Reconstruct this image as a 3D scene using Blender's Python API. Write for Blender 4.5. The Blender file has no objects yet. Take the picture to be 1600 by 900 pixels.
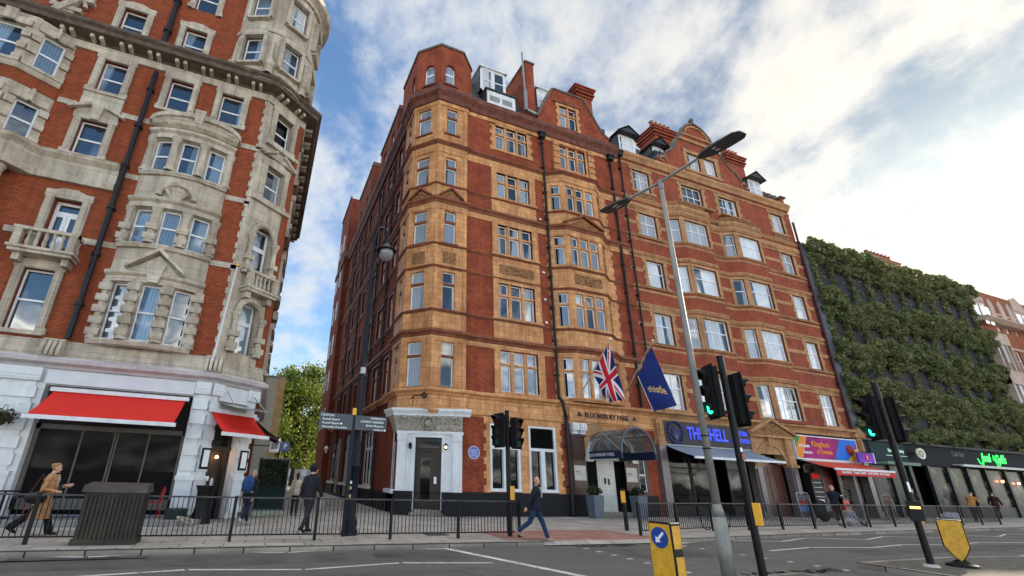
import bpy, math, random
import numpy as np
from mathutils import Vector, Matrix
rnd = random.Random(11)
sc = bpy.context.scene
COL = sc.collection
rad = math.radians

# ------------------------------------------------------------------ camera
cam_d = bpy.data.cameras.new("camera")
cam = bpy.data.objects.new("camera", cam_d)
COL.objects.link(cam)
cam_d.sensor_width = 36.0
cam_d.lens = 694.2156 / 1600 * 36.0
cam_d.shift_x = (800 - 679.03) / 1600
cam_d.shift_y = (487 - 450) / 1600
cam_d.clip_end = 2000
cam_d.clip_start = 0.1
CX = (0.93500509, -0.15036192, -0.32118029)
CY = (-0.35330594, -0.3166345, -0.88029399)
CZ = (0.03066594, 0.93655426, -0.34917862)
# rows are the world axes seen from the camera: X along the hotel front, Y down the side street, Z up
cam.matrix_world = Matrix((CX + (0.0,), CY + (0.0,), CZ + (1.6,), (0, 0, 0, 1)))
sc.camera = cam

# ------------------------------------------------------------------ sky and sun
SUN_EL, SUN_DIR = 20.0, (0.972, 0.235)
CLX, CLY = 2.3, 0.9
w = bpy.data.worlds.new("World"); sc.world = w; w.use_nodes = True
nt = w.node_tree; nt.nodes.clear()
def N(t, **k):
    n = nt.nodes.new(t)
    for a, b in k.items(): setattr(n, a, b)
    return n
def L(a, b): nt.links.new(a, b)
out = N('ShaderNodeOutputWorld'); bg = N('ShaderNodeBackground'); bg.inputs[1].default_value = 0.10
sky = N('ShaderNodeTexSky'); sky.sky_type = 'NISHITA'; sky.sun_disc = False
sky.sun_elevation = rad(SUN_EL); sky.sun_rotation = math.atan2(SUN_DIR[0], SUN_DIR[1])
sky.air_density = 1.0; sky.dust_density = 1.2; sky.ozone_density = 1.5
tc = N('ShaderNodeTexCoord'); sep = N('ShaderNodeSeparateXYZ'); L(tc.outputs['Generated'], sep.inputs[0])
def mth(op, a, b=None, c=None):
    n = N('ShaderNodeMath', operation=op)
    for i, v in enumerate((a, b, c)):
        if v is None: continue
        if isinstance(v, (int, float)): n.inputs[i].default_value = v
        else: L(v, n.inputs[i])
    return n.outputs[0]
zc = mth('ADD', mth('MAXIMUM', sep.outputs[2], 0.0), 0.30)
px, py = mth('DIVIDE', sep.outputs[0], zc), mth('DIVIDE', sep.outputs[1], zc)
# cloud streets run roughly down the side street: stretch the noise along that bearing
ca_, sa_ = 0.40, 0.917
cu_ = mth('ADD', mth('MULTIPLY', px, ca_), mth('MULTIPLY', py, sa_)); cv_ = mth('SUBTRACT', mth('MULTIPLY', px, sa_), mth('MULTIPLY', py, ca_))
comb = N('ShaderNodeCombineXYZ'); L(mth('MULTIPLY', cu_, 1.05), comb.inputs[0]); L(mth('MULTIPLY', cv_, 1.2), comb.inputs[1])
mp = N('ShaderNodeMapping'); mp.inputs['Location'].default_value = (CLX, CLY, 0)
L(comb.outputs[0], mp.inputs[0])
n1 = N('ShaderNodeTexNoise'); n1.inputs['Scale'].default_value = 4.0; n1.inputs['Detail'].default_value = 9; n1.inputs['Roughness'].default_value = 0.55; n1.inputs['Distortion'].default_value = 0.35
L(mp.outputs[0], n1.inputs['Vector'])
n2 = N('ShaderNodeTexNoise'); n2.inputs['Scale'].default_value = 1.3; n2.inputs['Detail'].default_value = 3
L(mp.outputs[0], n2.inputs['Vector'])
# direction towards the sun (for the bright milky cloud round it)
dotn = N('ShaderNodeVectorMath', operation='DOT_PRODUCT'); L(tc.outputs['Generated'], dotn.inputs[0])
ce = math.cos(rad(SUN_EL)); dotn.inputs[1].default_value = (SUN_DIR[0]*ce, SUN_DIR[1]*ce, math.sin(rad(SUN_EL)))
sd = mth('MAXIMUM', dotn.outputs['Value'], 0.0)
glow = mth('POWER', sd, 9.0)
n3 = N('ShaderNodeTexNoise'); n3.inputs['Scale'].default_value = 7.5; n3.inputs['Detail'].default_value = 7; n3.inputs['Roughness'].default_value = 0.6; L(tc.outputs['Generated'], n3.inputs['Vector'])
cl = mth('ADD', mth('ADD', mth('MULTIPLY', n1.outputs[0], 0.46), mth('MULTIPLY', n3.outputs[0], 0.32)), mth('MULTIPLY', n2.outputs[0], 0.32))
cl = mth('ADD', cl, mth('MULTIPLY', glow, 0.05))
# clearer blue added high behind the camera, out of view, for panes to mirror
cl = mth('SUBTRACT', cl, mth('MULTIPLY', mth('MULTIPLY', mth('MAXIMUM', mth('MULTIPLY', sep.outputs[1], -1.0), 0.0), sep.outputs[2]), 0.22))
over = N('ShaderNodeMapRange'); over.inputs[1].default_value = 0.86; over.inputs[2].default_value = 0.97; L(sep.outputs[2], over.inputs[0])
cl = mth('ADD', cl, mth('MULTIPLY', over.outputs[0], 0.16))   # bright cloud added overhead, out of view, to light the ground
rmp = N('ShaderNodeMapRange'); rmp.inputs[1].default_value = 0.472; rmp.inputs[2].default_value = 0.66; rmp.interpolation_type = 'SMOOTHSTEP'
L(cl, rmp.inputs[0])
# cloud brightness: thick parts greyer, brighter near the sun, boosted further out of view
thick = N('ShaderNodeMapRange'); thick.inputs[1].default_value = 0.56; thick.inputs[2].default_value = 0.74; thick.inputs[3].default_value = 1.10; thick.inputs[4].default_value = 0.84
L(cl, thick.inputs[0])
front = mth('MULTIPLY', mth('MAXIMUM', mth('MULTIPLY', sep.outputs[1], -1.0), 0.0), mth('MAXIMUM', mth('SUBTRACT', 1.25, mth('MULTIPLY', sep.outputs[2], 1.7)), 0.05))  # unseen low cloud behind the camera, extra brightness added to light the house fronts
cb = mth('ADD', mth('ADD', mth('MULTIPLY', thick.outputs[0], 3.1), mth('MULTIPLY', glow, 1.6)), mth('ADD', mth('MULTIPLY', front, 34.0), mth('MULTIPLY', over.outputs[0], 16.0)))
cc = N('ShaderNodeMix', data_type='RGBA'); cc.inputs[0].default_value = 0.0
cc.inputs[6].default_value = (0.93, 0.965, 1.0, 1); cc.inputs[7].default_value = (1.0, 0.925, 0.80, 1)
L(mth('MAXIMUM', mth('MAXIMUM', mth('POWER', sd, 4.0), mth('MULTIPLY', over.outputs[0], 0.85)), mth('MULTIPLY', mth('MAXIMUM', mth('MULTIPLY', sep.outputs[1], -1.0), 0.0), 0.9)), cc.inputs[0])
vs = N('ShaderNodeVectorMath', operation='SCALE'); L(cc.outputs[2], vs.inputs[0]); L(cb, vs.inputs['Scale'])
sg = N('ShaderNodeVectorMath', operation='MULTIPLY'); L(sky.outputs[0], sg.inputs[0])
kdim = mth('SUBTRACT', 1.0, mth('MULTIPLY', mth('POWER', sd, 2.0), 0.80)); cdim = N('ShaderNodeCombineXYZ')
for i_, v_ in enumerate((0.74, 0.94, 1.10)): L(mth('MULTIPLY', kdim, v_), cdim.inputs[i_])
L(cdim.outputs[0], sg.inputs[1])
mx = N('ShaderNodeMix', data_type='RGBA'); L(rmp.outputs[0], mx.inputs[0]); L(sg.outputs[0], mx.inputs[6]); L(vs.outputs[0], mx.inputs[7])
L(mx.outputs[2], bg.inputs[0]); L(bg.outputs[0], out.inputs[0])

sl = bpy.data.lights.new("sun", 'SUN'); sl.energy = 3.2; sl.angle = rad(0.6); sl.color = (1.0, 0.86, 0.68)
so = bpy.data.objects.new("sun", sl); COL.objects.link(so)
so.rotation_euler = Vector((SUN_DIR[0]*ce, SUN_DIR[1]*ce, math.sin(rad(SUN_EL)))).to_track_quat('Z', 'Y').to_euler()
so.location = (60, 20, 60)
sc.view_settings.view_transform = 'Standard'; sc.view_settings.look = 'None'
sc.view_settings.exposure = 1.50; sc.view_settings.gamma = 1.0
sc.cycles.max_bounces = 6; sc.cycles.use_denoising = True

# ------------------------------------------------------------------ materials
MATS = {}
def nodes_of(m):
    m.use_nodes = True
    t = m.node_tree; b = t.nodes['Principled BSDF']
    return t, b
def mixc(t, fac, a, b, blend='MIX'):
    n = t.nodes.new('ShaderNodeMix'); n.data_type = 'RGBA'; n.blend_type = blend
    for i, v in ((0, fac), (6, a), (7, b)):
        if isinstance(v, (int, float)): n.inputs[i].default_value = v
        elif isinstance(v, tuple): n.inputs[i].default_value = v if len(v) == 4 else v + (1,)
        else: t.links.new(v, n.inputs[i])
    return n.outputs[2]
def nz(t, vec, scale, detail=4, rough=0.6, lo=0.35, hi=0.65):
    n = t.nodes.new('ShaderNodeTexNoise'); n.inputs['Scale'].default_value = scale; n.inputs['Detail'].default_value = detail; n.inputs['Roughness'].default_value = rough
    t.links.new(vec, n.inputs['Vector'])
    r = t.nodes.new('ShaderNodeMapRange'); r.inputs[1].default_value = lo; r.inputs[2].default_value = hi
    t.links.new(n.outputs[0], r.inputs[0]); return r.outputs[0]
def coords(t, kind='Object', scale=None):
    c = t.nodes.new('ShaderNodeTexCoord'); o = c.outputs[kind]
    if scale:
        mpn = t.nodes.new('ShaderNodeMapping'); mpn.inputs['Scale'].default_value = scale; t.links.new(o, mpn.inputs[0]); o = mpn.outputs[0]
    return o
def bump(t, b, h, s=0.3, d=0.02):
    n = t.nodes.new('ShaderNodeBump'); n.inputs['Strength'].default_value = s; n.inputs['Distance'].default_value = d
    t.links.new(h, n.inputs['Height']); t.links.new(n.outputs[0], b.inputs['Normal'])
def M(name, col, rough=0.6, metal=0.0, var=0.25, scale=3.0, bmp=0.0, bs=40.0, emis=None, es=1.0, dark=0.55, streak=0.0, ior=None):
    if name in MATS: return MATS[name]
    m = bpy.data.materials.new(name); t, b = nodes_of(m)
    b.inputs['Roughness'].default_value = rough; b.inputs['Metallic'].default_value = metal
    if ior: b.inputs['IOR'].default_value = ior
    if max(col) < 0.06 and metal == 0: b.inputs['Specular IOR Level'].default_value = 0.22
    elif metal == 0 and (rough >= 0.5 or 'print' in name or 'paint' in name): b.inputs['Specular IOR Level'].default_value = 0.25
    if 'print' in name: b.inputs['Roughness'].default_value = 0.7
    oc = coords(t)
    dk = tuple(c*dark for c in col)
    c = mixc(t, nz(t, oc, scale), col, dk) if var >= 1 else mixc(t, var, col, mixc(t, nz(t, oc, scale), col, dk))
    if streak:
        c = mixc(t, streak, c, mixc(t, nz(t, coords(t, 'Object', (1, 1, 0.12)), 5.0, 5), c, tuple(x*0.35 for x in col)))
    t.links.new(c, b.inputs['Base Color'])
    if bmp: bump(t, b, nz(t, oc, bs, 5), bmp)
    if emis:
        b.inputs['Emission Color'].default_value = emis + (1,); b.inputs['Emission Strength'].default_value = es
    MATS[name] = m; return m
def masonry(name, c1, c2, mortar, bw, rh, ms, rough=0.85, stain=0.35, bmp=0.25, streak=0.3, squash=0.5, hue=None):
    m = bpy.data.materials.new(name); t, b = nodes_of(m); b.inputs['Roughness'].default_value = rough; b.inputs['Specular IOR Level'].default_value = 0.15
    uv = coords(t, 'UV')
    br = t.nodes.new('ShaderNodeTexBrick'); t.links.new(uv, br.inputs['Vector'])
    br.inputs['Color1'].default_value = c1 + (1,); br.inputs['Color2'].default_value = c2 + (1,); br.inputs['Mortar'].default_value = mortar + (1,)
    br.inputs['Scale'].default_value = 1.0; br.inputs['Brick Width'].default_value = bw; br.inputs['Row Height'].default_value = rh
    br.inputs['Mortar Size'].default_value = ms; br.inputs['Mortar Smooth'].default_value = 0.3; br.inputs['Bias'].default_value = 0.0
    br.offset = squash
    c = br.outputs[0]
    if hue: c = mixc(t, mixfac(t, coords(t, 'Object'), 0.9), c, hue)
    c = mixc(t, stain, c, mixc(t, nz(t, coords(t, 'Object'), 0.9, 6, 0.65, 0.3, 0.7), c, (0.25, 0.22, 0.2), 'MULTIPLY'))
    c = mixc(t, streak, c, mixc(t, nz(t, coords(t, 'Object', (1.5, 1.5, 0.13)), 2.6, 6, 0.6, 0.42, 0.7), c, (0.3, 0.26, 0.23), 'MULTIPLY'))
    t.links.new(c, b.inputs['Base Color'])
    inv = t.nodes.new('ShaderNodeMath'); inv.operation = 'SUBTRACT'; inv.inputs[0].default_value = 1.0; t.links.new(br.outputs[1], inv.inputs[1])
    bump(t, b, inv.outputs[0], bmp, 0.012)
    MATS[name] = m; return m
def mixfac(t, vec, sc_):
    n = nz(t, vec, sc_, 3, 0.5, 0.45, 0.75)
    k = t.nodes.new('ShaderNodeMath'); k.operation = 'MULTIPLY'; k.inputs[1].default_value = 0.55; t.links.new(n, k.inputs[0]); return k.outputs[0]

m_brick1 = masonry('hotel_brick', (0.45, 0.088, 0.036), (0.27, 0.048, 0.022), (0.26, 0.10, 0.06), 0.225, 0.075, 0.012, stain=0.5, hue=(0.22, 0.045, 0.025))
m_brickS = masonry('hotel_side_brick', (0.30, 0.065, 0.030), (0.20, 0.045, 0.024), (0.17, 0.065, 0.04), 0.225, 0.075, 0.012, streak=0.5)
m_brick2 = masonry('red_brick', (0.42, 0.092, 0.046), (0.28, 0.058, 0.03), (0.26, 0.10, 0.065), 0.225, 0.075, 0.011, hue=(0.22, 0.06, 0.045))
m_brick3 = masonry('orange_brick', (0.45, 0.100, 0.036), (0.29, 0.060, 0.024), (0.15, 0.06, 0.035), 0.225, 0.075, 0.014, streak=0.25, hue=(0.33, 0.09, 0.04))
m_terra = masonry('buff_terracotta', (0.80, 0.43, 0.19), (0.64, 0.30, 0.12), (0.32, 0.15, 0.07), 0.42, 0.30, 0.010, rough=0.5, stain=0.45, streak=0.5, hue=(0.56, 0.235, 0.10))
m_terraR = masonry('red_terracotta', (0.30, 0.105, 0.052), (0.22, 0.075, 0.04), (0.10, 0.04, 0.025), 0.6, 0.3, 0.01, rough=0.5, streak=0.5)
m_buff2 = masonry('buff_stone', (0.58, 0.33, 0.165), (0.46, 0.25, 0.115), (0.22, 0.12, 0.07), 0.5, 0.3, 0.01, streak=0.45, hue=(0.40, 0.22, 0.13))
m_stone = masonry('grey_stone', (0.66, 0.585, 0.475), (0.58, 0.51, 0.41), (0.30, 0.26, 0.205), 1.4, 0.42, 0.008, stain=0.5, streak=0.55, bmp=0.12, hue=(0.50, 0.42, 0.325))
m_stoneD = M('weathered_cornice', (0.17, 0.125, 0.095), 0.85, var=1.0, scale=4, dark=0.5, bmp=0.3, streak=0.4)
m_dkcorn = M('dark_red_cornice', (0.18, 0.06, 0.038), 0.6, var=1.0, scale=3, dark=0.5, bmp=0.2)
m_white = M('white_paint', (0.74, 0.76, 0.78), 0.45, var=0.4, scale=2.5, dark=0.7, streak=0.15)
m_whitef = M('white_window_frame', (0.80, 0.81, 0.82), 0.35, var=0.1)
m_carve = M('carved_grey_stone', (0.46, 0.42, 0.36), 0.8, var=1.0, scale=9, dark=0.5, bmp=0.4, bs=18)
m_carveT = M('carved_terracotta', (0.42, 0.21, 0.09), 0.7, var=1.0, scale=14, dark=0.3, bmp=0.8, bs=14)
m_black = M('black_paint', (0.007, 0.007, 0.008), 0.45, var=0.3, scale=8)
m_blackm = M('black_masonry_paint', (0.006, 0.007, 0.011), 0.55, var=0.5, scale=2)
m_sig = M('signal_black', (0.007, 0.007, 0.008), 0.8, var=.3)
m_navy = M('navy_paint', (0.006, 0.009, 0.017), 0.4)
m_pipe = M('cast_iron_pipe', (0.018, 0.017, 0.019), 0.45, var=0.5)
m_slate = masonry('roof_slate', (0.075, 0.078, 0.09), (0.05, 0.052, 0.062), (0.02, 0.02, 0.024), 0.3, 0.2, 0.012, rough=0.6)
m_coping = M('stone_coping', (0.16, 0.14, 0.115), 0.85, var=1.0, scale=6, bmp=0.3)
m_grey = M('galvanised_steel', (0.30, 0.31, 0.30), 0.5, 0.35, var=0.8, scale=4, dark=0.65)
m_brown = M('brown_timber', (0.075, 0.028, 0.018), 0.45, var=0.7, scale=5)
m_dark = M('dark_interior', (0.004, 0.004, 0.004), 1.0)
m_red = M('red_awning_cloth', (0.60, 0.022, 0.014), 0.75, var=0.35, scale=1.4, dark=0.75)
m_yel = M('yellow_plastic', (0.80, 0.40, 0.015), 0.4, var=0.3, scale=5, dark=0.7)
m_flat = M('roof_felt', (0.06, 0.06, 0.06), 0.9)
m_shopw = None
m_pot = M('clay_pot', (0.34, 0.12, 0.07), 0.85, var=1, scale=8)
m_leafp = None

def pane(name, curtain, cover, tint, ior=1.75, rough=0.03):
    """window glass in front of a dark room or a drawn curtain (folds run down the cloth)"""
    m = bpy.data.materials.new(name); t, b = nodes_of(m)
    uv = coords(t, 'UV'); oi = t.nodes.new('ShaderNodeObjectInfo')
    wv = t.nodes.new('ShaderNodeTexWave'); wv.inputs['Scale'].default_value = 3.2; wv.inputs['Distortion'].default_value = 2.2; wv.inputs['Detail'].default_value = 2
    mp_ = t.nodes.new('ShaderNodeMapping'); mp_.inputs['Scale'].default_value = (1, 0.06, 1)
    t.links.new(uv, mp_.inputs[0]); t.links.new(mp_.outputs[0], wv.inputs['Vector'])
    cur = mixc(t, wv.outputs[1], tuple(c*0.62 for c in curtain), curtain)
    # how far the curtain is drawn changes across the room and from window to window
    add = t.nodes.new('ShaderNodeVectorMath'); add.operation = 'ADD'
    cxyz = t.nodes.new('ShaderNodeCombineXYZ'); mul = t.nodes.new('ShaderNodeMath'); mul.operation = 'MULTIPLY'; mul.inputs[1].default_value = 57.0
    t.links.new(oi.outputs['Random'], mul.inputs[0]); t.links.new(mul.outputs[0], cxyz.inputs[0]); t.links.new(mul.outputs[0], cxyz.inputs[2])
    t.links.new(mp_.outputs[0], add.inputs[0]); t.links.new(cxyz.outputs[0], add.inputs[1])
    n = t.nodes.new('ShaderNodeTexNoise'); n.inputs['Scale'].default_value = 1.3; n.inputs['Detail'].default_value = 0.0
    t.links.new(add.outputs[0], n.inputs['Vector'])
    r = t.nodes.new('ShaderNodeMapRange'); r.inputs[1].default_value = 1-cover-0.02; r.inputs[2].default_value = 1-cover+0.02
    t.links.new(n.outputs[0], r.inputs[0])
    bri = t.nodes.new('ShaderNodeMapRange'); bri.inputs[3].default_value = 0.45; bri.inputs[4].default_value = 1.15; t.links.new(oi.outputs['Random'], bri.inputs[0])
    sc3 = t.nodes.new('ShaderNodeVectorMath'); sc3.operation = 'SCALE'; t.links.new(cur, sc3.inputs[0]); t.links.new(bri.outputs[0], sc3.inputs['Scale'])
    c = mixc(t, r.outputs[0], tint, sc3.outputs[0])
    t.links.new(c, b.inputs['Base Color'])
    b.inputs['Roughness'].default_value = rough; b.inputs['IOR'].default_value = ior
    b.inputs['Specular IOR Level'].default_value = 0.5
    b.inputs['Coat Weight'].default_value = 0.0
    # slightly wavy glass so every pane mirrors a slightly different bit of sky
    nn = t.nodes.new('ShaderNodeTexNoise'); nn.inputs['Scale'].default_value = 0.8; nn.inputs['Detail'].default_value = 1
    t.links.new(coords(t), nn.inputs['Vector']); bump(t, b, nn.outputs[0], 0.25, 0.05)
    MATS[name] = m; return m
m_paneH = pane('hotel_window_glass', (0.36, 0.44, 0.52), 0.60, (0.015, 0.022, 0.03), 1.9)
m_paneN = pane('net_curtained_glass', (0.80, 0.84, 0.88), 0.62, (0.03, 0.04, 0.05), 1.9)
m_paneL = pane('sky_reflecting_glass', (0.24, 0.34, 0.42), 0.44, (0.012, 0.02, 0.03), 2.3)
m_paneD = pane('dark_shop_glass', (0.05, 0.045, 0.04), 0.35, (0.005, 0.005, 0.006), 1.28)

# ------------------------------------------------------------------ mesh helpers
ORG = {}
SPLIT = set('cheek window_transom column column_blocks quoins timber_panelling white_brackets scroll_brackets pilasters pilaster loggia_columns shop_piers stay_rod rods folding_arm strap led_panel grille door_surround plinth corner_pier stone_band bow_cornice rusticated_surround scroll pier pier_capital panel_moulding window_surround stay bracket notice arch cornice_brackets panels roof_rail mullions hood_mould straps gable_moulding bay_window corner_brick_strip printed_sweets black_cloth unused drum_cornice stone_cartouche'.split())
def set_uv(me):
    nl = len(me.loops)
    if not nl: return
    co = np.empty(len(me.vertices)*3, 'f'); me.vertices.foreach_get('co', co); co = co.reshape(-1, 3)
    lv = np.empty(nl, 'i'); me.loops.foreach_get('vertex_index', lv)
    np_ = len(me.polygons); nor = np.empty(np_*3, 'f'); me.polygons.foreach_get('normal', nor); nor = nor.reshape(-1, 3)
    tot = np.empty(np_, 'i'); me.polygons.foreach_get('loop_total', tot)
    ln = np.repeat(nor, tot, axis=0); p = co[lv]
    flat = np.abs(ln[:, 2]) > 0.85
    tx, ty = -ln[:, 1], ln[:, 0]; d = np.sqrt(tx*tx+ty*ty)+1e-9
    u = (p[:, 0]*tx+p[:, 1]*ty)/d; v = p[:, 2].copy()
    u[flat] = p[flat, 0]; v[flat] = p[flat, 1]
    uvl = me.uv_layers.new(name='UVMap')
    uvl.data.foreach_set('uv', np.stack([u, v], 1).astype('f').ravel())
class Fr:
    """wall frame: a runs to the right along the wall as seen from outside, d outwards, z up"""
    def __init__(s, ox, oy, ux, uy):
        l = math.hypot(ux, uy); s.o = (ox, oy); s.u = (ux/l, uy/l); s.n = (s.u[1], -s.u[0]); s.len = l
    def p(s, a, d, z): return (s.o[0]+s.u[0]*a+s.n[0]*d, s.o[1]+s.u[1]*a+s.n[1]*d, z)
    @staticmethod
    def seg(p, q): return Fr(p[0], p[1], q[0]-p[0], q[1]-p[1])
WF = Fr(0, 0, 1, 0)   # plain world frame: a=x, d=-y
class MB:
    def __init__(s): s.v = []; s.f = []; s.smooth = False
    def add(s, vs, fs):
        b = len(s.v); s.v.extend([tuple(q) for q in vs]); s.f.extend([tuple(b+i for i in f) for f in fs])
    def quad(s, *p): s.add(p, [tuple(range(len(p)))])
    def fb(s, F, a0, a1, d0, d1, z0, z1):
        vs = [F.p(a, d, z) for z in (z0, z1) for d in (d0, d1) for a in (a0, a1)]
        s.add(vs, [(0, 1, 3, 2), (4, 6, 7, 5), (2, 3, 7, 6), (0, 4, 5, 1), (0, 2, 6, 4), (1, 5, 7, 3)])
    def box(s, x0, x1, y0, y1, z0, z1): s.fb(WF, x0, x1, -y1, -y0, z0, z1)
    def wall(s, F, a0, a1, z0, z1, holes=(), d=0.0, rev=0.22):
        As = sorted({a0, a1} | {h[0] for h in holes} | {h[1] for h in holes}); Zs = sorted({z0, z1} | {h[2] for h in holes} | {h[3] for h in holes})
        As = [a for a in As if a0 <= a <= a1]; Zs = [z for z in Zs if z0 <= z <= z1]
        for i in range(len(As)-1):
            for j in range(len(Zs)-1):
                ca, cz = (As[i]+As[i+1])/2, (Zs[j]+Zs[j+1])/2
                if any(h[0] < ca < h[1] and h[2] < cz < h[3] for h in holes): continue
                s.quad(F.p(As[i], d, Zs[j]), F.p(As[i+1], d, Zs[j]), F.p(As[i+1], d, Zs[j+1]), F.p(As[i], d, Zs[j+1]))
        for h in holes:
            x0, x1, y0, y1 = h[:4]; b = d-rev
            s.quad(F.p(x0, d, y0), F.p(x0, b, y0), F.p(x0, b, y1), F.p(x0, d, y1)); s.quad(F.p(x1, d, y0), F.p(x1, d, y1), F.p(x1, b, y1), F.p(x1, b, y0))
            s.quad(F.p(x0, d, y1), F.p(x0, b, y1), F.p(x1, b, y1), F.p(x1, d, y1)); s.quad(F.p(x0, d, y0), F.p(x1, d, y0), F.p(x1, b, y0), F.p(x0, b, y0))
    def poly(s, F, pts, d0, d1):
        """extrude an outline [(a,z)] between two depths"""
        n = len(pts); s.add([F.p(a, d0, z) for a, z in pts]+[F.p(a, d1, z) for a, z in pts],
              [tuple(range(n)), tuple(reversed(range(n, 2*n)))]+[(i, n+i, n+(i+1) % n, (i+1) % n) for i in range(n)])
    def prism(s, pts, z0, z1):
        n = len(pts); s.add([(x, y, z0) for x, y in pts]+[(x, y, z1) for x, y in pts],
              [tuple(reversed(range(n))), tuple(range(n, 2*n))]+[(i, (i+1) % n, n+(i+1) % n, n+i) for i in range(n)])
    def tube(s, pts, r, seg=8, caps=True):
        pts = [Vector(p) for p in pts]; n = len(pts); rr = r if isinstance(r, (list, tuple)) else [r]*n
        b = len(s.v); prev = None
        for i, p in enumerate(pts):
            t = (pts[min(i+1, n-1)]-pts[max(i-1, 0)]).normalized()
            if prev is None:
                up = Vector((0, 0, 1)) if abs(t.z) < 0.9 else Vector((1, 0, 0)); x = t.cross(up).normalized()
            else: x = (prev-t*prev.dot(t)).normalized()
            prev = x; y = t.cross(x)
            for k in range(seg):
                a = 2*math.pi*k/seg; q = p+(x*math.cos(a)+y*math.sin(a))*rr[i]; s.v.append(tuple(q))
        for i in range(n-1):
            for k in range(seg):
                k2 = (k+1) % seg; s.f.append((b+i*seg+k, b+i*seg+k2, b+(i+1)*seg+k2, b+(i+1)*seg+k))
        if caps: s.f.append(tuple(b+k for k in reversed(range(seg)))); s.f.append(tuple(b+(n-1)*seg+k for k in range(seg)))
    def lathe(s, c, prof, seg=16, a0=0.0, a1=2*math.pi):
        full = abs(a1-a0-2*math.pi) < 1e-6; m = seg if full else seg+1; b = len(s.v)
        for r, z in prof:
            for k in range(m):
                a = a0+(a1-a0)*k/seg; s.v.append((c[0]+r*math.cos(a), c[1]+r*math.sin(a), c[2]+z))
        for i in range(len(prof)-1):
            for k in range(seg):
                k2 = (k+1) % m; s.f.append((b+i*m+k, b+i*m+k2, b+(i+1)*m+k2, b+(i+1)*m+k))
    def ball(s, c, r, seg=12, rings=8, sx=1, sy=1, sz=1):
        b = len(s.v)
        for i in range(1, rings):
            th = math.pi*i/rings
            for k in range(seg):
                a = 2*math.pi*k/seg; s.v.append((c[0]+r*sx*math.sin(th)*math.cos(a), c[1]+r*sy*math.sin(th)*math.sin(a), c[2]+r*sz*math.cos(th)))
        top = len(s.v); s.v.append((c[0], c[1], c[2]+r*sz)); s.v.append((c[0], c[1], c[2]-r*sz))
        for i in range(rings-2):
            for k in range(seg):
                k2 = (k+1) % seg; s.f.append((b+i*seg+k, b+(i+1)*seg+k, b+(i+1)*seg+k2, b+i*seg+k2))
        for k in range(seg):
            k2 = (k+1) % seg; s.f.append((top, b+k, b+k2)); s.f.append((top+1, b+(rings-2)*seg+k2, b+(rings-2)*seg+k))
    def mould(s, path, prof, closed=False):
        """sweep a closed profile [(d,z)] along a wall line with mitred corners"""
        n = len(path); m = len(prof); ns = []
        for i in range(n-1 if not closed else n):
            p, q = path[i], path[(i+1) % n]; l = math.hypot(q[0]-p[0], q[1]-p[1]) or 1e-6
            ns.append(((q[1]-p[1])/l, -(q[0]-p[0])/l))
        b = len(s.v)
        for i in range(n):
            if closed: n1, n2 = ns[i-1], ns[i]
            else: n1, n2 = ns[max(i-1, 0)], ns[min(i, n-2)]
            k = 1+n1[0]*n2[0]+n1[1]*n2[1]; k = max(k, 0.25); o = ((n1[0]+n2[0])/k, (n1[1]+n2[1])/k)
            for d, z in prof: s.v.append((path[i][0]+o[0]*d, path[i][1]+o[1]*d, z))
        for i in range(n if closed else n-1):
            i2 = (i+1) % n
            for k in range(m):
                k2 = (k+1) % m; s.f.append((b+i*m+k, b+i2*m+k, b+i2*m+k2, b+i*m+k2))
        if not closed: s.f.append(tuple(b+k for k in range(m))); s.f.append(tuple(b+(n-1)*m+k for k in reversed(range(m))))
    def clusters(s):
        par = list(range(len(s.v)))
        def fi(a):
            while par[a] != a: par[a] = par[par[a]]; a = par[a]
            return a
        for f in s.f:
            r = fi(f[0])
            for i in f[1:]: par[fi(i)] = r
        bb = {}
        for i, v in enumerate(s.v):
            r = fi(i); q = bb.get(r)
            if q is None: bb[r] = [list(v), list(v), [r]]
            else:
                for k in range(3): q[0][k] = min(q[0][k], v[k]); q[1][k] = max(q[1][k], v[k])
        cs = list(bb.values()); e = 0.012; ch = True
        while ch:
            ch = False; out_ = []
            for c in cs:
                for o in out_:
                    if all(c[0][k] <= o[1][k]+e and o[0][k] <= c[1][k]+e for k in range(3)):
                        for k in range(3): o[0][k] = min(o[0][k], c[0][k]); o[1][k] = max(o[1][k], c[1][k])
                        o[2] += c[2]; ch = True; break
                else: out_.append(c)
            cs = out_
        if len(cs) < 2: return None
        idx = {r: n for n, c in enumerate(cs) for r in c[2]}; res = [MB() for _ in cs]; mp_ = [dict() for _ in cs]
        for f in s.f:
            n = idx[fi(f[0])]; m = mp_[n]; t_ = []
            for i in f:
                if i not in m: m[i] = len(res[n].v); res[n].v.append(s.v[i])
                t_.append(m[i])
            res[n].f.append(tuple(t_))
        return [r for r in res if r.f]
    def build(s, name, mat, parent=None, label=None, smooth=False, cat=None, group=None, kind=None, org=None):
        if name in SPLIT and parent is not None:
            cl_ = s.clusters()
            if cl_:
                for c_ in cl_[1:]: c_.build(name, mat, parent, label, smooth)
                s.v, s.f = cl_[0].v, cl_[0].f
        me = bpy.data.meshes.new(name)
        o0 = ORG.get(parent.name, (0, 0, 0)) if parent is not None else (org or (0, 0, 0))
        vv = np.array(s.v, 'f').reshape(-1, 3)
        me.from_pydata(vv.tolist(), [], s.f); me.update(); set_uv(me)
        if any(o0):
            c = np.empty(len(me.vertices)*3, 'f'); me.vertices.foreach_get('co', c)
            c = (c.reshape(-1, 3)-np.array(o0, 'f')).ravel(); me.vertices.foreach_set('co', c); me.update()
        if smooth or s.smooth: me.polygons.foreach_set('use_smooth', [True]*len(me.polygons))
        me.materials.append(mat)
        o = bpy.data.objects.new(name, me); COL.objects.link(o)
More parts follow.
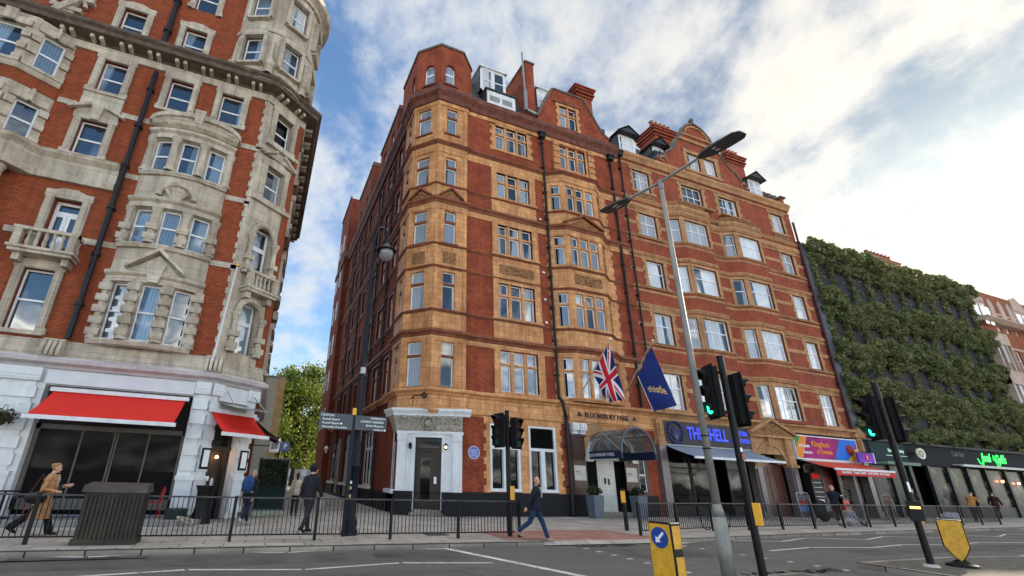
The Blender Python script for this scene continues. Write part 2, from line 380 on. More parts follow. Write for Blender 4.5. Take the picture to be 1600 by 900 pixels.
        if parent is not None: o.parent = parent; ORG[o.name] = o0
        else: o.location = o0; ORG[o.name] = o0
        tagd(o, label, cat, group, kind); return o
def tagd(o, label=None, cat=None, group=None, kind=None):
    for k, v in (('label', label), ('category', cat), ('group', group), ('kind', kind)):
        if v: o[k] = v
def thing(name, label, cat, org=(0, 0, 0), group=None):
    o = bpy.data.objects.new(name, None); COL.objects.link(o); o.location = org; o.empty_display_size = 0.3
    ORG[o.name] = tuple(org); tagd(o, label, cat, group); return o
def kids(o): return [c for c in bpy.data.objects if c.parent == o]
def copy_tree(o, loc=None, rz=0.0, label=None, parent=None):
    c = o.copy(); COL.objects.link(c); c.parent = parent
    if parent is None:
        c.location = loc; c.rotation_euler = (0, 0, rz); ORG[c.name] = tuple(loc)
        if label: c['label'] = label
    for ch in kids(o): copy_tree(ch, parent=c)
    return c
def textmb(body, size, depth=0.01, bold=0.0, sx=1.0, shear=0.0):
    """lettering as mesh data in its own plane: x right, y up"""
    cu = bpy.data.curves.new('lettering', 'FONT'); cu.body = body; cu.size = size; cu.extrude = depth/2; cu.offset = bold; cu.align_x = 'CENTER'; cu.align_y = 'CENTER'; cu.resolution_u = 2; cu.shear = shear
    o = bpy.data.objects.new('lettering', cu); COL.objects.link(o); bpy.context.view_layer.update()
    me = bpy.data.meshes.new_from_object(o.evaluated_get(bpy.context.evaluated_depsgraph_get()))
    vs = [(v.co.x*sx, v.co.y, v.co.z) for v in me.vertices]; fs = [tuple(p.vertices) for p in me.polygons]
    bpy.data.objects.remove(o); bpy.data.curves.remove(cu); bpy.data.meshes.remove(me); return vs, fs
def text_on(mb, F, a, d, z, body, size, depth=0.01, bold=0.0, sx=1.0, rot=0.0, shear=0.0):
    vs, fs = textmb(body, size, depth, bold, sx, shear); c, s_ = math.cos(rot), math.sin(rot)
    mb.add([F.p(a+x*c-y*s_, d+q, z+x*s_+y*c) for x, y, q in vs], fs)
def window(F, rects, d, parent, mf=None, mp_=None, fw=0.062, name='window', bars=None, sash=False, th=0.05, label=None):
    """one window: white frames round each light, glass behind them"""
    f = MB(); g = MB()
    for r in rects:
        a0, a1, z0, z1 = r
        f.fb(F, a0, a0+fw, d, d+th, z0, z1); f.fb(F, a1-fw, a1, d, d+th, z0, z1); f.fb(F, a0+fw, a1-fw, d, d+th, z0, z0+fw); f.fb(F, a0+fw, a1-fw, d, d+th, z1-fw, z1)
        if sash:
            zm = z0+(z1-z0)*0.5; f.fb(F, a0+fw, a1-fw, d+0.005, d+th+0.012, zm-fw*0.6, zm+fw*0.6)
        if bars:
            nx, zs = bars
            for k in range(1, nx):
                am = a0+fw+(a1-a0-2*fw)*k/nx; f.fb(F, am-0.02, am+0.02, d+0.008, d+th-0.006, z0+fw, z1-fw)
            for q in zs:
                zm = z0+(z1-z0)*q; f.fb(F, a0+fw, a1-fw, d+0.011, d+th+0.008, zm-0.03, zm+0.03)
        g.quad(F.p(a0+0.01, d+0.018, z0+0.01), F.p(a1-0.01, d+0.018, z0+0.01), F.p(a1-0.01, d+0.018, z1-0.01), F.p(a0+0.01, d+0.018, z1-0.01))
    wo = f.build(name, mf or m_whitef, parent, label); g.build('pane', mp_ or m_paneH, wo); return wo
def lights(F, a0, a1, z0, z1, n, mw, tz, mb, d0=-0.16, d1=0.0, tb=0.12):
    """stone mullions and transom in an opening; returns the lights left for the windows"""
    ws = (a1-a0-(n-1)*mw)/n; rs = []
    for k in range(n):
        x0 = a0+k*(ws+mw)
        if k and mb is not None: mb.fb(F, x0-mw, x0, d0-0.03, d1, z0, z1)
        if tz: rs += [(x0, x0+ws, z0, tz-tb/2), (x0, x0+ws, tz+tb/2, z1)]
        else: rs.append((x0, x0+ws, z0, z1))
    if tz and mb is not None: mb.fb(F, a0, a1, d0-0.02, d1-0.015, tz-tb/2, tz+tb/2)
    return rs
def leaves(pts, size, mat, name, parent=None, seed=3, aspect=1.6, label=None, cat=None, kind=None, org=None, up=0.3):
    """many small leaf faces at the given points"""
    rs = np.random.RandomState(seed); P = np.array(pts, 'f'); n = len(P)
    d = rs.normal(size=(n, 3)); d[:, 2] += up; d /= np.linalg.norm(d, axis=1)[:, None]
    a = rs.normal(size=(n, 3)); a -= d*(a*d).sum(1)[:, None]; a /= np.linalg.norm(a, axis=1)[:, None]; b = np.cross(d, a)
    s = (size*(0.6+0.8*rs.rand(n)))[:, None]
    v = np.stack([P-a*s*0.5*aspect, P-b*s*0.42, P+a*s*0.5*aspect, P+b*s*0.42], 1).reshape(-1, 3)
    o0 = ORG.get(parent.name, (0, 0, 0)) if parent is not None else (org or (0, 0, 0)); v = v-np.array(o0)
    me = bpy.data.meshes.new(name); me.vertices.add(4*n); me.vertices.foreach_set('co', v.astype('f').ravel())
    me.loops.add(4*n); me.loops.foreach_set('vertex_index', np.arange(4*n, dtype='i'))
    me.polygons.add(n); me.polygons.foreach_set('loop_start', np.arange(0, 4*n, 4, dtype='i')); me.polygons.foreach_set('loop_total', np.full(n, 4, 'i'))
    me.update(); me.materials.append(mat)
    o = bpy.data.objects.new(name, me); COL.objects.link(o)
    if parent is not None: o.parent = parent
    else: o.location = o0
    ORG[o.name] = o0; tagd(o, label, cat, None, kind); return o
def leafmat(name, c1, c2, c3, sc_=0.8):
    m = bpy.data.materials.new(name); t, b = nodes_of(m); b.inputs['Roughness'].default_value = 0.55
    oc = coords(t)
    c = mixc(t, nz(t, oc, sc_, 2), c1, c2); c = mixc(t, nz(t, oc, sc_*9, 2, 0.5, 0.5, 0.72), c, c3)
    t.links.new(c, b.inputs['Base Color']); b.inputs['Subsurface Weight'].default_value = 0.0
    tr = t.nodes.new('ShaderNodeBsdfTranslucent'); t.links.new(c, tr.inputs[0]); ms = t.nodes.new('ShaderNodeMixShader'); ms.inputs[0].default_value = 0.4
    t.links.new(b.outputs[0], ms.inputs[1]); t.links.new(tr.outputs[0], ms.inputs[2]); t.links.new(ms.outputs[0], t.nodes['Material Output'].inputs[0])
    MATS[name] = m; return m

def display(name, dark=0.5, sc_=(1.6, 2.6), k=0.5):
    """goods behind a shop window: small coloured patches, mostly in the dark"""
    m = bpy.data.materials.new(name); t, b = nodes_of(m); b.inputs['Roughness'].default_value = 0.2; b.inputs['IOR'].default_value = 1.2
    uv = coords(t, 'UV', (sc_[0], sc_[1], 1)); vo = t.nodes.new('ShaderNodeTexVoronoi'); vo.inputs['Scale'].default_value = 2.4; t.links.new(uv, vo.inputs['Vector'])
    c = mixc(t, 0.78, vo.outputs['Color'], (0.26, 0.23, 0.19)); c = mixc(t, 1.0, c, (k, k*0.95, k*0.85), 'MULTIPLY')
    c = mixc(t, nz(t, uv, 0.7, 3, 0.6, 1-dark-0.08, 1-dark+0.08), (0.008, 0.008, 0.008), c); t.links.new(c, b.inputs['Base Color']); MATS[name] = m; return m
# ================================================================== the setting
def paving(name, c1, c2, mo, bw, rh, ms, rough=0.85):
    return masonry(name, c1, c2, mo, bw, rh, ms, rough=rough, stain=0.45, streak=0.0, bmp=0.15, hue=None)
m_pave = paving('pavement_slabs', (0.42, 0.395, 0.36), (0.33, 0.31, 0.285), (0.10, 0.095, 0.09), 0.9, 0.6, 0.014)
m_side = paving('side_street_paving', (0.34, 0.325, 0.31), (0.27, 0.26, 0.245), (0.08, 0.08, 0.08), 0.6, 0.45, 0.012)
m_tact = paving('red_tactile_paving', (0.36, 0.20, 0.17), (0.30, 0.16, 0.135), (0.18, 0.11, 0.09), 0.4, 0.4, 0.012)
m_kerb = masonry('kerb_granite', (0.38, 0.335, 0.28), (0.26, 0.23, 0.195), (0.04, 0.04, 0.04), 1.0, 1.0, 0.02, stain=0.6, streak=0.0)
m_road = bpy.data.materials.new('asphalt'); t, b = nodes_of(m_road)
oc = coords(t); c = mixc(t, nz(t, oc, 0.22, 4, 0.6, 0.42, 0.58), (0.066, 0.065, 0.066), (0.105, 0.100, 0.094))
c = mixc(t, 0.55, c, mixc(t, nz(t, oc, 55, 3), (0.05, 0.049, 0.049), (0.15, 0.144, 0.136)))
c = mixc(t, 0.5, c, mixc(t, nz(t, coords(t, 'Object', (0.12, 1.6, 1)), 1.2, 5, 0.6, 0.4, 0.65), c, (0.048, 0.047, 0.047)))
vo = t.nodes.new('ShaderNodeTexVoronoi'); vo.feature = 'DISTANCE_TO_EDGE'; vo.inputs['Scale'].default_value = 0.55
wv_ = t.nodes.new('ShaderNodeMixRGB'); wv_.inputs[0].default_value = 0.16; nn_ = t.nodes.new('ShaderNodeTexNoise'); nn_.inputs['Scale'].default_value = 3.0; t.links.new(oc, wv_.inputs[1]); t.links.new(nn_.outputs[1], wv_.inputs[2]); t.links.new(oc, nn_.inputs['Vector']); t.links.new(wv_.outputs[0], vo.inputs['Vector'])
cr = t.nodes.new('ShaderNodeMapRange'); cr.inputs[1].default_value = 0.0; cr.inputs[2].default_value = 0.02; cr.inputs[3].default_value = 0.75; cr.inputs[4].default_value = 0.0; t.links.new(vo.outputs['Distance'], cr.inputs[0])
mk = t.nodes.new('ShaderNodeMath'); mk.operation = 'MULTIPLY'; t.links.new(cr.outputs[0], mk.inputs[0]); t.links.new(nz(t, oc, 0.35, 2, 0.5, 0.5, 0.6), mk.inputs[1])
c = mixc(t, mk.outputs[0], c, (0.025, 0.025, 0.026))
c = mixc(t, 0.6, c, mixc(t, nz(t, oc, 0.9, 5, 0.65, 0.56, 0.72), c, (0.04, 0.038, 0.036)))   # oil and tyre marks
t.links.new(c, b.inputs['Base Color']); b.inputs['Roughness'].default_value = 0.78; bump(t, b, nz(t, oc, 120, 3), 0.35, 0.01)
m_paint = bpy.data.materials.new('worn_road_paint'); t, b = nodes_of(m_paint); oc = coords(t)
t.links.new(mixc(t, nz(t, oc, 7, 6, 0.7, 0.54, 0.66), mixc(t, nz(t, oc, 2.0), (0.62, 0.61, 0.57), (0.42, 0.41, 0.39)), (0.12, 0.118, 0.112)), b.inputs['Base Color']); b.inputs['Roughness'].default_value = 0.7

RZ = -0.12
g = MB(); g.box(-400, 500, -300, 600, -0.6, -0.3); g.build('ground', M('earth', (0.10, 0.10, 0.095), 0.95), kind='structure')
g = MB(); g.quad((-120, 1.5, RZ), (200, 1.5, RZ), (200, 20, RZ), (-120, 20, RZ)); g.build('road', m_road, kind='structure')
KERB = [(-120, 12.0), (7.9, 12.0), (12.1, 12.0), (14, 12.15), (21, 12.85), (28, 13.3), (40, 13.9), (120, 17.0)]
def kx(x):
    for p, q in zip(KERB, KERB[1:]):
        if p[0] <= x <= q[0]: return p[1]+(q[1]-p[1])*(x-p[0])/(q[0]-p[0])
g = MB()
for p, q in zip(KERB, KERB[1:]):
    if p[0] < 10 and q[0] > 10:
        g.quad((p[0], p[1]+0.3, 0), (q[0], q[1]+0.3, 0), (q[0], 17.2, 0), (p[0], 17.2, 0)); g.quad((p[0], p[1], RZ+.02), (q[0], q[1], RZ+.02), (q[0], q[1]+0.3, 0), (p[0], p[1]+0.3, 0)); 
    else: g.quad((p[0], p[1]+0.15, 0), (q[0], q[1]+0.15, 0), (q[0], 17.2, 0), (p[0], 17.2, 0))
g.quad((-120, 17.2, 0), (120, 17.2, 0), (120, 22.5, 0), (-120, 22.5, 0)); g.build('pavement', m_pave, kind='structure')
g = MB(); g.quad((-0.6, 22.5, 0), (6.2, 22.5, 0), (6.2, 120, 0), (-0.6, 120, 0)); g.build('side_street', m_side, kind='structure')
for sx0, sx1 in ((-60, 7.9), (12.1, 100)):
    g = MB(); pts = [p for p in KERB if sx0 < p[0] < sx1]; pts = [(sx0, kx(sx0))]+pts+[(sx1, kx(sx1))]
    g.mould([(x, y) for x, y in pts], [(0.0, RZ-0.05), (0.012, RZ+0.05), (0.004, -0.012), (-0.015, 0.004), (-0.16, 0.004), (-0.16, RZ-0.05)]); g.build('kerb', m_kerb, kind='structure')
g = MB(); g.quad((7.9, 12.06, RZ+.03), (12.1, 12.06, RZ+.03), (12.1, 12.3, 0.004), (7.9, 12.3, 0.004)); g.quad((6.9, 12.3, 0.004), (12.4, 12.3, 0.004), (12.2, 14.6, 0.004), (7.0, 14.6, 0.004)); g.build('tactile_paving', m_tact, kind='structure')
g = MB(); g.box(-60, -2.2, 16.3, 18.0, 0.0, 0.15); g.prism([(-2.2, 16.3), (-1.6, 16.5), (-1.35, 17.0), (-1.4, 18.0), (-2.2, 18.0)], 0, 0.15); g.build('terrace_step', m_side, kind='structure')
g = MB(); g.box(-120, 200, -14, 1.5, -0.3, 0.0); g.build('near_pavement', m_pave, kind='structure')
# traffic islands
def island(pts):
    g = MB(); g.mould(pts, [(0.0, RZ-0.03), (0.0, -0.01), (-0.02, 0.004), (-0.15, 0.004), (-0.15, RZ-0.03)], closed=True)
    o = g.build('traffic_island', m_kerb, kind='structure')
    g = MB(); n = len(pts); cx_, cy_ = sum(p[0] for p in pts)/n, sum(p[1] for p in pts)/n
    g.add([(cx_+(x-cx_)*0.985, cy_+(y-cy_)*0.97, 0.0) for x, y in pts], [tuple(range(n))]); g.build('island_top', M('island_tarmac', (0.12, 0.115, 0.10), 0.9, var=1, scale=5), o)
island([(4.2, 5.6), (4.3, 4.4), (5.0, 4.0), (10.7, 4.2), (10.8, 7.1), (6.0, 7.0), (4.9, 6.6)][::1])
island([(13.85, 7.75), (13.9, 4.3), (26, 4.6), (27.2, 5.8), (26, 6.9), (18.0, 7.85)])
g = MB()
for x0, x1, y0, y1 in ((-6.5, 5.0, 10.5, 11.65), (1.2, 4.2, 7.6, 9.3), (9.2, 12.0, 9.6, 11.2), (17, 31, 9.0, 9.9), (-4.2, -1.8, 11.5, 11.97)):
    g.quad((x0, y0, RZ+.002), (x1, y0+.05, RZ+.002), (x1, y1, RZ+.002), (x0, y1, RZ+.002))
g.build('road_patches', M('asphalt_repair', (0.098, 0.093, 0.084), 0.8, var=1, scale=1.3, dark=0.6, bmp=.2, bs=90), kind='structure')
# road markings: thin paint sheets
g = MB(); mz = RZ+0.006
def line(p, q, w_=0.1):
    dx, dy = q[0]-p[0], q[1]-p[1]; l = math.hypot(dx, dy); nx, ny = -dy/l*w_/2, dx/l*w_/2
    g.quad((p[0]-nx, p[1]-ny, mz), (q[0]-nx, q[1]-ny, mz), (q[0]+nx, q[1]+ny, mz), (p[0]+nx, p[1]+ny, mz))
def zig(x0, x1, ya, yb, step, gap=0.07):
    x = x0; k = 0
    while x < x1:
        a, b_ = (ya, yb) if k % 2 == 0 else (yb, ya); line((x, a), (x+step-gap, b_)); x += step; k += 1
zig(-8.7, 4.0, 12.36-0.1, 12.0-0.1, 1.93)   # by the kerb
zig(-9.0, 4.6, 10.2, 9.85, 2.03)
zig(12.6, 44, 11.85, 12.5, 2.4)
zig(14.4, 60, 10.2, 10.55, 2.45)
zig(17.0, 60, 7.9, 8.25, 2.3)
line((4.85, 12.05), (6.7, 7.0), 0.19)
for k in range(8):   # studs of the crossing
    y_ = 11.35-0.55*k
    g.quad((8.75, y_, mz), (8.92, y_, mz), (8.92, y_+0.11, mz), (8.75, y_+0.11, mz)); g.quad((12.35+.09*k, y_, mz), (12.52+.09*k, y_, mz), (12.52+.09*k, y_+0.11, mz), (12.35+.09*k, y_+0.11, mz))
def road_word(word, x, y, size, flip=False, sy=1.6):
    vs, fs = textmb(word, size, 0.004); s_ = -1 if flip else 1
    g.add([(x+s_*vx, y+s_*vy*sy, mz+0.002) for vx, vy, q in vs], fs)
road_word('LOOK LEFT', 9.9, 11.75, 0.42, sy=1.0); road_word('LOOK RIGHT', 11.4, 7.6, 0.5, sy=1.0)
g.build('road_markings', m_paint, kind='structure')
def drain(x, y, sx, sy, lab):
    g = MB(); g.box(x-sx/2, x+sx/2, y-sy/2, y+sy/2, RZ-0.05, RZ+0.003)
    n = int(sx/0.09)
    o = g.build('drain_cover', M('iron_grating', (0.03, 0.03, 0.032), 0.6, 0.3), label=lab, cat='drain cover', org=(x, y, RZ))
    g = MB()
    for k in range(n):
        for j in range(max(1, int(sy/0.1))): g.box(x-sx/2+0.03+k*0.09, x-sx/2+0.075+k*0.09, y-sy/2+0.03+j*0.1, y-sy/2+0.075+j*0.1, RZ, RZ+0.008)
    g.build('grating', M('worn_iron', (0.12, 0.12, 0.12), 0.5, 0.4), o)
drain(-2.95, 12.0+0.06-0.3, 1.15, 0.28, 'long rusty gutter grating in the road below the brown street cabinet')
drain(3.1, 11.1, 0.62, 0.5, 'square iron cover in the road below the corner door')
drain(5.3, 13.75, 0.7, 0.5, 'iron cover let into the pavement behind the railings at the hotel corner')
bpy.data.objects['drain_cover.002'].location.z += 0.12

# ------------------------------------------------------------------ guard railings
def rail_panel(L_, end=False):
    t = thing('guard_railing', 'x', 'railing')
    g = MB(); g.box(-0.035, 0.035, -0.035, 0.035, -0.02, 1.02); g.build('post', m_black, t)
    if end: g = MB(); g.box(L_-0.035, L_+0.035, -0.035, 0.035, -0.02, 1.02); g.build('post', m_black, t)
    g = MB(); g.box(0.035, L_-0.035, -0.024, 0.024, 0.965, 1.0); g.build('top_rail', M('worn_black_rail', (0.05, 0.05, 0.052), 0.4, 0.2, var=1, scale=6), t)
    g = MB(); g.box(0.035, L_-0.035, -0.015, 0.015, 0.13, 0.16); g.build('bottom_rail', m_black, t)
    g = MB(); n = int(L_/0.105)
    for k in range(1, n): x = L_*k/n; g.box(x-0.008, x+0.008, -0.008, 0.008, 0.16, 0.965)
    g.build('bars', m_black, t); return t
px_ = [-8.36+2.0*k for k in range(9)]
pts = [(x, 12.9) for x in px_]; proto = None
PL = ['leftmost black railing panel at the frame edge', 'black railing panel behind the walking woman in the tan coat', 'black railing panel left of and behind the brown street cabinet', 'black railing panel just right of the brown street cabinet', 'black railing panel in front of the ivy trellis screen', 'black railing panel in front of the person in the hooded dark jacket', 'black railing panel by the foot of the tall black lantern post', 'black railing panel in front of the corner doorway, ending the left run at the crossing']
seq = [(pts[i], pts[i+1], PL[i]) for i in range(8)]
rp = [(12.25, 12.9), (14.4, 13.35), (16.6, 13.75), (18.8, 13.95), (21.0, 14.1), (23.3, 14.25), (25.6, 14.4), (27.9, 14.6), (30.2, 14.75), (32.5, 14.85), (34.8, 14.95), (37.2, 15.1), (39.6, 15.25), (42, 15.4)]
RL = ['black railing panel at the crossing, left end of the right run', 'black railing panel just left of the grey lamp post', 'black railing panel with the bicycle behind it', 'black railing panel behind the front traffic signal pole', 'black railing panel in front of the brown arched door', 'black railing panel left of the red sweet shop canopy', 'black railing panel in front of the newspaper rack', 'black railing panel right of the man holding a newspaper', 'black railing panel in front of the person sitting on the pavement', 'black railing panel behind the right traffic signal pole', 'black railing panel just past the right signal pole', 'third last black railing panel of the right run', 'last black railing panel of the right run, farthest away']
seq += [(rp[i], rp[i+1], RL[i]) for i in range(13)]
for i, (p, q, lab) in enumerate(seq):
    l = math.hypot(q[0]-p[0], q[1]-p[1]); a = math.atan2(q[1]-p[1], q[0]-p[0])
    if i == 0: proto = rail_panel(2.0); o = proto; o.location = (p[0], p[1], 0); o.rotation_euler = (0, 0, a)
    elif i in (7, 20): o = rail_panel(l, True); o.location = (p[0], p[1], 0); o.rotation_euler = (0, 0, a)
    else: o = copy_tree(proto, (p[0], p[1], 0), a)
    if i not in (7, 20): o.scale = (l/2.0, 1, 1)
    o['label'] = lab; o['group'] = 'pedestrian guard railings along the kerb'
# ================================================================== hotel on the corner
ROWS = [(5.80, 7.97), (9.80, 11.85), (13.65, 15.60), (17.45, 19.28), (21.12, 22.95)]
TZ = [7.25, 11.15, 14.93, 18.62, 22.32]
H = thing('corner_hotel', 'six storey red brick and buff terracotta corner hotel with an octagonal corner turret', 'building', (6, 20, 0))
F = Fr(0, 20, 1, 0)
V = [(5.95, 22.8), (5.95, 21.1), (7.1, 19.87), (9.0, 19.87)]
SIDE = [(6.1, 50.0), (6.1, 22.8)]
holesA = [(11.02, 13.32, a, b) for a, b in ROWS]; gw = [(10.36, 12.06, 1.06, 4.18), (12.52, 14.16, 1.06, 4.2)]
b = MB(); b.wall(F, 9.0, 20.75, 4.5, 23.4, [h for h in holesA]+[(15.87, 17.95, 21.12, 22.95), (15.5, 18.0, 5.6, 19.4)], rev=0.3)
b.wall(F, 8.6, 15.0, 1.0, 4.5, gw, rev=0.3); b.wall(F, 20.0, 20.75, 0, 4.5, []); b.build('brick_wall', m_brick1, H)
b = MB(); b.prism([(6.5, 21.4), (9.2, 20.45), (20.7, 20.45), (20.7, 34), (6.5, 34)], 0.05, 24.2); b.box(6.5, 18, 34, 50, 0, 24.0); b.build('inner_block', m_dark, H)
# terracotta bands and cornices follow the turret and the bay
T3 = V+[(9.0, 20.0), (20.75, 20.0)]
BAY = [(14.55, 20), (15.45, 19.45), (18.05, 19.45), (18.85, 20)]
TB = V+[(9.0, 20.0)]+BAY+[(20.75, 20.0)]
SB = [(6.1, 50)]+[(6.1, 22.85)]
FULL = [(6.1, 50.0), (6.1, 22.85)]+[(5.95, 22.8)]+TB[1:]
FULL3 = [(6.1, 50.0), (6.1, 22.85)]+[(5.95, 22.8)]+T3[1:]
def band(path, z0, z1, d, mat, name='string_course', k=0.3, parent=None):
    g = MB(); h = z1-z0; g.mould(path, [(-0.05, z0), (d*0.35, z0), (d*0.55, z0+h*0.3), (d, z0+h*0.55), (d, z1-h*0.12), (d*0.8, z1), (-0.05, z1)]); return g.build(name, mat, parent or H)
def flatb(path, z0, z1, d, mat, name='terracotta_band', parent=None):
    g = MB(); g.mould(path, [(-0.05, z0), (d, z0), (d, z1), (-0.05, z1)]); return g.build(name, mat, parent or H)
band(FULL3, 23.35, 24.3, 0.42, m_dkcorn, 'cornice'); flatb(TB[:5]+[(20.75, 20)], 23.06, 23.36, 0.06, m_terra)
band(FULL, 20.05, 20.32, 0.2, m_terraR); flatb(TB, 19.55, 20.04, 0.045, m_terra)
band(FULL, 17.22, 17.36, 0.10, m_terraR); band(FULL, 16.02, 16.38, 0.2, m_terraR); flatb(TB, 15.66, 16.01, 0.045, m_terra)
band(FULL, 13.36, 13.5, 0.10, m_terraR); band(FULL, 12.02, 12.16, 0.10, m_terraR)
band(FULL, 9.52, 9.68, 0.10, m_terraR); band(FULL, 8.25, 8.6, 0.2, m_terraR); flatb(TB, 8.0, 8.24, 0.045, m_terra)
band(FULL3, 5.3, 5.62, 0.30, m_terra, 'cornice'); flatb([(5.95, 22.8), (5.95, 21.1)]+T3[2:], 4.62, 5.29, 0.05, m_terra, 'frieze'); band(T3[2:], 4.44, 4.61, 0.12, m_terra)
# turret: three terracotta faces with a window on the two that face the camera
tw = {0: (0.55, 1.1), 1: (0.30, 0.98), 2: (0.58, 1.22)}
for i in range(3):
    Fi = Fr.seg(V[i], V[i+1]); L_ = Fi.len; a0, a1 = tw[i]
    if i == 1: a0, a1 = 0.34, 1.16
    if i == 2: a0, a1 = 0.56, 1.24
    g = MB(); hs = [(a0, a1, r[0]-0.1, r[1]) for r in ROWS]
    if i == 0: hs = [(0.5, 1.15, r[0]-0.1, r[1]) for r in ROWS]; a0, a1 = 0.5, 1.15
    g.wall(Fi, 0, L_, 4.6, 23.35, hs, rev=0.26); g.build('turret_wall', m_terra, H)
    for r, tz in zip(ROWS, TZ):
        sm = MB(); rs = lights(Fi, a0, a1, r[0]-0.1, r[1], 1, 0, tz, sm, d0=-0.22, d1=-0.04, tb=0.14)
        sm.fb(Fi, a0-0.16, a1+0.16, -0.1, 0.09, r[0]-0.2, r[0]-0.1); sm.build('window_transom', m_terraR, H)
        window(Fi, rs, -0.2, H, fw=0.055)
    if i:
        g = MB(); g.fb(Fi, 0.0, 0.22, -0.03, 0.035, 5.62, 23.1); g.fb(Fi, L_-0.22, L_, -0.03, 0.035, 5.62, 23.1); g.build('corner_pier', m_terra, H)
        # small pediments above the third floor windows and carved panels below the second
        g = MB(); am = (a0+a1)/2
        for s_ in (-1, 1):
            g.poly(Fi, [(am, 17.02), (am+s_*0.78, 16.36), (am+s_*0.78, 16.48), (am, 17.18)][::s_], 0.0, 0.2)
        g.build('pediment', m_terraR, H); g = MB(); g.poly(Fi, [(am-0.6, 16.42), (am+0.6, 16.42), (am, 16.98)], 0.0, 0.06)
        for q in range(7): g.ball(Fi.p(am-0.3+0.1*q, 0.06, 16.52+0.22*(1-abs(q-3)/3)), 0.065, 6, 5)
        g.build('carving', m_carveT, H)
        g = MB(); g.fb(Fi, am-0.4, am+0.4, 0.0, 0.02, 12.35, 13.05)
        for q in range(26): g.ball(Fi.p(am+rnd.uniform(-.34, .34), 0.02, rnd.uniform(12.42, 12.98)), rnd.uniform(.03, .07), 6, 4)
        g.build('carved_panel', m_carveT, H)
# brick octagon on top of the turret
OV = [(5.9, 24.2), (5.92, 22.55), (5.95, 21.0), (7.15, 19.9), (8.75, 19.92), (9.75, 20.9), (9.75, 24.2)]
g = MB()
for i in range(6):
    Fi = Fr.seg(OV[i], OV[i+1]); L_ = Fi.len
    if i in (2, 3, 1):
        am = L_*0.53 if i == 2 else L_*0.42 if i == 3 else L_*0.5; g.wall(Fi, 0, L_, 24.28, 28.1, [(am-0.34, am+0.34, 24.95, 26.6)], rev=0.28)
        # arched head: brick fills the corners of the arch
        gg = MB(); ws = MB(); arc = [(am+0.34*math.cos(q), 26.25+0.36*math.sin(q)) for q in [math.pi*k/10 for k in range(11)]]
        for k in range(10):
            (xa, za), (xb, zb) = arc[k], arc[k+1]; gg.add([Fi.p(xa, 0.001, za), Fi.p(xb, 0.001, zb), Fi.p(xb, 0.001, 26.62), Fi.p(xa, 0.001, 26.62), Fi.p(xa, -0.28, za), Fi.p(xb, -0.28, zb)], [(0, 1, 2, 3), (0, 1, 5, 4)])
        gg.build('arch_spandrel', m_brick1, H)
        gg = MB(); gg.fb(Fi, am-0.5, am+0.5, -0.1, 0.1, 24.8, 24.95); gg.build('sill', m_dkcorn, H)
        window(Fi, [(am-0.34, am+0.34, 24.95, 25.9), (am-0.34, am+0.34, 25.9, 26.6)], -0.22, H, fw=0.07)
    else: g.wall(Fi, 0, L_, 24.28, 28.1)
g.build('turret_brick_top', m_brick1, H)
for i in (2, 3):
    Fi = Fr.seg(OV[i], OV[i+1]); g = MB(); 
    g.fb(Fi, Fi.len-0.16 if i == 2 else 0.0, Fi.len if i == 2 else 0.16, -0.05, 0.04, 24.3, 27.9); g.build('brick_quoin', m_brick1, H)
g = MB(); g.mould(OV, [(-0.3, 28.02), (0.07, 28.02), (0.09, 28.12), (0.05, 28.24), (-0.3, 28.24)]); g.build('coping', m_coping, H)
g = MB(); g.prism([p for p in OV], 24.2, 27.9); g.build('turret_core', m_dark, H) if False else None
g = MB(); g.add([(x, y, 28.05) for x, y in OV], [tuple(range(len(OV)))]); g.build('turret_roof', m_flat, H)
# column A: three light windows
for k, (r, tz) in enumerate(zip(ROWS, TZ)):
    s = MB(); rs = lights(F, 11.02, 13.32, r[0], r[1], 3, 0.17, tz, s, d0=-0.2, d1=-0.02)
    s.build('mullions', m_terra, H); window(F, rs, -0.2, H)
    s = MB()
    if k == 4:
        for q in range(7):
            z0 = 20.95+0.31*q; e = 0.14 if q % 2 else 0.0
            s.fb(F, 10.62+e, 11.02, -0.1, 0.04, z0, z0+0.31); s.fb(F, 13.32, 13.72-e, -0.1, 0.04, z0, z0+0.31)
        s.fb(F, 10.62, 13.72, -0.1, 0.04, 22.95, 23.06); s.fb(F, 10.9, 13.44, -0.1, 0.05, 20.95, 21.12)
    else:
        s.fb(F, 10.66, 11.02, -0.1, 0.07, r[0], r[1]+0.3 if k else 7.99); s.fb(F, 13.32, 13.72, -0.1, 0.07, r[0], r[1]+0.3 if k else 7.99)
        if k: s.fb(F, 11.02, 13.32, -0.1, 0.05, r[1], r[1]+0.3)
        lo = {0: 5.62, 1: 8.62, 2: 12.18, 3: 16.4}[k]; s.fb(F, 10.66, 13.72, -0.1, 0.06, lo, r[0]-0.24 if k else r[0]); 
        if k: s.fb(F, 10.6, 13.78, -0.1, 0.14, r[0]-0.12, r[0])
    s.build('window_surround', m_terra, H)
s = MB(); s.fb(F, 11.08, 13.35, 0.05, 0.075, 12.4, 13.0)
for q in range(70): s.ball(F.p(rnd.uniform(11.15, 13.28), 0.075, rnd.uniform(12.46, 12.94)), rnd.uniform(.03, .075), 6, 4)
s.build('carved_panel', m_carveT, H)
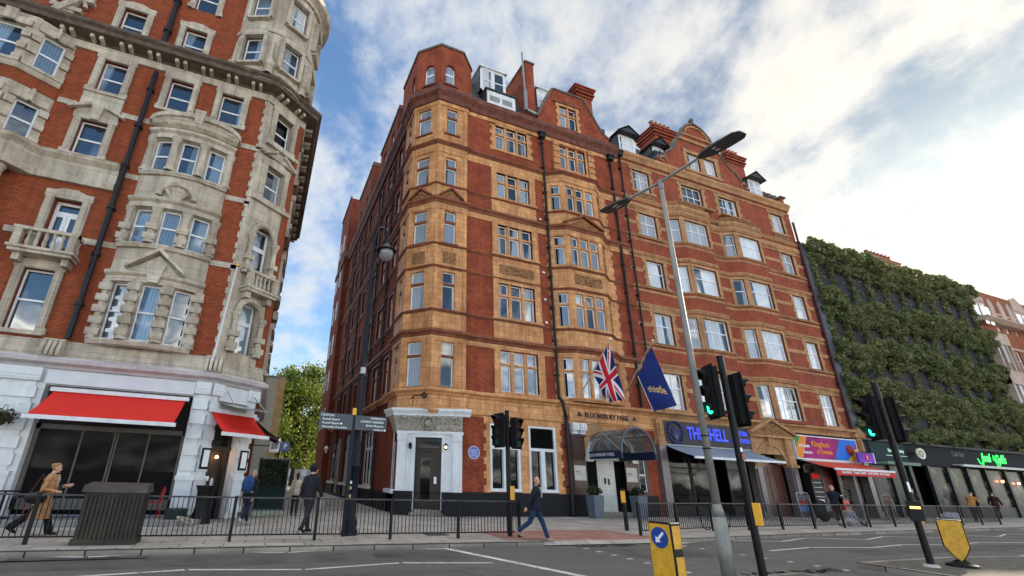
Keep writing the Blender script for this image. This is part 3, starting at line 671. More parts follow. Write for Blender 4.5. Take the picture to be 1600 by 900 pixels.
# ground floor: terracotta frame round two tall white windows with louvres
s = MB()
for q in range(11):
    z0 = 1.02+0.31*q; e = 0.13 if q % 2 else 0.0
    if z0+0.31 > 4.44: break
    s.fb(F, 10.02+e, 10.36, -0.1, 0.04, z0, z0+0.31); s.fb(F, 14.16, 14.52-e, -0.1, 0.04, z0, z0+0.31); s.fb(F, 12.06, 12.52, -0.1, 0.04, z0, z0+0.31)
s.fb(F, 10.02, 14.52, -0.1, 0.045, 4.2, 4.44); s.build('window_surround', m_terra, H)
for (a0, a1, z0, z1) in gw:
    fr = MB()
    for (p, q) in ((a0, a0+0.13), (a1-0.13, a1)): fr.fb(F, p, q, -0.18, 0.0, z0, z1)
    fr.fb(F, a0, a1, -0.18, 0.01, z1-0.1, z1); fr.fb(F, a0, a1, -0.18, 0.02, z0, z0+0.14); fr.fb(F, a0+0.13, a1-0.13, -0.18, 0.0, 2.98, 3.12); am = (a0+a1)/2; fr.fb(F, am-0.12, am+0.12, -0.17, 0.005, z0+0.14, 2.98); fr.fb(F, am-0.05, am+0.05, -0.1, 0.03, z0+0.14, 2.98)
    wo = fr.build('window', m_white, H); g = MB(); g.quad(F.p(a0, -0.15, z0), F.p(a1, -0.15, z0), F.p(a1, -0.15, 3.0), F.p(a0, -0.15, 3.0)); g.build('pane', m_paneD, wo)
    g = MB()
    for q in range(11): zz = 3.14+q*0.085; g.add([F.p(a0+0.13, -0.03, zz), F.p(a1-0.13, -0.03, zz), F.p(a1-0.13, -0.12, zz+0.07), F.p(a0+0.13, -0.12, zz+0.07)], [(0, 1, 2, 3)])
    g.fb(F, a0+.1, a1-.1, -0.2, -0.15, 3.1, 4.1); g.build('louvre', m_black, wo)
g = MB(); g.fb(F, 8.7, 15.0, -0.1, 0.12, 0.0, 0.92); g.fb(F, 8.7, 15.0, -0.1, 0.16, 0.92, 1.02); g.build('plinth', m_blackm, H)
g = MB(); g.fb(F, 8.72, 9.0, -.1, .06, 1.0, 4.44); g.build('corner_pier', m_brick1, H)
# row six above the bay: window between rusticated pilasters
s = MB(); rs = lights(F, 15.87, 17.95, 21.12, 22.95, 3, 0.17, 22.32, s, d0=-0.2, d1=-0.02)
s.build('mullions', m_terra, H); window(F, rs, -0.2, H)
s = MB(); s.fb(F, 15.72, 15.87, -.1, .05, 20.9, 23.06); s.fb(F, 17.95, 18.1, -.1, .05, 20.9, 23.06); s.fb(F, 15.72, 18.1, -.1, .09, 20.9, 21.08)
for a in (15.3, 18.18):
    s.fb(F, a, a+0.4, -.1, .1, 20.6, 23.3)
    for q in range(5): s.fb(F, a-0.03, a+0.43, -.1, .17, 20.8+q*0.5, 21.1+q*0.5)
    s.fb(F, a-0.06, a+0.46, -.1, .2, 20.45, 20.65)
s.build('pilasters', m_terra, H)
# the canted bay
bm = MB()
for k in range(4):
    r, tz = ROWS[k], TZ[k]
    zlo = {0: 5.6, 1: 8.2, 2: 12.1, 3: 16.1}[k]; zhi = {0: 8.2, 1: 12.1, 2: 16.1, 3: 20.06}[k]
    for i in range(3):
        Fi = Fr.seg(BAY[i], BAY[i+1]); L_ = Fi.len
        a0, a1 = ((0.3, 0.86), (0.27, 2.33), (0.12, 0.72))[i]; bm.wall(Fi, 0, L_, zlo, zhi, [(a0, a1, r[0], r[1])], rev=0.24)
        sm = MB(); rs = lights(Fi, a0, a1, r[0], r[1], (1, 3, 1)[i], 0.16, tz, sm, d0=-0.2, d1=-0.015)
        sm.fb(Fi, 0.02, L_-0.02, -0.05, 0.07, r[0]-0.13, r[0]); sm.build('mullions', m_terra, H); window(Fi, rs, -0.19, H)
bm.build('bay_wall', m_terra, H)
g = MB(); g.prism([(14.5, 20.3), (14.6, 20.05), (15.55, 19.72), (17.95, 19.72), (18.8, 20.05), (18.9, 20.3)], 5.7, 20.0); g.build('bay_core', m_dark, H)
Fb = Fr.seg(BAY[1], BAY[2]); g = MB()
for s_ in (-1, 1): g.poly(Fb, [(1.3, 17.12), (1.3+s_*1.5, 16.38), (1.3+s_*1.5, 16.5), (1.3, 17.3)][::s_], 0, 0.22)
g.build('pediment', m_terraR, H); g = MB(); g.poly(Fb, [(0.2, 16.4), (2.4, 16.4), (1.3, 17.05)], 0, 0.05)
for q in range(30):
    x = rnd.uniform(0.55, 2.05); g.ball(Fb.p(x, 0.05, 16.5+rnd.random()*(0.45-abs(x-1.3)*0.5)), rnd.uniform(.03, .07), 6, 4)
g.build('carving', m_carveT, H)
g = MB(); g.fb(Fb, 0.35, 2.3, 0.0, 0.03, 12.45, 13.1)
for q in range(70): g.ball(Fb.p(rnd.uniform(.42, 2.22), 0.03, rnd.uniform(12.5, 13.05)), rnd.uniform(.03, .075), 6, 4)
g.build('carved_panel', m_carveT, H)
# toothed strips beside the bay and the white security cameras
s = MB()
for q in range(50):
    z0 = 5.65+0.3*q
    if z0 > 20: break
    e = 0.1 if q % 2 else 0
    s.fb(F, 14.42-0.0+e-0.1, 14.6, -.05, .035, z0, z0+0.3); s.fb(F, 18.8, 19.32-e, -.05, .035, z0, z0+0.3)
s.build('quoins', m_terra, H)
for z in (11.3, 13.0, 9.9, 16.6): g = MB(); g.ball((13.98, 19.9, z), 0.07, 8, 6); g.fb(F, 13.93, 14.03, 0, 0.08, z+0.02, z+0.1); g.build('camera_dome', m_whitef, H)
# gable over the bay
g = MB(); gp = [(14.25, 24.25), (14.35, 24.95), (15.6, 27.75), (15.8, 27.9), (18.2, 27.9), (18.5, 27.6), (19.25, 26.1), (19.75, 25.3), (20.3, 24.9), (20.5, 24.25)]
def gable(g, pts, hole, d0=0.0, d1=-0.35):
    """gable wall with a rectangular opening"""
    def top(x):
        zs = []
        for p, q in zip(pts, pts[1:]):
            if p[0] != q[0] and p[0] <= x <= q[0]: zs.append(p[1]+(q[1]-p[1])*(x-p[0])/(q[0]-p[0]))
        return max(zs) if zs else pts[0][1]
    xs = sorted({p[0] for p in pts} | ({h for hh in hole for h in hh[:2]})); zb = pts[0][1]
    for a, b_ in zip(xs, xs[1:]):
        ta, tb_ = top(a+1e-6), top(b_-1e-6); mid = (a+b_)/2; hh = [h for h in hole if h[0] < mid < h[1]]
        segs = [(zb, zb, ta, tb_)] if not hh else [(zb, zb, hh[0][2], hh[0][2]), (hh[0][3], hh[0][3], ta, tb_)]
        for z0, z1, z2, z3 in segs:
            g.quad(F.p(a, d0, z0), F.p(b_, d0, z1), F.p(b_, d0, z3), F.p(a, d0, z2)); g.quad(F.p(a, d1, z0), F.p(b_, d1, z1), F.p(b_, d1, z3), F.p(a, d1, z2))
    for h in hole: 
        for (p, q) in (((h[0], h[2]), (h[0], h[3])), ((h[1], h[2]), (h[1], h[3])), ((h[0], h[3]), (h[1], h[3])), ((h[0], h[2]), (h[1], h[2]))): g.quad(F.p(p[0], d0, p[1]), F.p(q[0], d0, q[1]), F.p(q[0], d0-0.25, q[1]), F.p(p[0], d0-0.25, p[1]))
def coping(pts, mat, parent, d0=0.08, d1=-0.42, th=0.12, name='coping'):
    g = MB()
    for p, q in zip(pts, pts[1:]):
        l = math.hypot(q[0]-p[0], q[1]-p[1]); nx, nz_ = -(q[1]-p[1])/l*th, (q[0]-p[0])/l*th
        g.add([F.p(x, d, z) for d in (d0, d1) for x, z in (p, q, (q[0]+nx, q[1]+nz_), (p[0]+nx, p[1]+nz_))], [(0, 1, 2, 3), (4, 7, 6, 5), (0, 4, 5, 1), (3, 2, 6, 7), (0, 3, 7, 4), (1, 5, 6, 2)])
    g.build(name, mat, parent)
gable(g, gp, [(16.15, 17.55, 24.75, 26.55)]); g.build('gable_wall', m_brick1, H); coping(gp[1:-1], m_coping, H)
s = MB(); rs = lights(F, 16.15, 17.55, 24.75, 26.55, 2, 0.16, 25.9, s, d0=-.2, d1=0.0); 
for q in range(7):
    e = .1 if q % 2 else 0; s.fb(F, 15.85+e, 16.15, -.05, .05, 24.6+.3*q, 24.9+.3*q); s.fb(F, 17.55, 17.85-e, -.05, .05, 24.6+.3*q, 24.9+.3*q)
s.fb(F, 15.85, 17.85, -.05, .06, 26.55, 26.75); s.build('window_surround', m_terra, H); window(F, rs, -0.18, H)
g = MB(); g.fb(F, 15.7, 18.0, -.05, .12, 26.78, 26.92); 
for q in range(9): g.ball(F.p(16.85+rnd.uniform(-.25, .25), .05, 27.0+rnd.uniform(-.1, .15)), .07, 6, 4)
g.build('hood_mould', m_terraR, H)
g = MB(); g.box(14.4, 20.4, 20.35, 24.5, 24.2, 26.2); g.build('gable_back', m_slate, H)
# mansard between turret and gable, dormers, party wall with flue, railings
g = MB(); g.add([(9.7, 20.25, 24.3), (14.4, 20.25, 24.3), (14.4, 21.9, 28.1), (9.7, 21.9, 28.1), (14.4, 30, 28.1), (9.7, 30, 28.1)], [(0, 1, 2, 3), (3, 2, 4, 5)]); g.build('mansard_roof', m_slate, H)
def dormer(x0, x1, z0, z1, yf, back, parent, kind='flat', wood=m_white, lights_=2):
    Fd = Fr(0, yf, 1, 0); g = MB(); g.fb(Fd, x0, x0+0.14, -0.1, 0.0, z0, z1); g.fb(Fd, x1-0.14, x1, -0.1, 0, z0, z1); g.fb(Fd, x0, x1, -0.1, 0.0, z0, z0+0.1); g.fb(Fd, x0, x1, -0.1, 0.0, z1-0.1, z1)
    if lights_ == 2: xm = (x0+x1)/2; g.fb(Fd, xm-0.08, xm+0.08, -0.1, 0.01, z0, z1)
    d_ = g.build('dormer', wood, parent)
    g = MB(); 
    for x in (x0, x1): g.quad((x, yf, z0), (x, yf, z1), (x, back, z1), (x, back, z0))
    g.build('cheek', M('grey_lead', (0.17, 0.18, 0.20), 0.6, var=.6), d_)
    w_ = (x1-x0-0.28-(0.16 if lights_ == 2 else 0))/lights_
    for k in range(lights_):
        a = x0+0.14+k*(w_+0.16); window(Fd, [(a, a+w_, z0+0.1, z1-0.1)], -0.08, parent, fw=0.06, mp_=m_paneN, sash=True)
    g = MB()
    if kind == 'flat': g.box(x0-0.1, x1+0.1, yf-0.12, back, z1, z1+0.1); g.build('dormer_roof', wood, d_)
    else:
        xm = (x0+x1)/2; h = 0.75
        g.add([(x0-.3, yf-.45, z1), (x1+.3, yf-.45, z1), (xm, yf-.45, z1+h), (x0-.3, back, z1), (x1+.3, back, z1), (xm, back, z1+h)], [(0, 2, 5, 3), (1, 4, 5, 2), (0, 3, 4, 1), (3, 5, 4)])
        g.add([(x0-.12, yf-.38, z1+.02), (x1+.12, yf-.38, z1+.02), (xm, yf-.38, z1+h-.16)], [(0, 1, 2)]); g.build('dormer_roof', m_slate, d_)
dormer(10.35, 12.35, 26.5, 28.55, 20.75, 23, H)
dormer(15.0, 16.3, 26.6, 28.65, 20.9, 23, H, lights_=1)
g = MB(); g.box(10.55, 12.75, 20.25, 21.6, 24.85, 26.05); o_ = g.build('plant_box', m_white, H)
g = MB(); g.box(10.45, 12.85, 20.15, 21.6, 26.05, 26.17); g.box(10.5, 10.58, 20.2, 21.6, 24.85, 26.05); g.build('lid', m_slate, o_)
g = MB()
for x0 in (10.8, 11.75): g.box(x0, x0+.75, 20.235, 20.25, 25.2, 25.65)
g.build('grille', m_grey, o_)
g = MB(); g.box(13.75, 14.42, 20.3, 24, 24.3, 30.0); g.build('party_wall', m_brick1, H); g = MB(); g.box(13.68, 14.5, 20.22, 24, 30.0, 30.12); g.build('coping', m_coping, H)
g = MB(); g.tube([(13.5, 20.1, 25.2), (13.5, 20.1, 26.0), (13.42, 20.15, 30.6)], 0.07, 8); g.tube([(13.5, 20.1, 25.3), (14.3, 20.1, 25.15)], 0.1, 8); g.tube([(13.5, 20.1, 25.2), (13.5, 20.1, 27)], 0.12, 8); g.build('flue_pipe', m_grey, H)
g = MB()
for z in (28.75, 29.15): g.tube([(9.8, 21.8, z), (15.8, 21.8, z)], 0.018, 5)
for x in (9.8, 11.3, 12.8, 14.6, 15.8): g.tube([(x, 21.8, 28.1), (x, 21.8, 29.15)], 0.018, 5)
g.build('roof_rail', m_grey, H)
def chimney(x0, x1, y0, y1, z0, z1, parent, pots=4, mat=None):
    g = MB(); g.box(x0, x1, y0, y1, z0, z1-0.9); e = 0
    for k, (dz, e) in enumerate(((0.9, 0.1), (0.65, 0.2), (0.45, 0.1), (0.3, 0.22), (0.12, 0.3))): g.box(x0-e, x1+e, y0-e, y1+e, z1-dz, z1-dz+0.16 if k < 4 else z1)
    g.box(x0, x1, y0, y1, z1-0.9, z1-0.1); c = g.build('chimney', mat or m_brick1, parent)
    for k in range(pots): g = MB(); g.lathe((x0+(x1-x0)*(k+.5)/max(pots, 1), y0+.35, z1), [(0.17, -.05), (0.2, 0.1), (0.15, 0.2), (0.16, 0.85), (0.21, 0.9), (0.13, .95)], 10); g.build('chimney_pot', m_pot, c, smooth=True)
chimney(18.9, 20.3, 21.2, 23.5, 24.2, 30.7, H, 0)
# rainwater pipes
def pipe(F_, a, z0, z1, parent, d=0.12, hop=True, mat=None, r=0.075):
    g = MB(); g.tube([F_.p(a, d, z0), F_.p(a, d, z1)], r, 8)
    z = z0+1.2
    while z < z1-0.3: g.tube([F_.p(a, d, z), F_.p(a, d, z+0.12)], r*1.45, 8); g.fb(F_, a-.12, a+.12, 0, d, z+.02, z+.1); z += 1.95
    if hop: g.fb(F_, a-0.2, a+0.2, 0.0, 0.32, z1, z1+0.32); g.fb(F_, a-0.27, a+0.27, 0, .36, z1+.32, z1+.42)
    g.build('rainwater_pipe', mat or m_pipe, parent, smooth=False)
pipe(F, 14.42-0.0, 5.7, 22.95, H, d=0.16); pipe(F, 20.05, 5.7, 22.9, H); pipe(F, 14.75, 0.1, 4.9, H, d=0.2, r=0.1, hop=False); 
g = MB(); g.tube([F.p(14.42, 0.2, 5.75), F.p(14.42, 0.45, 5.5), F.p(14.5, 0.42, 5.1), F.p(14.75, 0.2, 4.7)], 0.09, 8); g.build('rainwater_pipe', m_pipe, H)
# corner doorway under the carved console
A_, B_ = (6.0, 20.95), (8.8, 19.75); Fp = Fr.seg(A_, B_); PLn = Fp.len; dc = 1.47
g = MB(); g.wall(Fp, 0.0, PLn, 0.95, 4.7, [(dc-0.62, dc+0.62, 0.95, 3.35)], rev=0.35); g.wall(Fp, 0, PLn, 0.0, 0.95, [(dc-0.62, dc+0.62, 0, 0.95)], rev=.35)
g.build('doorcase_wall', m_white, H)
g = MB()
for a in (0.02, PLn-0.44): g.fb(Fp, a, a+0.42, -.05, .1, 0.98, 3.25); g.fb(Fp, a-.02, a+0.44, -.05, .16, 3.2, 3.5)
for a in (dc-0.78, dc+0.62): g.fb(Fp, a, a+0.16, -.02, .06, .98, 3.5)
g.fb(Fp, dc-.78, dc+.78, -.02, .07, 3.35, 3.5); g.fb(Fp, -0.05, PLn+.05, -.05, .13, 3.5, 3.62); g.build('door_surround', m_white, H)
g = MB(); 
for a0, a1 in ((-0.05, dc-0.66), (dc+0.66, PLn+.05)): g.fb(Fp, a0, a1, -.05, .18, 0, .88); g.fb(Fp, a0, a1, -.05, .24, .88, .99)
g.build('plinth', m_blackm, H)
# console swelling out to carry the turret
cp = MB()
path = [(5.95, 21.6), (5.98, 21.1), (6.6, 20.45), (7.3, 20.13), (8.05, 19.95), (8.78, 19.78)]
path = [(6.0+0.0, 21.5), A_, (6.93, 20.55), (7.86, 20.15), B_]
pr = [(-.2, 3.6), (.08, 3.6), (.14, 3.75), (.2, 3.95), (.32, 4.15), (.38, 4.3), (-.2, 4.3)]; cp.mould(path, pr)
co = cp.build('console', m_carve, H)
cp = MB()
for q in range(90):
    a = rnd.uniform(0.1, PLn-0.15); z = rnd.uniform(3.66, 4.28); dd = 0.08+0.28*((z-3.6)/0.7)**1.4; r_ = rnd.uniform(.04, .09); cp.ball(Fp.p(a, dd, z), r_, 7, 5, 1.3, 1, .8)
for q in range(20):
    an = 2*math.pi*q/20; cp.ball(Fp.p(1.45+.26*math.cos(an), .36+.1*math.sin(an), 3.98+.27*math.sin(an)), .055, 6, 5)
cp.ball(Fp.p(1.45, .3, 3.96), .2, 10, 8)
for a in (.3, 1.0, 1.95, 2.7): cp.ball(Fp.p(a, .46, 4.22), .11, 8, 6)
cp.build('carving', m_carve, co, smooth=True)
cp = MB(); cp.mould([(5.9, 21.7), A_, B_, (9.05, 19.75)], [(-.3, 4.3), (.36, 4.3), (.38, 4.4), (.44, 4.48), (.48, 4.54), (.48, 4.64), (-.3, 4.66)]); cp.build('console_cornice', m_white, H)
g = MB(); g.fb(Fp, dc-.62, dc+.62, -.36, -.3, 0, 3.35); g.fb(Fp, dc-.62, dc-.5, -.3, -.2, .2, 3.35); g.fb(Fp, dc+.5, dc+.62, -.3, -.2, .2, 3.35); g.fb(Fp, dc-.62, dc+.62, -.3, -.18, 2.72, 2.84)
do = g.build('door', M('black_brown_door', (0.02, 0.014, 0.012), .3), H)
g = MB(); g.fb(Fp, dc-.5, dc+.5, -.3, -.24, .2, 2.7); g.build('door_leaf', M('dark_door_leaf', (0.03, 0.018, 0.014), .3), do)
g = MB(); g.fb(Fp, dc-.34, dc+.1, -.24, -.232, .6, 2.45); g.fb(Fp, dc-.5, dc+.5, -.26, -.2, 2.88, 3.2); g.build('pane', m_paneD, do)
g = MB(); g.fb(Fp, dc+.28, dc+.4, -.24, -.21, 1.32, 1.62); g.build('notice', m_whitef, do)
g = MB(); g.fb(Fp, dc-.75, dc+.75, -.3, .35, 0, .12); g.fb(Fp, dc-.68, dc+.68, -.3, .12, .12, .24); g.build('door_steps', m_kerb, H)
g = MB(); text_on(g, Fp, dc, -.198, 3.04, '2 Cosmo Place', .12, .004); g.build('door_lettering', M('gilt', (.5, .36, .14), .4), do) if False else None
for a, lit in ((.62, False), (2.28, True)):
    g = MB(); g.fb(Fp, a-.05, a+.05, 0, .12, 3.0, 3.08); g.lathe(Fp.p(a, .14, 2.8), [(.03, 0), (.07, .05), (.08, .2), (.05, .27), (.01, .3)], 8); lo = g.build('wall_lamp', m_black, H)
    if lit: g = MB(); g.ball(Fp.p(a, .14, 2.9), .05, 8, 6); g.ball(Fp.p(a, .2, 2.92), .045, 8, 6); g.build('bulb', M('lit_bulb', (1, .6, .3), .5, emis=(1, .55, .2), es=14), lo)
# ------------------------------------------------------------------ side front along the side street
Fs = Fr(6.1, 0, 0, -1)      # a = -y
def sy(y): return -y
g = MB(); sh = []; wins = []
cols = [24.4, 26.9, 30.2, 33.5, 37.6, 41.4]
for ci, yc in enumerate(cols):
    for k, r in enumerate(ROWS):
        hw = 0.5 if ci not in (1, 4) else 0.85
        h = (-(yc)-hw, -(yc)+hw, r[0]-0.05, r[1]); sh.append(h); wins.append((h, k, hw))
gr = [(21.7, 23.4), (26.4, 28.9), (30.6, 33.6), (34.2, 36.4), (39.5, 42.4)]
for (y0, y1) in gr: sh.append((-y1, -y0, 1.05, 4.1))
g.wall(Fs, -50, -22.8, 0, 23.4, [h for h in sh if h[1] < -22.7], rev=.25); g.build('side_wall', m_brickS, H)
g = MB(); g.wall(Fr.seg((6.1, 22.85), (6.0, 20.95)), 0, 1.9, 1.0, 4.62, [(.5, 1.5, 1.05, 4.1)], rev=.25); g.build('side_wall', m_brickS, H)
window(Fr.seg((6.1, 22.85), (6.0, 20.95)), [(.5, .98, 1.05, 3.1), (1.02, 1.5, 1.05, 3.1), (.5, 1.5, 3.1, 4.1)], -.15, H, m_white, m_paneD, fw=.08)
g = MB(); g.fb(Fr.seg((6.1, 22.85), (6.0, 20.95)), .2, 1.95, -.05, .2, .86, 1.04); g.build('sill', m_white, H)
for h, k, hw in wins:
    if h[1] > -22.8: continue
    sm = MB(); rs = lights(Fs, h[0], h[1], h[2], h[3], 1 if hw < .6 else 2, .14, TZ[k], sm if hw > .6 else None, d0=-.18, d1=-.02); sm.fb(Fs, h[0]-.1, h[1]+.1, -.05, .1, h[2]-.14, h[2]); sm.fb(Fs, h[0]-.15, h[0], -.05, .05, h[2], h[3]+.15); sm.fb(Fs, h[1], h[1]+.15, -.05, .05, h[2], h[3]+.15); sm.fb(Fs, h[0], h[1], -.05, .045, h[3], h[3]+.15)
    sm.build('window_surround', m_terraR, H); window(Fs, rs, -.18, H)
for (y0, y1) in gr[1:]:
    n = 3; w_ = (y1-y0)/n; rs = []
    for q in range(n): rs += [(-y1+q*w_, -y1+(q+1)*w_, 1.05, 3.1), (-y1+q*w_, -y1+(q+1)*w_, 3.1, 4.1)]
    window(Fs, rs, -.15, H, m_white, m_paneD, fw=.09)
    g = MB(); g.fb(Fs, -y1-.2, -y0+.2, -.05, .18, .88, 1.04); g.build('sill', m_white, H)
g = MB()
for a in (-29.6, -34.0, -38.0): g.fb(Fs, a-.22, a+.22, -.05, .15, .2, 4.3)
g.build('pilaster', M('grey_painted_stone', (.35, .34, .34), .6), H)
g = MB(); g.fb(Fs, -50, -22.85, -.05, .06, 0, .85); g.build('plinth', m_blackm, H)
for a in (-25.6, -29.0, -35.2, -39.6): pipe(Fs, a, .2, 22.9, H, hop=False, r=.06, d=.1)
# attic blocks with sloping shoulders above the side cornice
def attic(y0, y1, zt, xo=0.0, zb=24.2):
    g = MB(); Fa = Fr(6.1-xo, 0, 0, -1); L0, L1 = -y1, -y0; zm = zt
    wn = [(L0+(L1-L0)*f-.45, L0+(L1-L0)*f+.45, zb+.9, zb+2.7) for f in ((.5,) if y1-y0 < 5 else (.28, .72))]
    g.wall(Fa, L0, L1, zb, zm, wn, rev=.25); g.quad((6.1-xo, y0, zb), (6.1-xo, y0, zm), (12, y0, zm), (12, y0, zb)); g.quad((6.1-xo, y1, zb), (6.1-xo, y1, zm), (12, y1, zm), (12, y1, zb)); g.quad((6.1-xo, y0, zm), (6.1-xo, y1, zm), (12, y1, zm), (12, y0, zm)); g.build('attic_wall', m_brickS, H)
    for h in wn: window(Fa, [h], -.18, H, sash=True)
    g = MB(); g.box(6.0-xo, 12.1, y0-.12, y0+.5, zm, zm+.16); g.box(6.0-xo, 6.5-xo, y0, y1+.1, zm, zm+.14); g.build('coping', m_coping, H)
    g = MB(); g.box(6.05-xo, 7.2, y0-.05, y0+.55, zb-.5, zm+.45); g.build('chimney', m_brickS, H)
attic(26.0, 31.6, 27.9); attic(35.0, 41.3, 29.3)
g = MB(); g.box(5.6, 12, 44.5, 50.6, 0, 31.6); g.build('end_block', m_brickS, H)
for k in range(6):
    z = 5.8+3.85*k+(0.6 if k == 5 else 0); window(Fr(5.6, 0, 0, -1), [(-49.6, -48.7, z, z+2), (-47.2, -46.3, z, z+2)], .01, H, sash=True)
g = MB(); g.fb(Fr(5.6, 0, 0, -1), -50.7, -44.4, -.05, .15, 23.4, 24.0); g.fb(Fr(5.6, 0, 0, -1), -50.7, -44.4, -.05, .1, 31.6, 31.8); g.build('cornice', m_dkcorn, H)
g = MB(); g.add([(6.2, 22.6, 24.2), (6.2, 50, 24.2), (8.2, 50, 27.6), (8.2, 22.6, 27.6), (16, 22.6, 27.6), (16, 50, 27.6)], [(0, 1, 2, 3), (3, 2, 5, 4)]); g.build('side_roof', m_slate, H)
g = MB(); g.tube([(6.6, 38.5, 29.4), (6.6, 38.5, 31.4)], .03, 5); g.tube([(6.2, 38.5, 31.3), (7.2, 38.5, 31.1)], .02, 5); g.build('aerial', m_grey, H)
# ------------------------------------------------------------------ hotel entrance
EX = thing('hotel_entrance', 'x', 'entrance', (17.5, 20, 0)); ENT = H; bpy.data.objects.remove(EX)
g = MB(); g.wall(F, 15.0, 20.0, 0.0, 4.44, [(15.95, 19.15, 0, 4.1), (19.35, 19.85, 1.2, 2.9)], rev=.4); g.build('entrance_wall', m_brown, H)
window(F, [(19.35, 19.85, 1.2, 2.9)], -.1, H, m_white, m_paneD, sash=True)
g = MB()
for a0, a1 in ((15.0, 15.95), (19.0-.8+.1, 19.2)):
    g.fb(F, a0+.1, a1-.1, 0, .05, 1.25, 3.8); g.fb(F, a0, a1, 0, .14, 3.82, 3.95)
    g.fb(F, a0+.18, a1-.18, .05, .07, 2.75, 3.65)
g.build('timber_panelling', m_brown, H)
g = MB(); g.fb(F, 15.0, 15.96, -.05, .1, 0, 1.02); g.fb(F, 19.14, 20.4, -.05, .1, 0, 1.02); g.build('plinth', m_blackm, H)
g = MB(); arc = [(17.55+1.62*math.cos(q), 2.8+1.42*math.sin(q)) for q in [math.pi*k/18 for k in range(19)]]; arc2 = [(17.55+1.34*math.cos(q), 2.8+1.16*math.sin(q)) for q in [math.pi*k/18 for k in range(19)]]
for k in range(18):
    g.add([F.p(x, d, z) for d in (-.05, .16) for x, z in (arc[k], arc[k+1], arc2[k+1], arc2[k])], [(4, 5, 6, 7), (0, 1, 5, 4), (3, 7, 6, 2)])
for s_ in (-1, 1): g.fb(F, 17.55+s_*1.48-.2, 17.55+s_*1.48+.2, -.05, .2, 2.62, 2.82)
g.build('entrance_arch', M('cream_paint', (.62, .60, .54), .5, var=.4), H)
g = MB(); sp = [F.p(x, .02, z) for x, z in arc]
for k in range(18): g.quad(F.p(arc[k][0], .02, arc[k][1]), F.p(arc[k+1][0], .02, arc[k+1][1]), F.p(arc[k+1][0], .02, 4.45), F.p(arc[k][0], .02, 4.45))
g.build('arch_spandrel', m_buff2, H)
g = MB(); 
for a in (15.05, 15.52): 
    g.fb(F, a, a+.4, 0, .34, 4.15, 4.5); g.fb(F, a+.03, a+.37, 0, .22, 3.95, 4.15)
    for q in range(2): g.tube([F.p(a+.12+.16*q, .36, 4.46), F.p(a+.08+.16*q, .37, 4.3), F.p(a+.14+.16*q, .26, 4.05)], .035, 6)
g.build('white_brackets', m_white, H)
g = MB(); g.fb(F, 15.0, 19.75, 0, .18, 4.62, 5.28); g.build('name_board', m_terra, H)
g = MB(); text_on(g, F, 17.42, .19, 4.96, 'BLOOMSBURY PARK', .37, .03, bold=.012, sx=.87)
for a in (15.6, 19.3): g.poly(F, [(a-.14, 4.88), (a+.14, 4.88), (a, 5.12)], .18, .24)
g.build('carved_lettering', M('dark_brown_lettering', (.07, .03, .02), .6), H)
g = MB(); g.fb(F, 16.0, 19.15, -1.8, -1.75, 0, 4.2); g.fb(F, 15.95, 19.2, -1.8, -.3, 3.1, 3.15); g.build('lobby', m_dark, H)
g = MB(); g.fb(F, 16.3, 18.9, -.36, -.3, 2.72, 2.98); g.fb(F, 16.2, 19.0, -.36, -.2, 2.9, 3.02); g.build('door_head', M('cream_paint', (.62, .60, .54), .5), H)
g = MB(); Fq = Fr(16.95, 20.45, .95, -.22); g.fb(Fq, 0, .98, -.05, 0, .15, 2.72)
eo = g.build('entrance_door', M('cream_paint', (.62, .60, .54), .5), H); g = MB()
for z0, z1 in ((.35, 1.15), (1.3, 2.5)): g.fb(Fq, .14, .84, 0, .012, z0, z0+.03); g.fb(Fq, .14, .84, 0, .012, z1-.03, z1); g.fb(Fq, .14, .17, 0, .012, z0, z1); g.fb(Fq, .81, .84, 0, .012, z0, z1)
g.build('panel_moulding', m_white, eo); g = MB(); g.fb(Fq, .36, .46, 0, .02, 1.55, 1.85); g.fb(Fq, .56, .66, 0, .02, 1.5, 1.8); g.build('notice', m_black, eo)
g = MB(); g.fb(F, 16.25, 19.0, -.5, .3, 0, .1); g.fb(F, 16.4, 18.9, -.5, .0, .1, .2); g.build('door_steps', m_kerb, H)
for a in (15.1, 18.42): 
    g = MB(); g.fb(F, a, a+.72, .06, .09, 1.68, 2.4); wo = g.build('notice_board', M('pale_board', (.5, .48, .42), .5), H); g = MB(); text_on(g, F, a+.22, .093, 2.1, 'thistle', .12, .004); g.fb(F, a+.08, a+.6, .09, .093, 1.98, 1.995); g.build('lettering', m_black, wo)
# ================================================================== red brick building with two stacks of bays
B2 = thing('mansion_building', 'red brick building with striped stone bands, two stacks of canted bays and a scrolled gable', 'building', (30, 20, 0))
XA, XB = 20.75, 38.95
HD = [26.62-.0, 28.6]; 
top_w = [(26.75, 28.8), (30.55, 32.55)]
c1 = (22.12, 23.6); c4 = (36.5, 37.85)
bayD = [(24.45, 20), (25.45, 19.45), (28.05, 19.45), (28.85, 20)]; bayE = [(29.85, 20), (30.85, 19.45), (33.45, 19.45), (34.25, 20)]
holes = []
for k, r in enumerate(ROWS):
    holes += [(c1[0], c1[1], r[0], r[1]), (c4[0], c4[1], r[0], r[1])]
holes += [(a, b_, 21.15, 22.95) for a, b_ in top_w]
holes += [(25.5, 28.0, 5.7, 19.9), (30.9, 33.4, 5.7, 19.9)]
g = MB(); g.wall(F, XA, XB, 5.25, 23.7, holes, rev=.28); g.build('brick_wall', m_brick2, B2)
g = MB(); g.box(XA+.05, XB-.05, 20.5, 34, 5.3, 24.0); g.build('inner_block', m_brick2, B2); g = MB(); g.box(XA+.05, XB-.05, 22.4, 34, 0, 5.3); g.build('ground_floor_core', m_dark, B2)
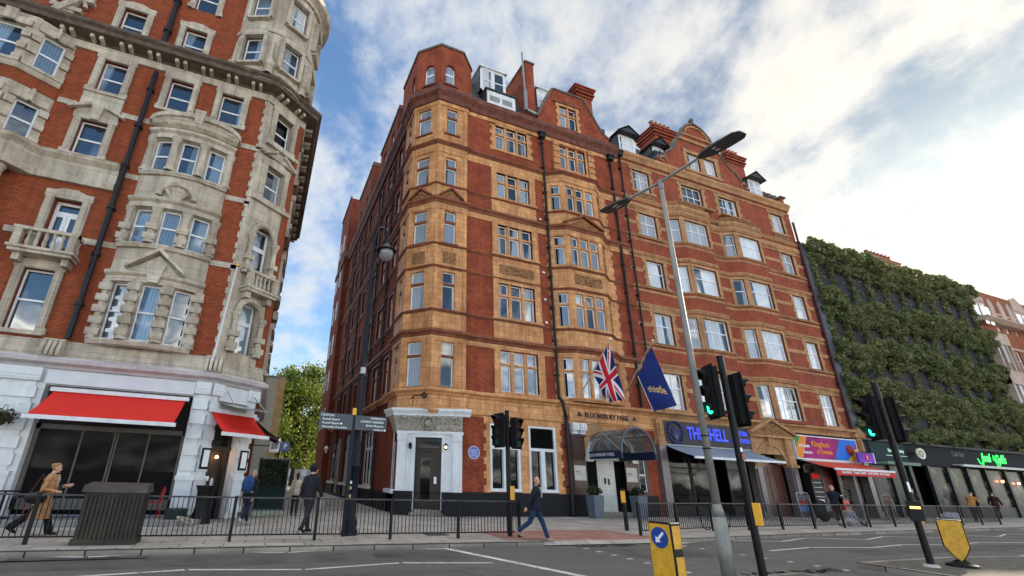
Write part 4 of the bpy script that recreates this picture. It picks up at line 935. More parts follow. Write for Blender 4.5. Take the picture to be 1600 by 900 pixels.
P2 = [(XA, 20)]+bayD+bayE+[(XB, 20)]; PF = [(XA, 20), (XB, 20)]
band(PF, 23.62, 24.25, .3, m_buff2, 'cornice', parent=B2); flatb(PF, 23.25, 23.4, .05, m_buff2, 'stone_band', B2)
def bands_with_gaps(z0, z1, d, gaps, mat=m_buff2):
    """stone band stopped at the windows"""
    g = MB(); xs = [XA]; 
    for a, b_ in gaps: xs += [a, b_]
    xs.append(XB)
    for i in range(0, len(xs), 2): g.fb(F, xs[i], xs[i+1], -.05, d, z0, z1)
    return g
wingaps = [(c1[0]-.3, c1[1]+.3), (24.45, 28.85), (29.85, 34.25), (c4[0]-.3, c4[1]+.3)]
for z in (18.4, 14.75, 10.95, 7.02): bands_with_gaps(z-.13, z+.14, .03, wingaps).build('stone_band', m_buff2, B2)
for z0, z1 in ((20.25, 20.5),): band(PF, z0, z1, .14, m_buff2, parent=B2)
for k, r in enumerate(ROWS[:4]):
    if k: band(P2, r[0]-.42, r[0]-.28, .035, m_buff2, 'stone_band', parent=B2); band(P2, r[0]-.16, r[0]-.02, .12, m_buff2, parent=B2)
    band(P2, r[1]+.28, r[1]+.52, .13, m_buff2, parent=B2); flatb(P2, r[1]+.06, r[1]+.2, .03, m_buff2, 'stone_band', B2)
flatb(P2, 19.75, 20.0, .08, m_buff2, 'stone_band', B2)
# single windows with toothed stone frames
for (a0, a1) in (c1, c4):
    for k, r in enumerate(ROWS):
        s = MB(); n = int((r[1]-r[0]+.35)/.32)
        for q in range(n):
            e = .12 if q % 2 else 0; z0 = r[0]-.15+.32*q; s.fb(F, a0-.34+e, a0, -.05, .045, z0, z0+.32); s.fb(F, a1, a1+.34-e, -.05, .045, z0, z0+.32)
        s.fb(F, a0-.34, a1+.34, -.05, .05, r[1], r[1]+.26); s.fb(F, a0-.36, a1+.36, -.05, .12, r[0]-.16, r[0]-.0); s.build('window_surround', m_buff2, B2)
        window(F, [(a0, a1, r[0], r[1])], -.18, B2, mp_=m_paneN, bars=(2, [.6]) if k != 2 else (1, [.55]), fw=.06)
        if k == 4:
            s = MB(); s.fb(F, a0-.2, a1+.2, 0, .06, 20.55, 20.95)
            for q in range(26): s.ball(F.p(rnd.uniform(a0-.15, a1+.15), .06, rnd.uniform(20.58, 20.92)), rnd.uniform(.04, .08), 6, 4)
            s.build('carved_panel', m_carveT, B2)
# top floor three light windows with swags below
for (a0, a1) in top_w:
    window(F, [(a0, a1, 21.15, 22.95)], -.18, B2, mp_=m_paneN, bars=(3, [.52]), fw=.06)
    s = MB()
    for q in range(7): e = .12 if q % 2 else 0; s.fb(F, a0-.4+e, a0, -.05, .05, 20.95+.32*q, 21.27+.32*q); s.fb(F, a1, a1+.4-e, -.05, .05, 20.95+.32*q, 21.27+.32*q)
    s.fb(F, a0-.1, a1+.1, -.05, .05, 22.95, 23.2); s.fb(F, a0-.5, a1+.5, -.05, .5, 20.92, 21.05); s.build('window_surround', m_buff2, B2)
for bay in (bayD, bayE):
    Fb = Fr.seg(bay[1], bay[2]); s = MB(); s.mould(bay, [(-.05, 20.0), (.12, 20.0), (.2, 20.2), (.2, 20.32), (-.05, 20.32)]); s.build('bay_cornice', m_buff2, B2)
    s = MB(); s.mould([(bay[0][0]+.3, 20), (bay[1][0]+.1, 19.6), (bay[2][0]-.1, 19.6), (bay[3][0]-.3, 20)], [(-.1, 20.3), (0, 20.3), (.06, 20.9), (-.1, 20.92)])
    for q in range(80): s.ball(Fb.p(rnd.uniform(.1, 2.5), -.1, rnd.uniform(20.38, 20.88)), rnd.uniform(.05, .1), 6, 4)
    for q in range(5):
        for j in range(7): s.ball(Fb.p(.15+.5*q+.5*j/6, -.04, 20.8-.25*math.sin(math.pi*j/6)), .07, 6, 4)
    s.build('carved_swags', m_carveT, B2)
    bw = MB()
    for k in range(4):
        r = ROWS[k]; zlo = (5.6, 8.3, 12.1, 16.1)[k]; zhi = (8.3, 12.1, 16.1, 20.05)[k]
        for i in range(3):
            Fi = Fr.seg(bay[i], bay[i+1]); a0, a1 = ((.22, .95), (.22, 2.38), (.1, .85))[i]
            bw.wall(Fi, 0, Fi.len, zlo, zhi, [(a0, a1, r[0], r[1])], rev=.24)
            s = MB(); s.fb(Fi, 0.0, a0, -.05, .04, r[0], r[1]+.15); s.fb(Fi, a1, Fi.len, -.05, .04, r[0], r[1]+.15); s.fb(Fi, a0, a1, -.05, .04, r[1], r[1]+.15); s.build('window_surround', m_buff2, B2)
            if i == 1: br = (3, [.58]) if k in (0, 1, ) else (3 if k == 3 else 1, [.58])
            else: br = (1, [.55])
            window(Fi, [(a0, a1, r[0], r[1])], -.17, B2, mp_=m_paneN, bars=br, fw=.06)
    bw.build('bay_wall', m_brick2, B2)
    g = MB(); x0 = bay[0][0]; g.prism([(x0+.05, 20.35), (x0+.15, 20.08), (x0+1.1, 19.74), (x0+3.5, 19.74), (x0+4.2, 20.08), (x0+4.35, 20.35)], 5.7, 20.0); g.build('bay_core', m_dark, B2)
# scrolled gable
gp2 = [(24.7, 24.2), (24.75, 24.7), (25.1, 25.1), (25.35, 24.95), (25.6, 25.0), (25.8, 25.6), (26.3, 25.95), (26.9, 26.4), (27.2, 27.1), (27.5, 27.6), (27.9, 27.7), (28.0, 28.3), (28.6, 29.2), (29.5, 29.7), (30.4, 29.4), (31.1, 28.7), (31.3, 28.0), (31.4, 27.6), (31.9, 27.3), (32.4, 26.6), (32.9, 26.1), (33.5, 25.7), (34.0, 25.1), (34.3, 24.9), (34.6, 24.2)]
g = MB(); gable(g, gp2, [(28.05, 29.35, 24.75, 26.35), (29.85, 31.1, 24.75, 26.35)]); g.build('gable_wall', m_brick2, B2); coping(gp2[1:-1], m_coping, B2, th=.14)
for a0, a1 in ((28.05, 29.35), (29.85, 31.1)): window(F, [(a0, a1, 24.75, 26.35)], -.16, B2, mp_=m_paneN, bars=(3, [.5]), fw=.06)
s = MB(); s.fb(F, 27.7, 28.05, -.05, .06, 24.5, 26.7); s.fb(F, 29.35, 29.85, -.05, .06, 24.5, 26.7); s.fb(F, 31.1, 31.5, -.05, .06, 24.5, 26.7); s.fb(F, 27.7, 31.5, -.05, .08, 26.35, 26.65); s.fb(F, 27.6, 31.6, -.05, .14, 24.5, 24.72); s.build('window_surround', m_buff2, B2)
s = MB(); s.fb(F, 27.5, 31.7, -.05, .14, 27.5, 27.72); s.fb(F, 27.9, 31.4, -.05, .1, 28.15, 28.3)
pts_ = [(29.6+1.25*math.cos(q), 28.3+1.0*math.sin(q)) for q in [math.pi*k/14 for k in range(15)]]
s.tube([F.p(x, .05, z) for x, z in pts_], .09, 6); s.build('gable_moulding', m_buff2, B2)
s = MB()
for (cx_, cz_, sgn) in ((25.35, 24.75, 1), (34.2, 24.75, -1)):
    s.tube([F.p(cx_+sgn*(.5-.04*q)*math.cos(q*.5), .06, cz_+(.45-.036*q)*math.sin(q*.5)) for q in range(12)], .07, 6)
s.build('scroll', m_buff2, B2)
s = MB(); s.lathe(F.p(29.6, -.1, 29.75), [(.1, 0), (.16, .06), (.07, .16), (.2, .32), (.22, .45), (.12, .6), (.04, .72), (.0, .86)], 10); s.build('finial', m_coping, B2, smooth=True)
g = MB(); g.box(25.2, 34.0, 20.4, 25, 24.1, 26.0); g.build('gable_back', m_slate, B2)
g = MB(); g.add([(XA, 20.5, 24.2), (XB, 20.5, 24.2), (XB, 22.4, 27.8), (XA, 22.4, 27.8), (XB, 30, 27.8), (XA, 30, 27.8)], [(0, 1, 2, 3), (3, 2, 4, 5)]); g.build('mansard_roof', m_slate, B2)
for (x0, x1) in ((22.2, 23.8), (25.6+.0, 26.8), (36.3, 37.9)): dormer(x0, x1, 25.4, 26.95, 20.9, 23, B2, 'gabled')
chimney(27.9, 30.3, 22.3, 24.0, 25, 30.9, B2, 5, m_brick2); chimney(36.5, 38.7, 22.3, 24.0, 25, 30.8, B2, 5, m_brick2)
g = MB(); gpe = [(36.6, 26.9), (37.1, 26.7), (37.9, 26.2), (38.4, 25.4), (38.7, 24.9), (38.95, 24.8)]
g.box(38.55, 38.95, 20.05, 30, 24.1, 25.0); g.build('party_wall', m_brick2, B2); g = MB(); g.box(38.45, 39.1, 19.9, 30, 25.0, 25.15); g.build('coping', m_coping, B2)
g = MB(); 
for k in range(8):
    y0 = 20.1+.35*k; z0 = 25.1+2.1*math.sin(k/7*math.pi/2); g.box(38.5, 38.95, y0, y0+.37, 25, z0)
g.build('party_wall', m_coping, B2)
pipe(F, 20.95, 5.7, 23.6, B2, d=.13, r=.06); pipe(F, 38.9, 5.7, 22.5, B2, d=.2, r=.09, hop=False, mat=M('red_brown_pipe', (.07, .022, .02), .5))
# ground floor of this building: pillars, cornice, arched door with pediment, shop fronts
band(PF, 5.28, 5.62, .42, m_buff2, 'cornice', parent=B2); 
g = MB(); g.fb(F, XA, XB+.6, -.05, .1, 5.08, 5.28); g.fb(F, 28.1, 32.3, -.3, .06, 3.6, 5.1); g.build('frieze', m_buff2, B2)
mp1 = M('polished_granite', (.16, .13, .135), .3, var=.7, scale=9)
for a in (20.75, 38.85): 
    g = MB(); g.fb(F, a, a+.5, -.2, .3, 0, 3.7); g.fb(F, a-.04, a+.54, -.2, .34, 0, .35); g.build('pier', mp1, B2)
    g = MB(); g.fb(F, a-.05, a+.55, -.2, .36, 3.7, 3.9); g.fb(F, a, a+.5, -.2, .32, 3.9, 5.1); g.fb(F, a+.1, a+.4, .3, .4, 4.2, 4.9); g.build('pier_capital', m_buff2, B2)
g = MB(); g.fb(F, 38.6, 39.7, -.2, .4, 5.1, 5.3); g.poly(F, [(38.55, 5.3), (39.75, 5.3), (39.15, 5.8)], -.2, .44); g.build('pier_pediment', m_buff2, B2)
for a in (28.15, 31.4): 
    g = MB(); g.fb(F, a, a+.62, -.2, .22, 0, 2.85); g.fb(F, a+.12, a+.5, .22, .3, .3, 2.7); g.build('pier', mp1, B2)
    g = MB(); g.fb(F, a-.06, a+.68, -.2, .34, 2.85, 3.02); g.fb(F, a, a+.62, -.2, .24, 3.02, 4.6); g.build('pier_capital', m_buff2, B2)
g = MB(); arc = [(30.08+1.15*math.cos(q), 3.0+1.15*math.sin(q)) for q in [math.pi*k/18 for k in range(19)]]; ar2 = [(30.08+1.4*math.cos(q), 3.0+1.4*math.sin(q)) for q in [math.pi*k/18 for k in range(19)]]
for k in range(18):
    (xa, za), (xb, zb) = arc[k], arc[k+1]; g.add([F.p(xa, .05, za), F.p(xb, .05, zb), F.p(xb, .05, 4.6), F.p(xa, .05, 4.6), F.p(xa, -.5, za), F.p(xb, -.5, zb)], [(0, 1, 2, 3), (0, 1, 5, 4)])
    (xc, zc_), (xd, zd) = ar2[k], ar2[k+1]; g.add([F.p(xa, .12, za), F.p(xb, .12, zb), F.p(xd, .12, zd), F.p(xc, .12, zc_), F.p(xa, .0, za), F.p(xb, .0, zb), F.p(xd, .0, zd), F.p(xc, .0, zc_)], [(0, 1, 2, 3), (0, 1, 5, 4), (3, 2, 6, 7)])
g.fb(F, 28.1, 32.1, -.1, .38, 4.6, 4.75); g.fb(F, 29.9, 30.26, 0, .2, 4.1, 4.6); g.build('door_arch', m_buff2, B2)
g = MB()
for s_ in (-1, 1): g.poly(F, [(30.1, 5.62), (30.1+s_*2.1, 4.75), (30.1+s_*2.1, 4.92), (30.1, 5.85)][::s_], -.05, .55)
g.build('pediment', m_buff2, B2); g = MB(); g.poly(F, [(28.2, 4.76), (32.0, 4.76), (30.1, 5.6)], -.05, .42)
for q in range(40): x = rnd.uniform(29.2, 31.0); g.ball(F.p(x, .42, 4.85+rnd.random()*(.55-abs(x-30.1)*.4)), rnd.uniform(.04, .08), 6, 4)
g.build('carving', m_carveT, B2)
g = MB(); g.fb(F, 28.7, 31.5, -.5, -.42, 0, 3.02); d_ = g.build('panelled_door', M('red_brown_door', (.09, .025, .014), .4, var=.5), B2)
g = MB()
for i in range(4):
    for j in range(4): a = 28.95+.58*i; z0 = .25+.68*j; g.fb(F, a, a+.5, -.42, -.395, z0, z0+.58); 
g.build('panels', M('red_brown_door', (.09, .025, .014), .4), d_); g = MB(); g.fb(F, 28.9, 31.3, -.47, -.44, 3.02, 4.3); g.build('fanlight', m_paneD, d_)
# restaurant shop front
g = MB(); g.fb(F, 21.25, 28.15, -2.6, -2.55, 0, 3.8); g.fb(F, 21.25, 28.15, -2.6, -.1, 3.7, 3.8); g.fb(F, 32.1, 38.85, -2.6, -2.55, 0, 3.4); g.fb(F, 32.1, 38.85, -2.6, 0, 3.3, 3.4); g.build('shop_interior', m_dark, B2)
g = MB()
for a0, a1 in ((21.3, 23.4), (23.45, 25.2), (26.3, 28.1)): 
    for (p, q, z0, z1) in ((a0, a0+.07, 0, 3.6), (a1-.07, a1, 0, 3.6), (a0, a1, 0, .55), (a0, a1, 2.5, 2.58), (a0, a1, 3.5, 3.6)): g.fb(F, p, q, -.3, -.22, z0, z1)
sf = g.build('shop_front', m_black, B2); g = MB()
for a0, a1 in ((21.3, 23.4), (23.45, 25.2), (26.3, 28.1)): g.quad(F.p(a0, -.27, .5), F.p(a1, -.27, .5), F.p(a1, -.27, 3.55), F.p(a0, -.27, 3.55))
g.build('pane', m_paneD, sf)
g = MB()
for a0, a1 in ((33.4, 35.0), (36.6, 38.7)): 
    for (p, q, z0, z1) in ((a0, a0+.06, 0, 3.2), (a1-.06, a1, 0, 3.2), (a0, a1, 0, .5), (a0, a1, 3.1, 3.2)): g.fb(F, p, q, -.3, -.22, z0, z1)
g.fb(F, 37.6, 37.9, -.3, .1, 0, 3.3)
sf = g.build('shop_front', M('grey_shop_frame', (.22, .2, .18), .5), B2); g = MB()
for a0, a1 in ((33.4, 35.0), (36.6, 38.7)): g.quad(F.p(a0, -.27, .5), F.p(a1, -.27, .5), F.p(a1, -.27, 3.15), F.p(a0, -.27, 3.15))
g.build('pane', display('shop_display_glass', .5, (2.2, 3.0), .55), sf)
g = MB(); g.fb(F, 35.05, 36.5, -.6, -.55, 0, 3.2); g.build('open_door_panel', M('dark_red_panel', (.12, .012, .012), .5), B2)
# ---- signs, canopies on this front (things of their own)
s0 = thing('shop_sign', 'wide charcoal sign with blue block letters and a round emblem above the slate blue awning', 'sign', (24.7, 20, 3.8))
g = MB(); g.fb(F, 21.3, 28.15, .02, .3, 3.78, 5.05); g.build('board', M('charcoal_board', (.05, .045, .045), .6), s0)
blue = M('blue_lit_letters', (.02, .05, .65), .4, emis=(.01, .035, .75), es=.22)
g = MB(); text_on(g, F, 24.55, .32, 4.42, 'THE SHELL', .98, .06, bold=.016, sx=.68); text_on(g, F, 27.25, .32, 4.66, 'OYSTER', .36, .05, bold=.012); text_on(g, F, 27.25, .32, 4.22, 'SEAFOOD', .34, .05, bold=.012); g.build('letters', blue, s0)
g = MB(); 
for k in range(24):
    an = 2*math.pi*k/24; g.ball(F.p(22.05+.55*math.cos(an), .36, 4.42+.6*math.sin(an)), .07, 6, 4)
for k in range(7): g.tube([F.p(22.05, .36, 4.0), F.p(22.05+.42*math.sin((k-3)*.35), .38, 4.0+.75*math.cos((k-3)*.35))], .035, 5)
g.build('round_shell_emblem', M('navy_letters', (.015, .03, .16), .4), s0)
def awning(name, lab, F_, a0, a1, zt, dout, zb, mat, val=.0, valmat=None, bar=m_white, text=None, cass=True, d0=.15, ribs=False):
    t = thing(name, lab, 'awning', F_.p((a0+a1)/2, 0, zb)); g = MB()
    c4_ = [F_.p(a0, d0, zt), F_.p(a1, d0, zt), F_.p(a1, dout, zb), F_.p(a0, dout, zb)]; n = 6
    rows = [[tuple(c4_[0][i]+(c4_[1][i]-c4_[0][i])*u_+(c4_[3][i]-c4_[0][i])*v_ - (0.05*math.sin(math.pi*v_) if i == 2 else 0) for i in range(3)) for u_ in [q/12 for q in range(13)]] for v_ in [q/n for q in range(n+1)]]
    base = len(g.v); g.v += [p for r_ in rows for p in r_]; g.v += [(p[0], p[1], p[2]-.012) for r_ in rows for p in r_]; off = 13*(n+1)
    for i in range(n):
        for j in range(12):
            q = (i*13+j, i*13+j+1, (i+1)*13+j+1, (i+1)*13+j); g.f.append(q); g.f.append(tuple(off+x for x in reversed(q)))
    g.build('cloth', mat, t, smooth=True)
    g = MB(); g.fb(F_, a0-.08, a1+.08, dout-.03, dout+.05, zb-.1, zb+.02); 
    g.build('front_bar', bar, t)
    if cass: g = MB(); g.fb(F_, a0-.1, a1+.1, 0, .2, zt, zt+.13); g.build('cassette', bar, t)
    g = MB()
    for a in (a0+.12, a1-.12):
        am = a+(.5 if a < (a0+a1)/2 else -.5); g.tube([F_.p(a, .1, zt-.05), F_.p(am, (dout)*.5, (zt+zb)/2-.12), F_.p(a, dout-.04, zb-.03)], .025, 6)
    g.build('folding_arm', m_grey, t)
    if val: g = MB(); g.fb(F_, a0-.04, a1+.04, dout+.02, dout+.035, zb-.1-val, zb-.1); v = g.build('valance', valmat or mat, t)
    return t
slate_cloth = M('slate_blue_cloth', (.19, .23, .30), .8, var=.4, scale=1.5)
awning('awning', 'slate blue awning open over the dark restaurant front, under the blue lettered sign', F, 21.35, 28.1, 3.72, 2.0, 3.05, slate_cloth)
# sweet shop sign
s1 = thing('shop_sign', 'multicoloured shop sign of purple, orange, blue and yellow stripes above the red canopy', 'sign', (35.6, 20, 3.4))
g = MB(); g.fb(F, 32.25, 38.7, .02, .26, 3.42, 4.95); g.build('board', m_white, s1)
def strip(pts, mat, nm='stripe', d=.27, par=None): g = MB(); g.poly(F, pts, d-.01, d+.004); return g.build(nm, mat, par or s1)
Z0, Z1 = 3.5, 4.88
strip([(32.3, Z0), (38.62, Z0), (38.62, Z1), (32.3, Z1)], M('magenta_print', (.42, .02, .20), .4, var=1, scale=.8, dark=.4), 'purple_panel', .265)
strip([(32.3, Z0), (32.75, Z0), (33.55, Z1), (32.75, Z1), (32.3, 4.1)], M('orange_print', (.75, .26, .03), .4), 'orange_stripe', .272)
strip([(32.3, 4.2), (32.9, Z1), (32.3, Z1)], M('green_print', (.03, .28, .06), .4), 'green_corner', .278)
strip([(35.9, Z0), (37.4, Z0), (37.4, Z1), (36.9, Z1)], M('blue_print', (.02, .16, .68), .4), 'blue_stripe', .272); strip([(37.39, Z0), (38.3, 4.3), (38.6, Z1), (37.39, Z1)], M('blue_print', (.02, .16, .68), .4), 'blue_stripe', .272)
strip([(37.3, Z0), (38.62, Z0), (38.62, 4.35), (38.2, 4.2)], M('yellow_print', (.72, .46, .03), .4), 'yellow_corner', .278)
g = MB(); text_on(g, F, 34.75, .285, 4.42, 'Kingdom', .5, .01, bold=.014); text_on(g, F, 35.0, .285, 3.95, 'of Sweets', .4, .01, bold=.012); g.build('letters', M('orange_print', (.75, .26, .03), .4), s1)
g = MB(); text_on(g, F, 33.1, .285, 4.25, 'SOUVENIRS', .2, .01, bold=.01); text_on(g, F, 33.3, .285, 3.85, 'TOBACCO', .18, .01, bold=.01); g.build('small_letters', m_white, s1)
g = MB(); g.ball(F.p(37.75, .29, 4.2), .42, 14, 8, 1, .2, .85); g.build('printed_sweets', M('sweets_print', (.35, .03, .02), .4, var=1, scale=14, dark=.2), s1)
aw = awning('awning', 'red canopy with white lettering on its front edge over the sweet and souvenir shop', F, 33.0, 38.9, 3.35, 1.75, 2.88, M('faded_red_cloth', (.55, .07, .04), .75, var=.4), val=.3, valmat=M('red_valance', (.55, .03, .03), .7))
g = MB(); text_on(g, F, 35.9, 1.79, 2.68, 'Souvenirs  Travel Cards  Cold Drinks  Ice Cream', .24, .006, bold=.006, sx=1.0); g.build('valance_lettering', m_white, aw)
t = thing('projecting_sign', 'small violet box sign with a white letter i in a red circle', 'sign', (38.0, 19.6, 3.4))
Fi_ = Fr(37.55, 19.25, 1, 0)
g = MB(); g.fb(Fi_, 0, 1.75, -.12, .0, 3.4, 4.05); g.build('board', M('violet_print', (.12, .03, .30), .4, var=1, scale=1.3, dark=1.9), t)
g = MB(); g.lathe(Fi_.p(.95, .0, 0), [(0, 0)], 3) if False else None
disc = [(.95+.24*math.cos(2*math.pi*k/20), 3.74+.24*math.sin(2*math.pi*k/20)) for k in range(20)]; g.poly(Fi_, disc, 0, .012); g.build('red_disc', M('red_print', (.5, .02, .05), .4), t)
g = MB(); text_on(g, Fi_, .95, .018, 3.74, 'i', .36, .006, bold=.02); g.fb(Fi_, .6, 1.3, 0, .006, 3.43, 3.455); g.fb(Fi_, 1.68, 1.76, -.13, .02, 3.38, 4.07); g.build('letter', m_white, t)
g = MB(); g.tube([Fi_.p(.3, -.06, 4.05), Fi_.p(.3, -.7, 4.2)], .02, 5); g.tube([Fi_.p(1.4, -.06, 4.05), Fi_.p(1.4, -.7, 4.2)], .02, 5); g.build('bracket', m_black, t)

# ================================================================== building with the planted wall
GX0, GX1 = 39.15, 64.2
GB = thing('green_wall_building', 'long dark building whose whole upper front is a living wall of shaggy plants', 'building', (50, 20, 0))
m_pan = M('dark_planting_panels', (.026, .025, .033), .7, var=1, scale=.8, dark=.5)
g = MB(); g.box(GX0+.2, GX1, 20.15, 34, 4.9, 21.0); g.box(GX0+.2, GX1, 21.2, 34, 0, 5.0); g.build('wall', m_pan, GB)
g = MB(); g.box(GX0+.02, GX0+.75, 19.9, 20.4, 4.9, 20.6); g.build('side_strip', M('grey_blue_cladding', (.07, .085, .11), .6), GB)
rs_ = np.random.RandomState(5); PTS = []
beds = [(20.0, 1.25, .65), (15.35, .95, .72), (11.75, .95, .72), (8.2, .95, .7), (5.75, .45, .5)]
rg_ = random.Random(21)
def clump(x, y, z, r, n):
    for q in range(n):
        a, b_ = rg_.gauss(0, 1), rg_.gauss(0, 1); c_ = rg_.gauss(0, 1); l = math.sqrt(a*a+b_*b_+c_*c_)+1e-6; rr_ = r*(.75+.3*rg_.random())
        PTS.append((x+a/l*rr_*1.15, min(y-abs(b_)/l*rr_, 20.13), max(z+c_/l*rr_*.8, 5.1)))
for bi, (zc_, hh, dep) in enumerate(beds):
    x = GX0+.9
    while x < GX1+.2:
        rise = .35*math.sin(x*.33+bi*2)+.25*math.sin(x*1.1+bi)
        for lv in range(3 if bi < 4 else 2):
            z = zc_+rise+hh*(.75-.7*lv)+rg_.uniform(-.2, .2)
            if bi == 0: z = min(z, 20.9)
            d_ = dep*(.85, .75, .25)[lv]*rg_.uniform(.5, 1.15)
            clump(x+rg_.uniform(-.25, .25), 20.15-d_, z, rg_.uniform(.32, .58), rg_.randint(80, 150))
        x += rg_.uniform(.42, .75)
        if rg_.random() < .05 and bi not in (0, 1): x += .8      # a thin spot
for k in range(11):          # plants growing up between the dark panels
    xc = GX0+1.0+2.42*k; z = 5.4
    while z < 20:
        clump(xc+rg_.uniform(-.15, .15), 20.12, z, rg_.uniform(.16, .34), rg_.randint(24, 55)); z += rg_.uniform(.28, .55)
z = 5.3
while z < 20.8: clump(GX0+.95+rg_.uniform(-.2, .35), 20.1, z, rg_.uniform(.3, .5), rg_.randint(50, 90)); z += rg_.uniform(.25, .45)
for q in range(900): PTS.append((rg_.uniform(GX0+.8, GX1), 20.08, rg_.uniform(5.2, 21)))
m_gl = leafmat('wall_plant_leaves', (.075, .115, .034), (.20, .19, .075), (.38, .40, .17), .8)
leaves(PTS, .15, m_gl, 'wall_plants', GB, seed=8, aspect=2.2, up=0.0)
chimney(55.8, 60.2, 22.6, 24.2, 20.8, 24.3, GB, 7, M('pale_brick', (.42, .22, .15), .8, var=.6))
g = MB(); g.mould([(GX0+.2, 20), (GX1+.8, 20)], [(-.3, 5.0), (.35, 5.0), (.4, 5.12), (.2, 5.2), (-.3, 5.25)]); g.build('cornice', M('grey_fascia_trim', (.10, .09, .09), .6), GB)
g = MB(); g.fb(F, GX0+.6, GX1+.8, -.1, .15, 3.55, 5.02); g.build('fascia', M('dark_fascia', (.020, .020, .026), .85, var=.4), GB)
g = MB(); g.fb(F, GX0+.4, GX1, -1.5, -1.45, 0, 3.6); g.fb(F, GX0+.4, GX1, -1.5, .0, 3.5, 3.55); g.build('shop_interior', m_dark, GB)
g = MB()
for a in (40.0, 42.2, 44.6, 47.0, 49.6, 52.3, 55.0, 58.0, 61.0, 64.0): g.fb(F, a-.18, a+.18, -.1, .12, 0, 3.55)
g.fb(F, 44.6, 64, -.1, .02, 0, .75); g.build('shop_piers', M('dark_green_black_paint', (.012, .02, .018), .4), GB)
g = MB(); 
for a0, a1 in ((47.2, 49.4), (49.8, 52.1), (52.5, 54.8), (55.2, 57.8), (58.2, 60.8), (61.2, 63.8), (42.4, 44.4), (40.2, 42.0)): g.quad(F.p(a0, -.05, .7), F.p(a1, -.05, .7), F.p(a1, -.05, 3.5), F.p(a0, -.05, 3.5))
g.build('pane', display('shop_display_dim', .42, (1.2, 1.6), .42), GB)
for a, zz_, col in ((57.0, 2.7, (1, .25, .12)), (59.5, 2.6, (1, .3, .15))):
    g = MB(); g.ball(F.p(a, .1, zz_), .09, 8, 6); g.build('pendant_lamp', M('red_lit_lamp', (1, .3, .15), .5, emis=(1, .28, .12), es=10), GB)
s2 = thing('shop_sign', 'dim sign with small pale green lettering right of the box sign with the letter i', 'sign', (42.3, 20, 3.6))
g = MB(); g.fb(F, 40.2, 44.4, .15, .22, 3.7, 4.95); g.build('board', M('dark_teal_board', (.02, .04, .046), .8), s2)
g = MB(); text_on(g, F, 43.2, .23, 4.42, 'Fresh & Tasty', .34, .02, bold=.01); g.fb(F, 41.9, 44.4, .22, .235, 4.06, 4.1); g.build('letters', M('pale_green_letters', (.45, .75, .6), .4, emis=(.35, .7, .5), es=.1), s2)
g = MB(); g.fb(F, 40.6, 44.5, .15, .8, 3.42, 3.62); g.build('awning_box', M('green_awning', (.16, .24, .19), .7), s2)
s3 = thing('round_sign', 'oval cream rimmed green pub style sign sticking out above the dark shops', 'sign', (45.7, 19.2, 4.4))
g = MB(); ov = [(45.05+.5*math.cos(2*math.pi*k/24), 4.3+.38*math.sin(2*math.pi*k/24)) for k in range(24)]; g.poly(Fr(0, 19.2, 1, 0), ov, -.1, 0); g.build('rim', M('cream_rim', (.62, .6, .48), .4), s3)
g = MB(); ov = [(45.0+.33*math.cos(2*math.pi*k/24), 4.3+.25*math.sin(2*math.pi*k/24)) for k in range(24)]; g.poly(Fr(0, 19.2, 1, 0), ov, 0, .01); g.build('green_centre', M('olive_green', (.10, .13, .025), .4), s3)
g = MB(); text_on(g, Fr(0, 19.2, 1, 0), 45.0, .016, 4.36, 'FREE', .13, .004, bold=.004); text_on(g, Fr(0, 19.2, 1, 0), 45.0, .016, 4.22, 'HOUSE', .13, .004, bold=.004); g.build('lettering', M('cream_rim', (.62, .6, .48), .4), s3)
g = MB(); g.box(45.0, 45.06, 19.2, 20, 4.3, 4.36); g.build('bracket', m_black, s3)
s4 = thing('neon_sign', 'bright green handwritten neon shop name on the dark fascia', 'sign', (56.5, 20, 4.4))
neon = M('green_neon', (.02, .8, .08), .4, emis=(.02, 1.0, .10), es=.6)
g = MB(); text_on(g, F, 55.4, .2, 4.45, 'José', .95, .04, bold=.018, shear=.5, sx=.85); text_on(g, F, 57.6, .2, 4.4, 'Gyll\'s', .92, .04, bold=.018, shear=.5, sx=.85); g.build('letters', neon, s4)
g = MB(); g.tube([F.p(54.2, .2, 4.35), F.p(54.35, .2, 4.0), F.p(54.75, .2, 3.9), F.p(54.95, .2, 4.3)], .04, 6); g.tube([F.p(56.8, .2, 4.7), F.p(56.6, .2, 4.35), F.p(56.9, .2, 4.2), F.p(57.0, .2, 3.85), F.p(56.75, .2, 3.8)], .04, 6); g.build('flourish', neon, s4)
g = MB(); g.fb(F, 50.3, 64.6, .6, .75, 3.62, 3.78); g.fb(F, 50.3, 64.6, .1, .6, 3.7, 3.76); tagd(g.build('awning', M('pale_awning_edge', (.55, .57, .52), .5), org=(57, 19, 3.7)), 'long rolled up awning with a pale edge under the green neon lettering', 'awning')
s5 = MB(); text_on(s5, F, 51.5, .17, 4.55, 'Café Bar', .5, .02, bold=.01); s5.build('faint_sign', M('dull_green_letters', (.03, .09, .05), .5), label='faint dark green unlit lettering left of the green neon name', cat='sign', org=(51.5, 20, 4.5))
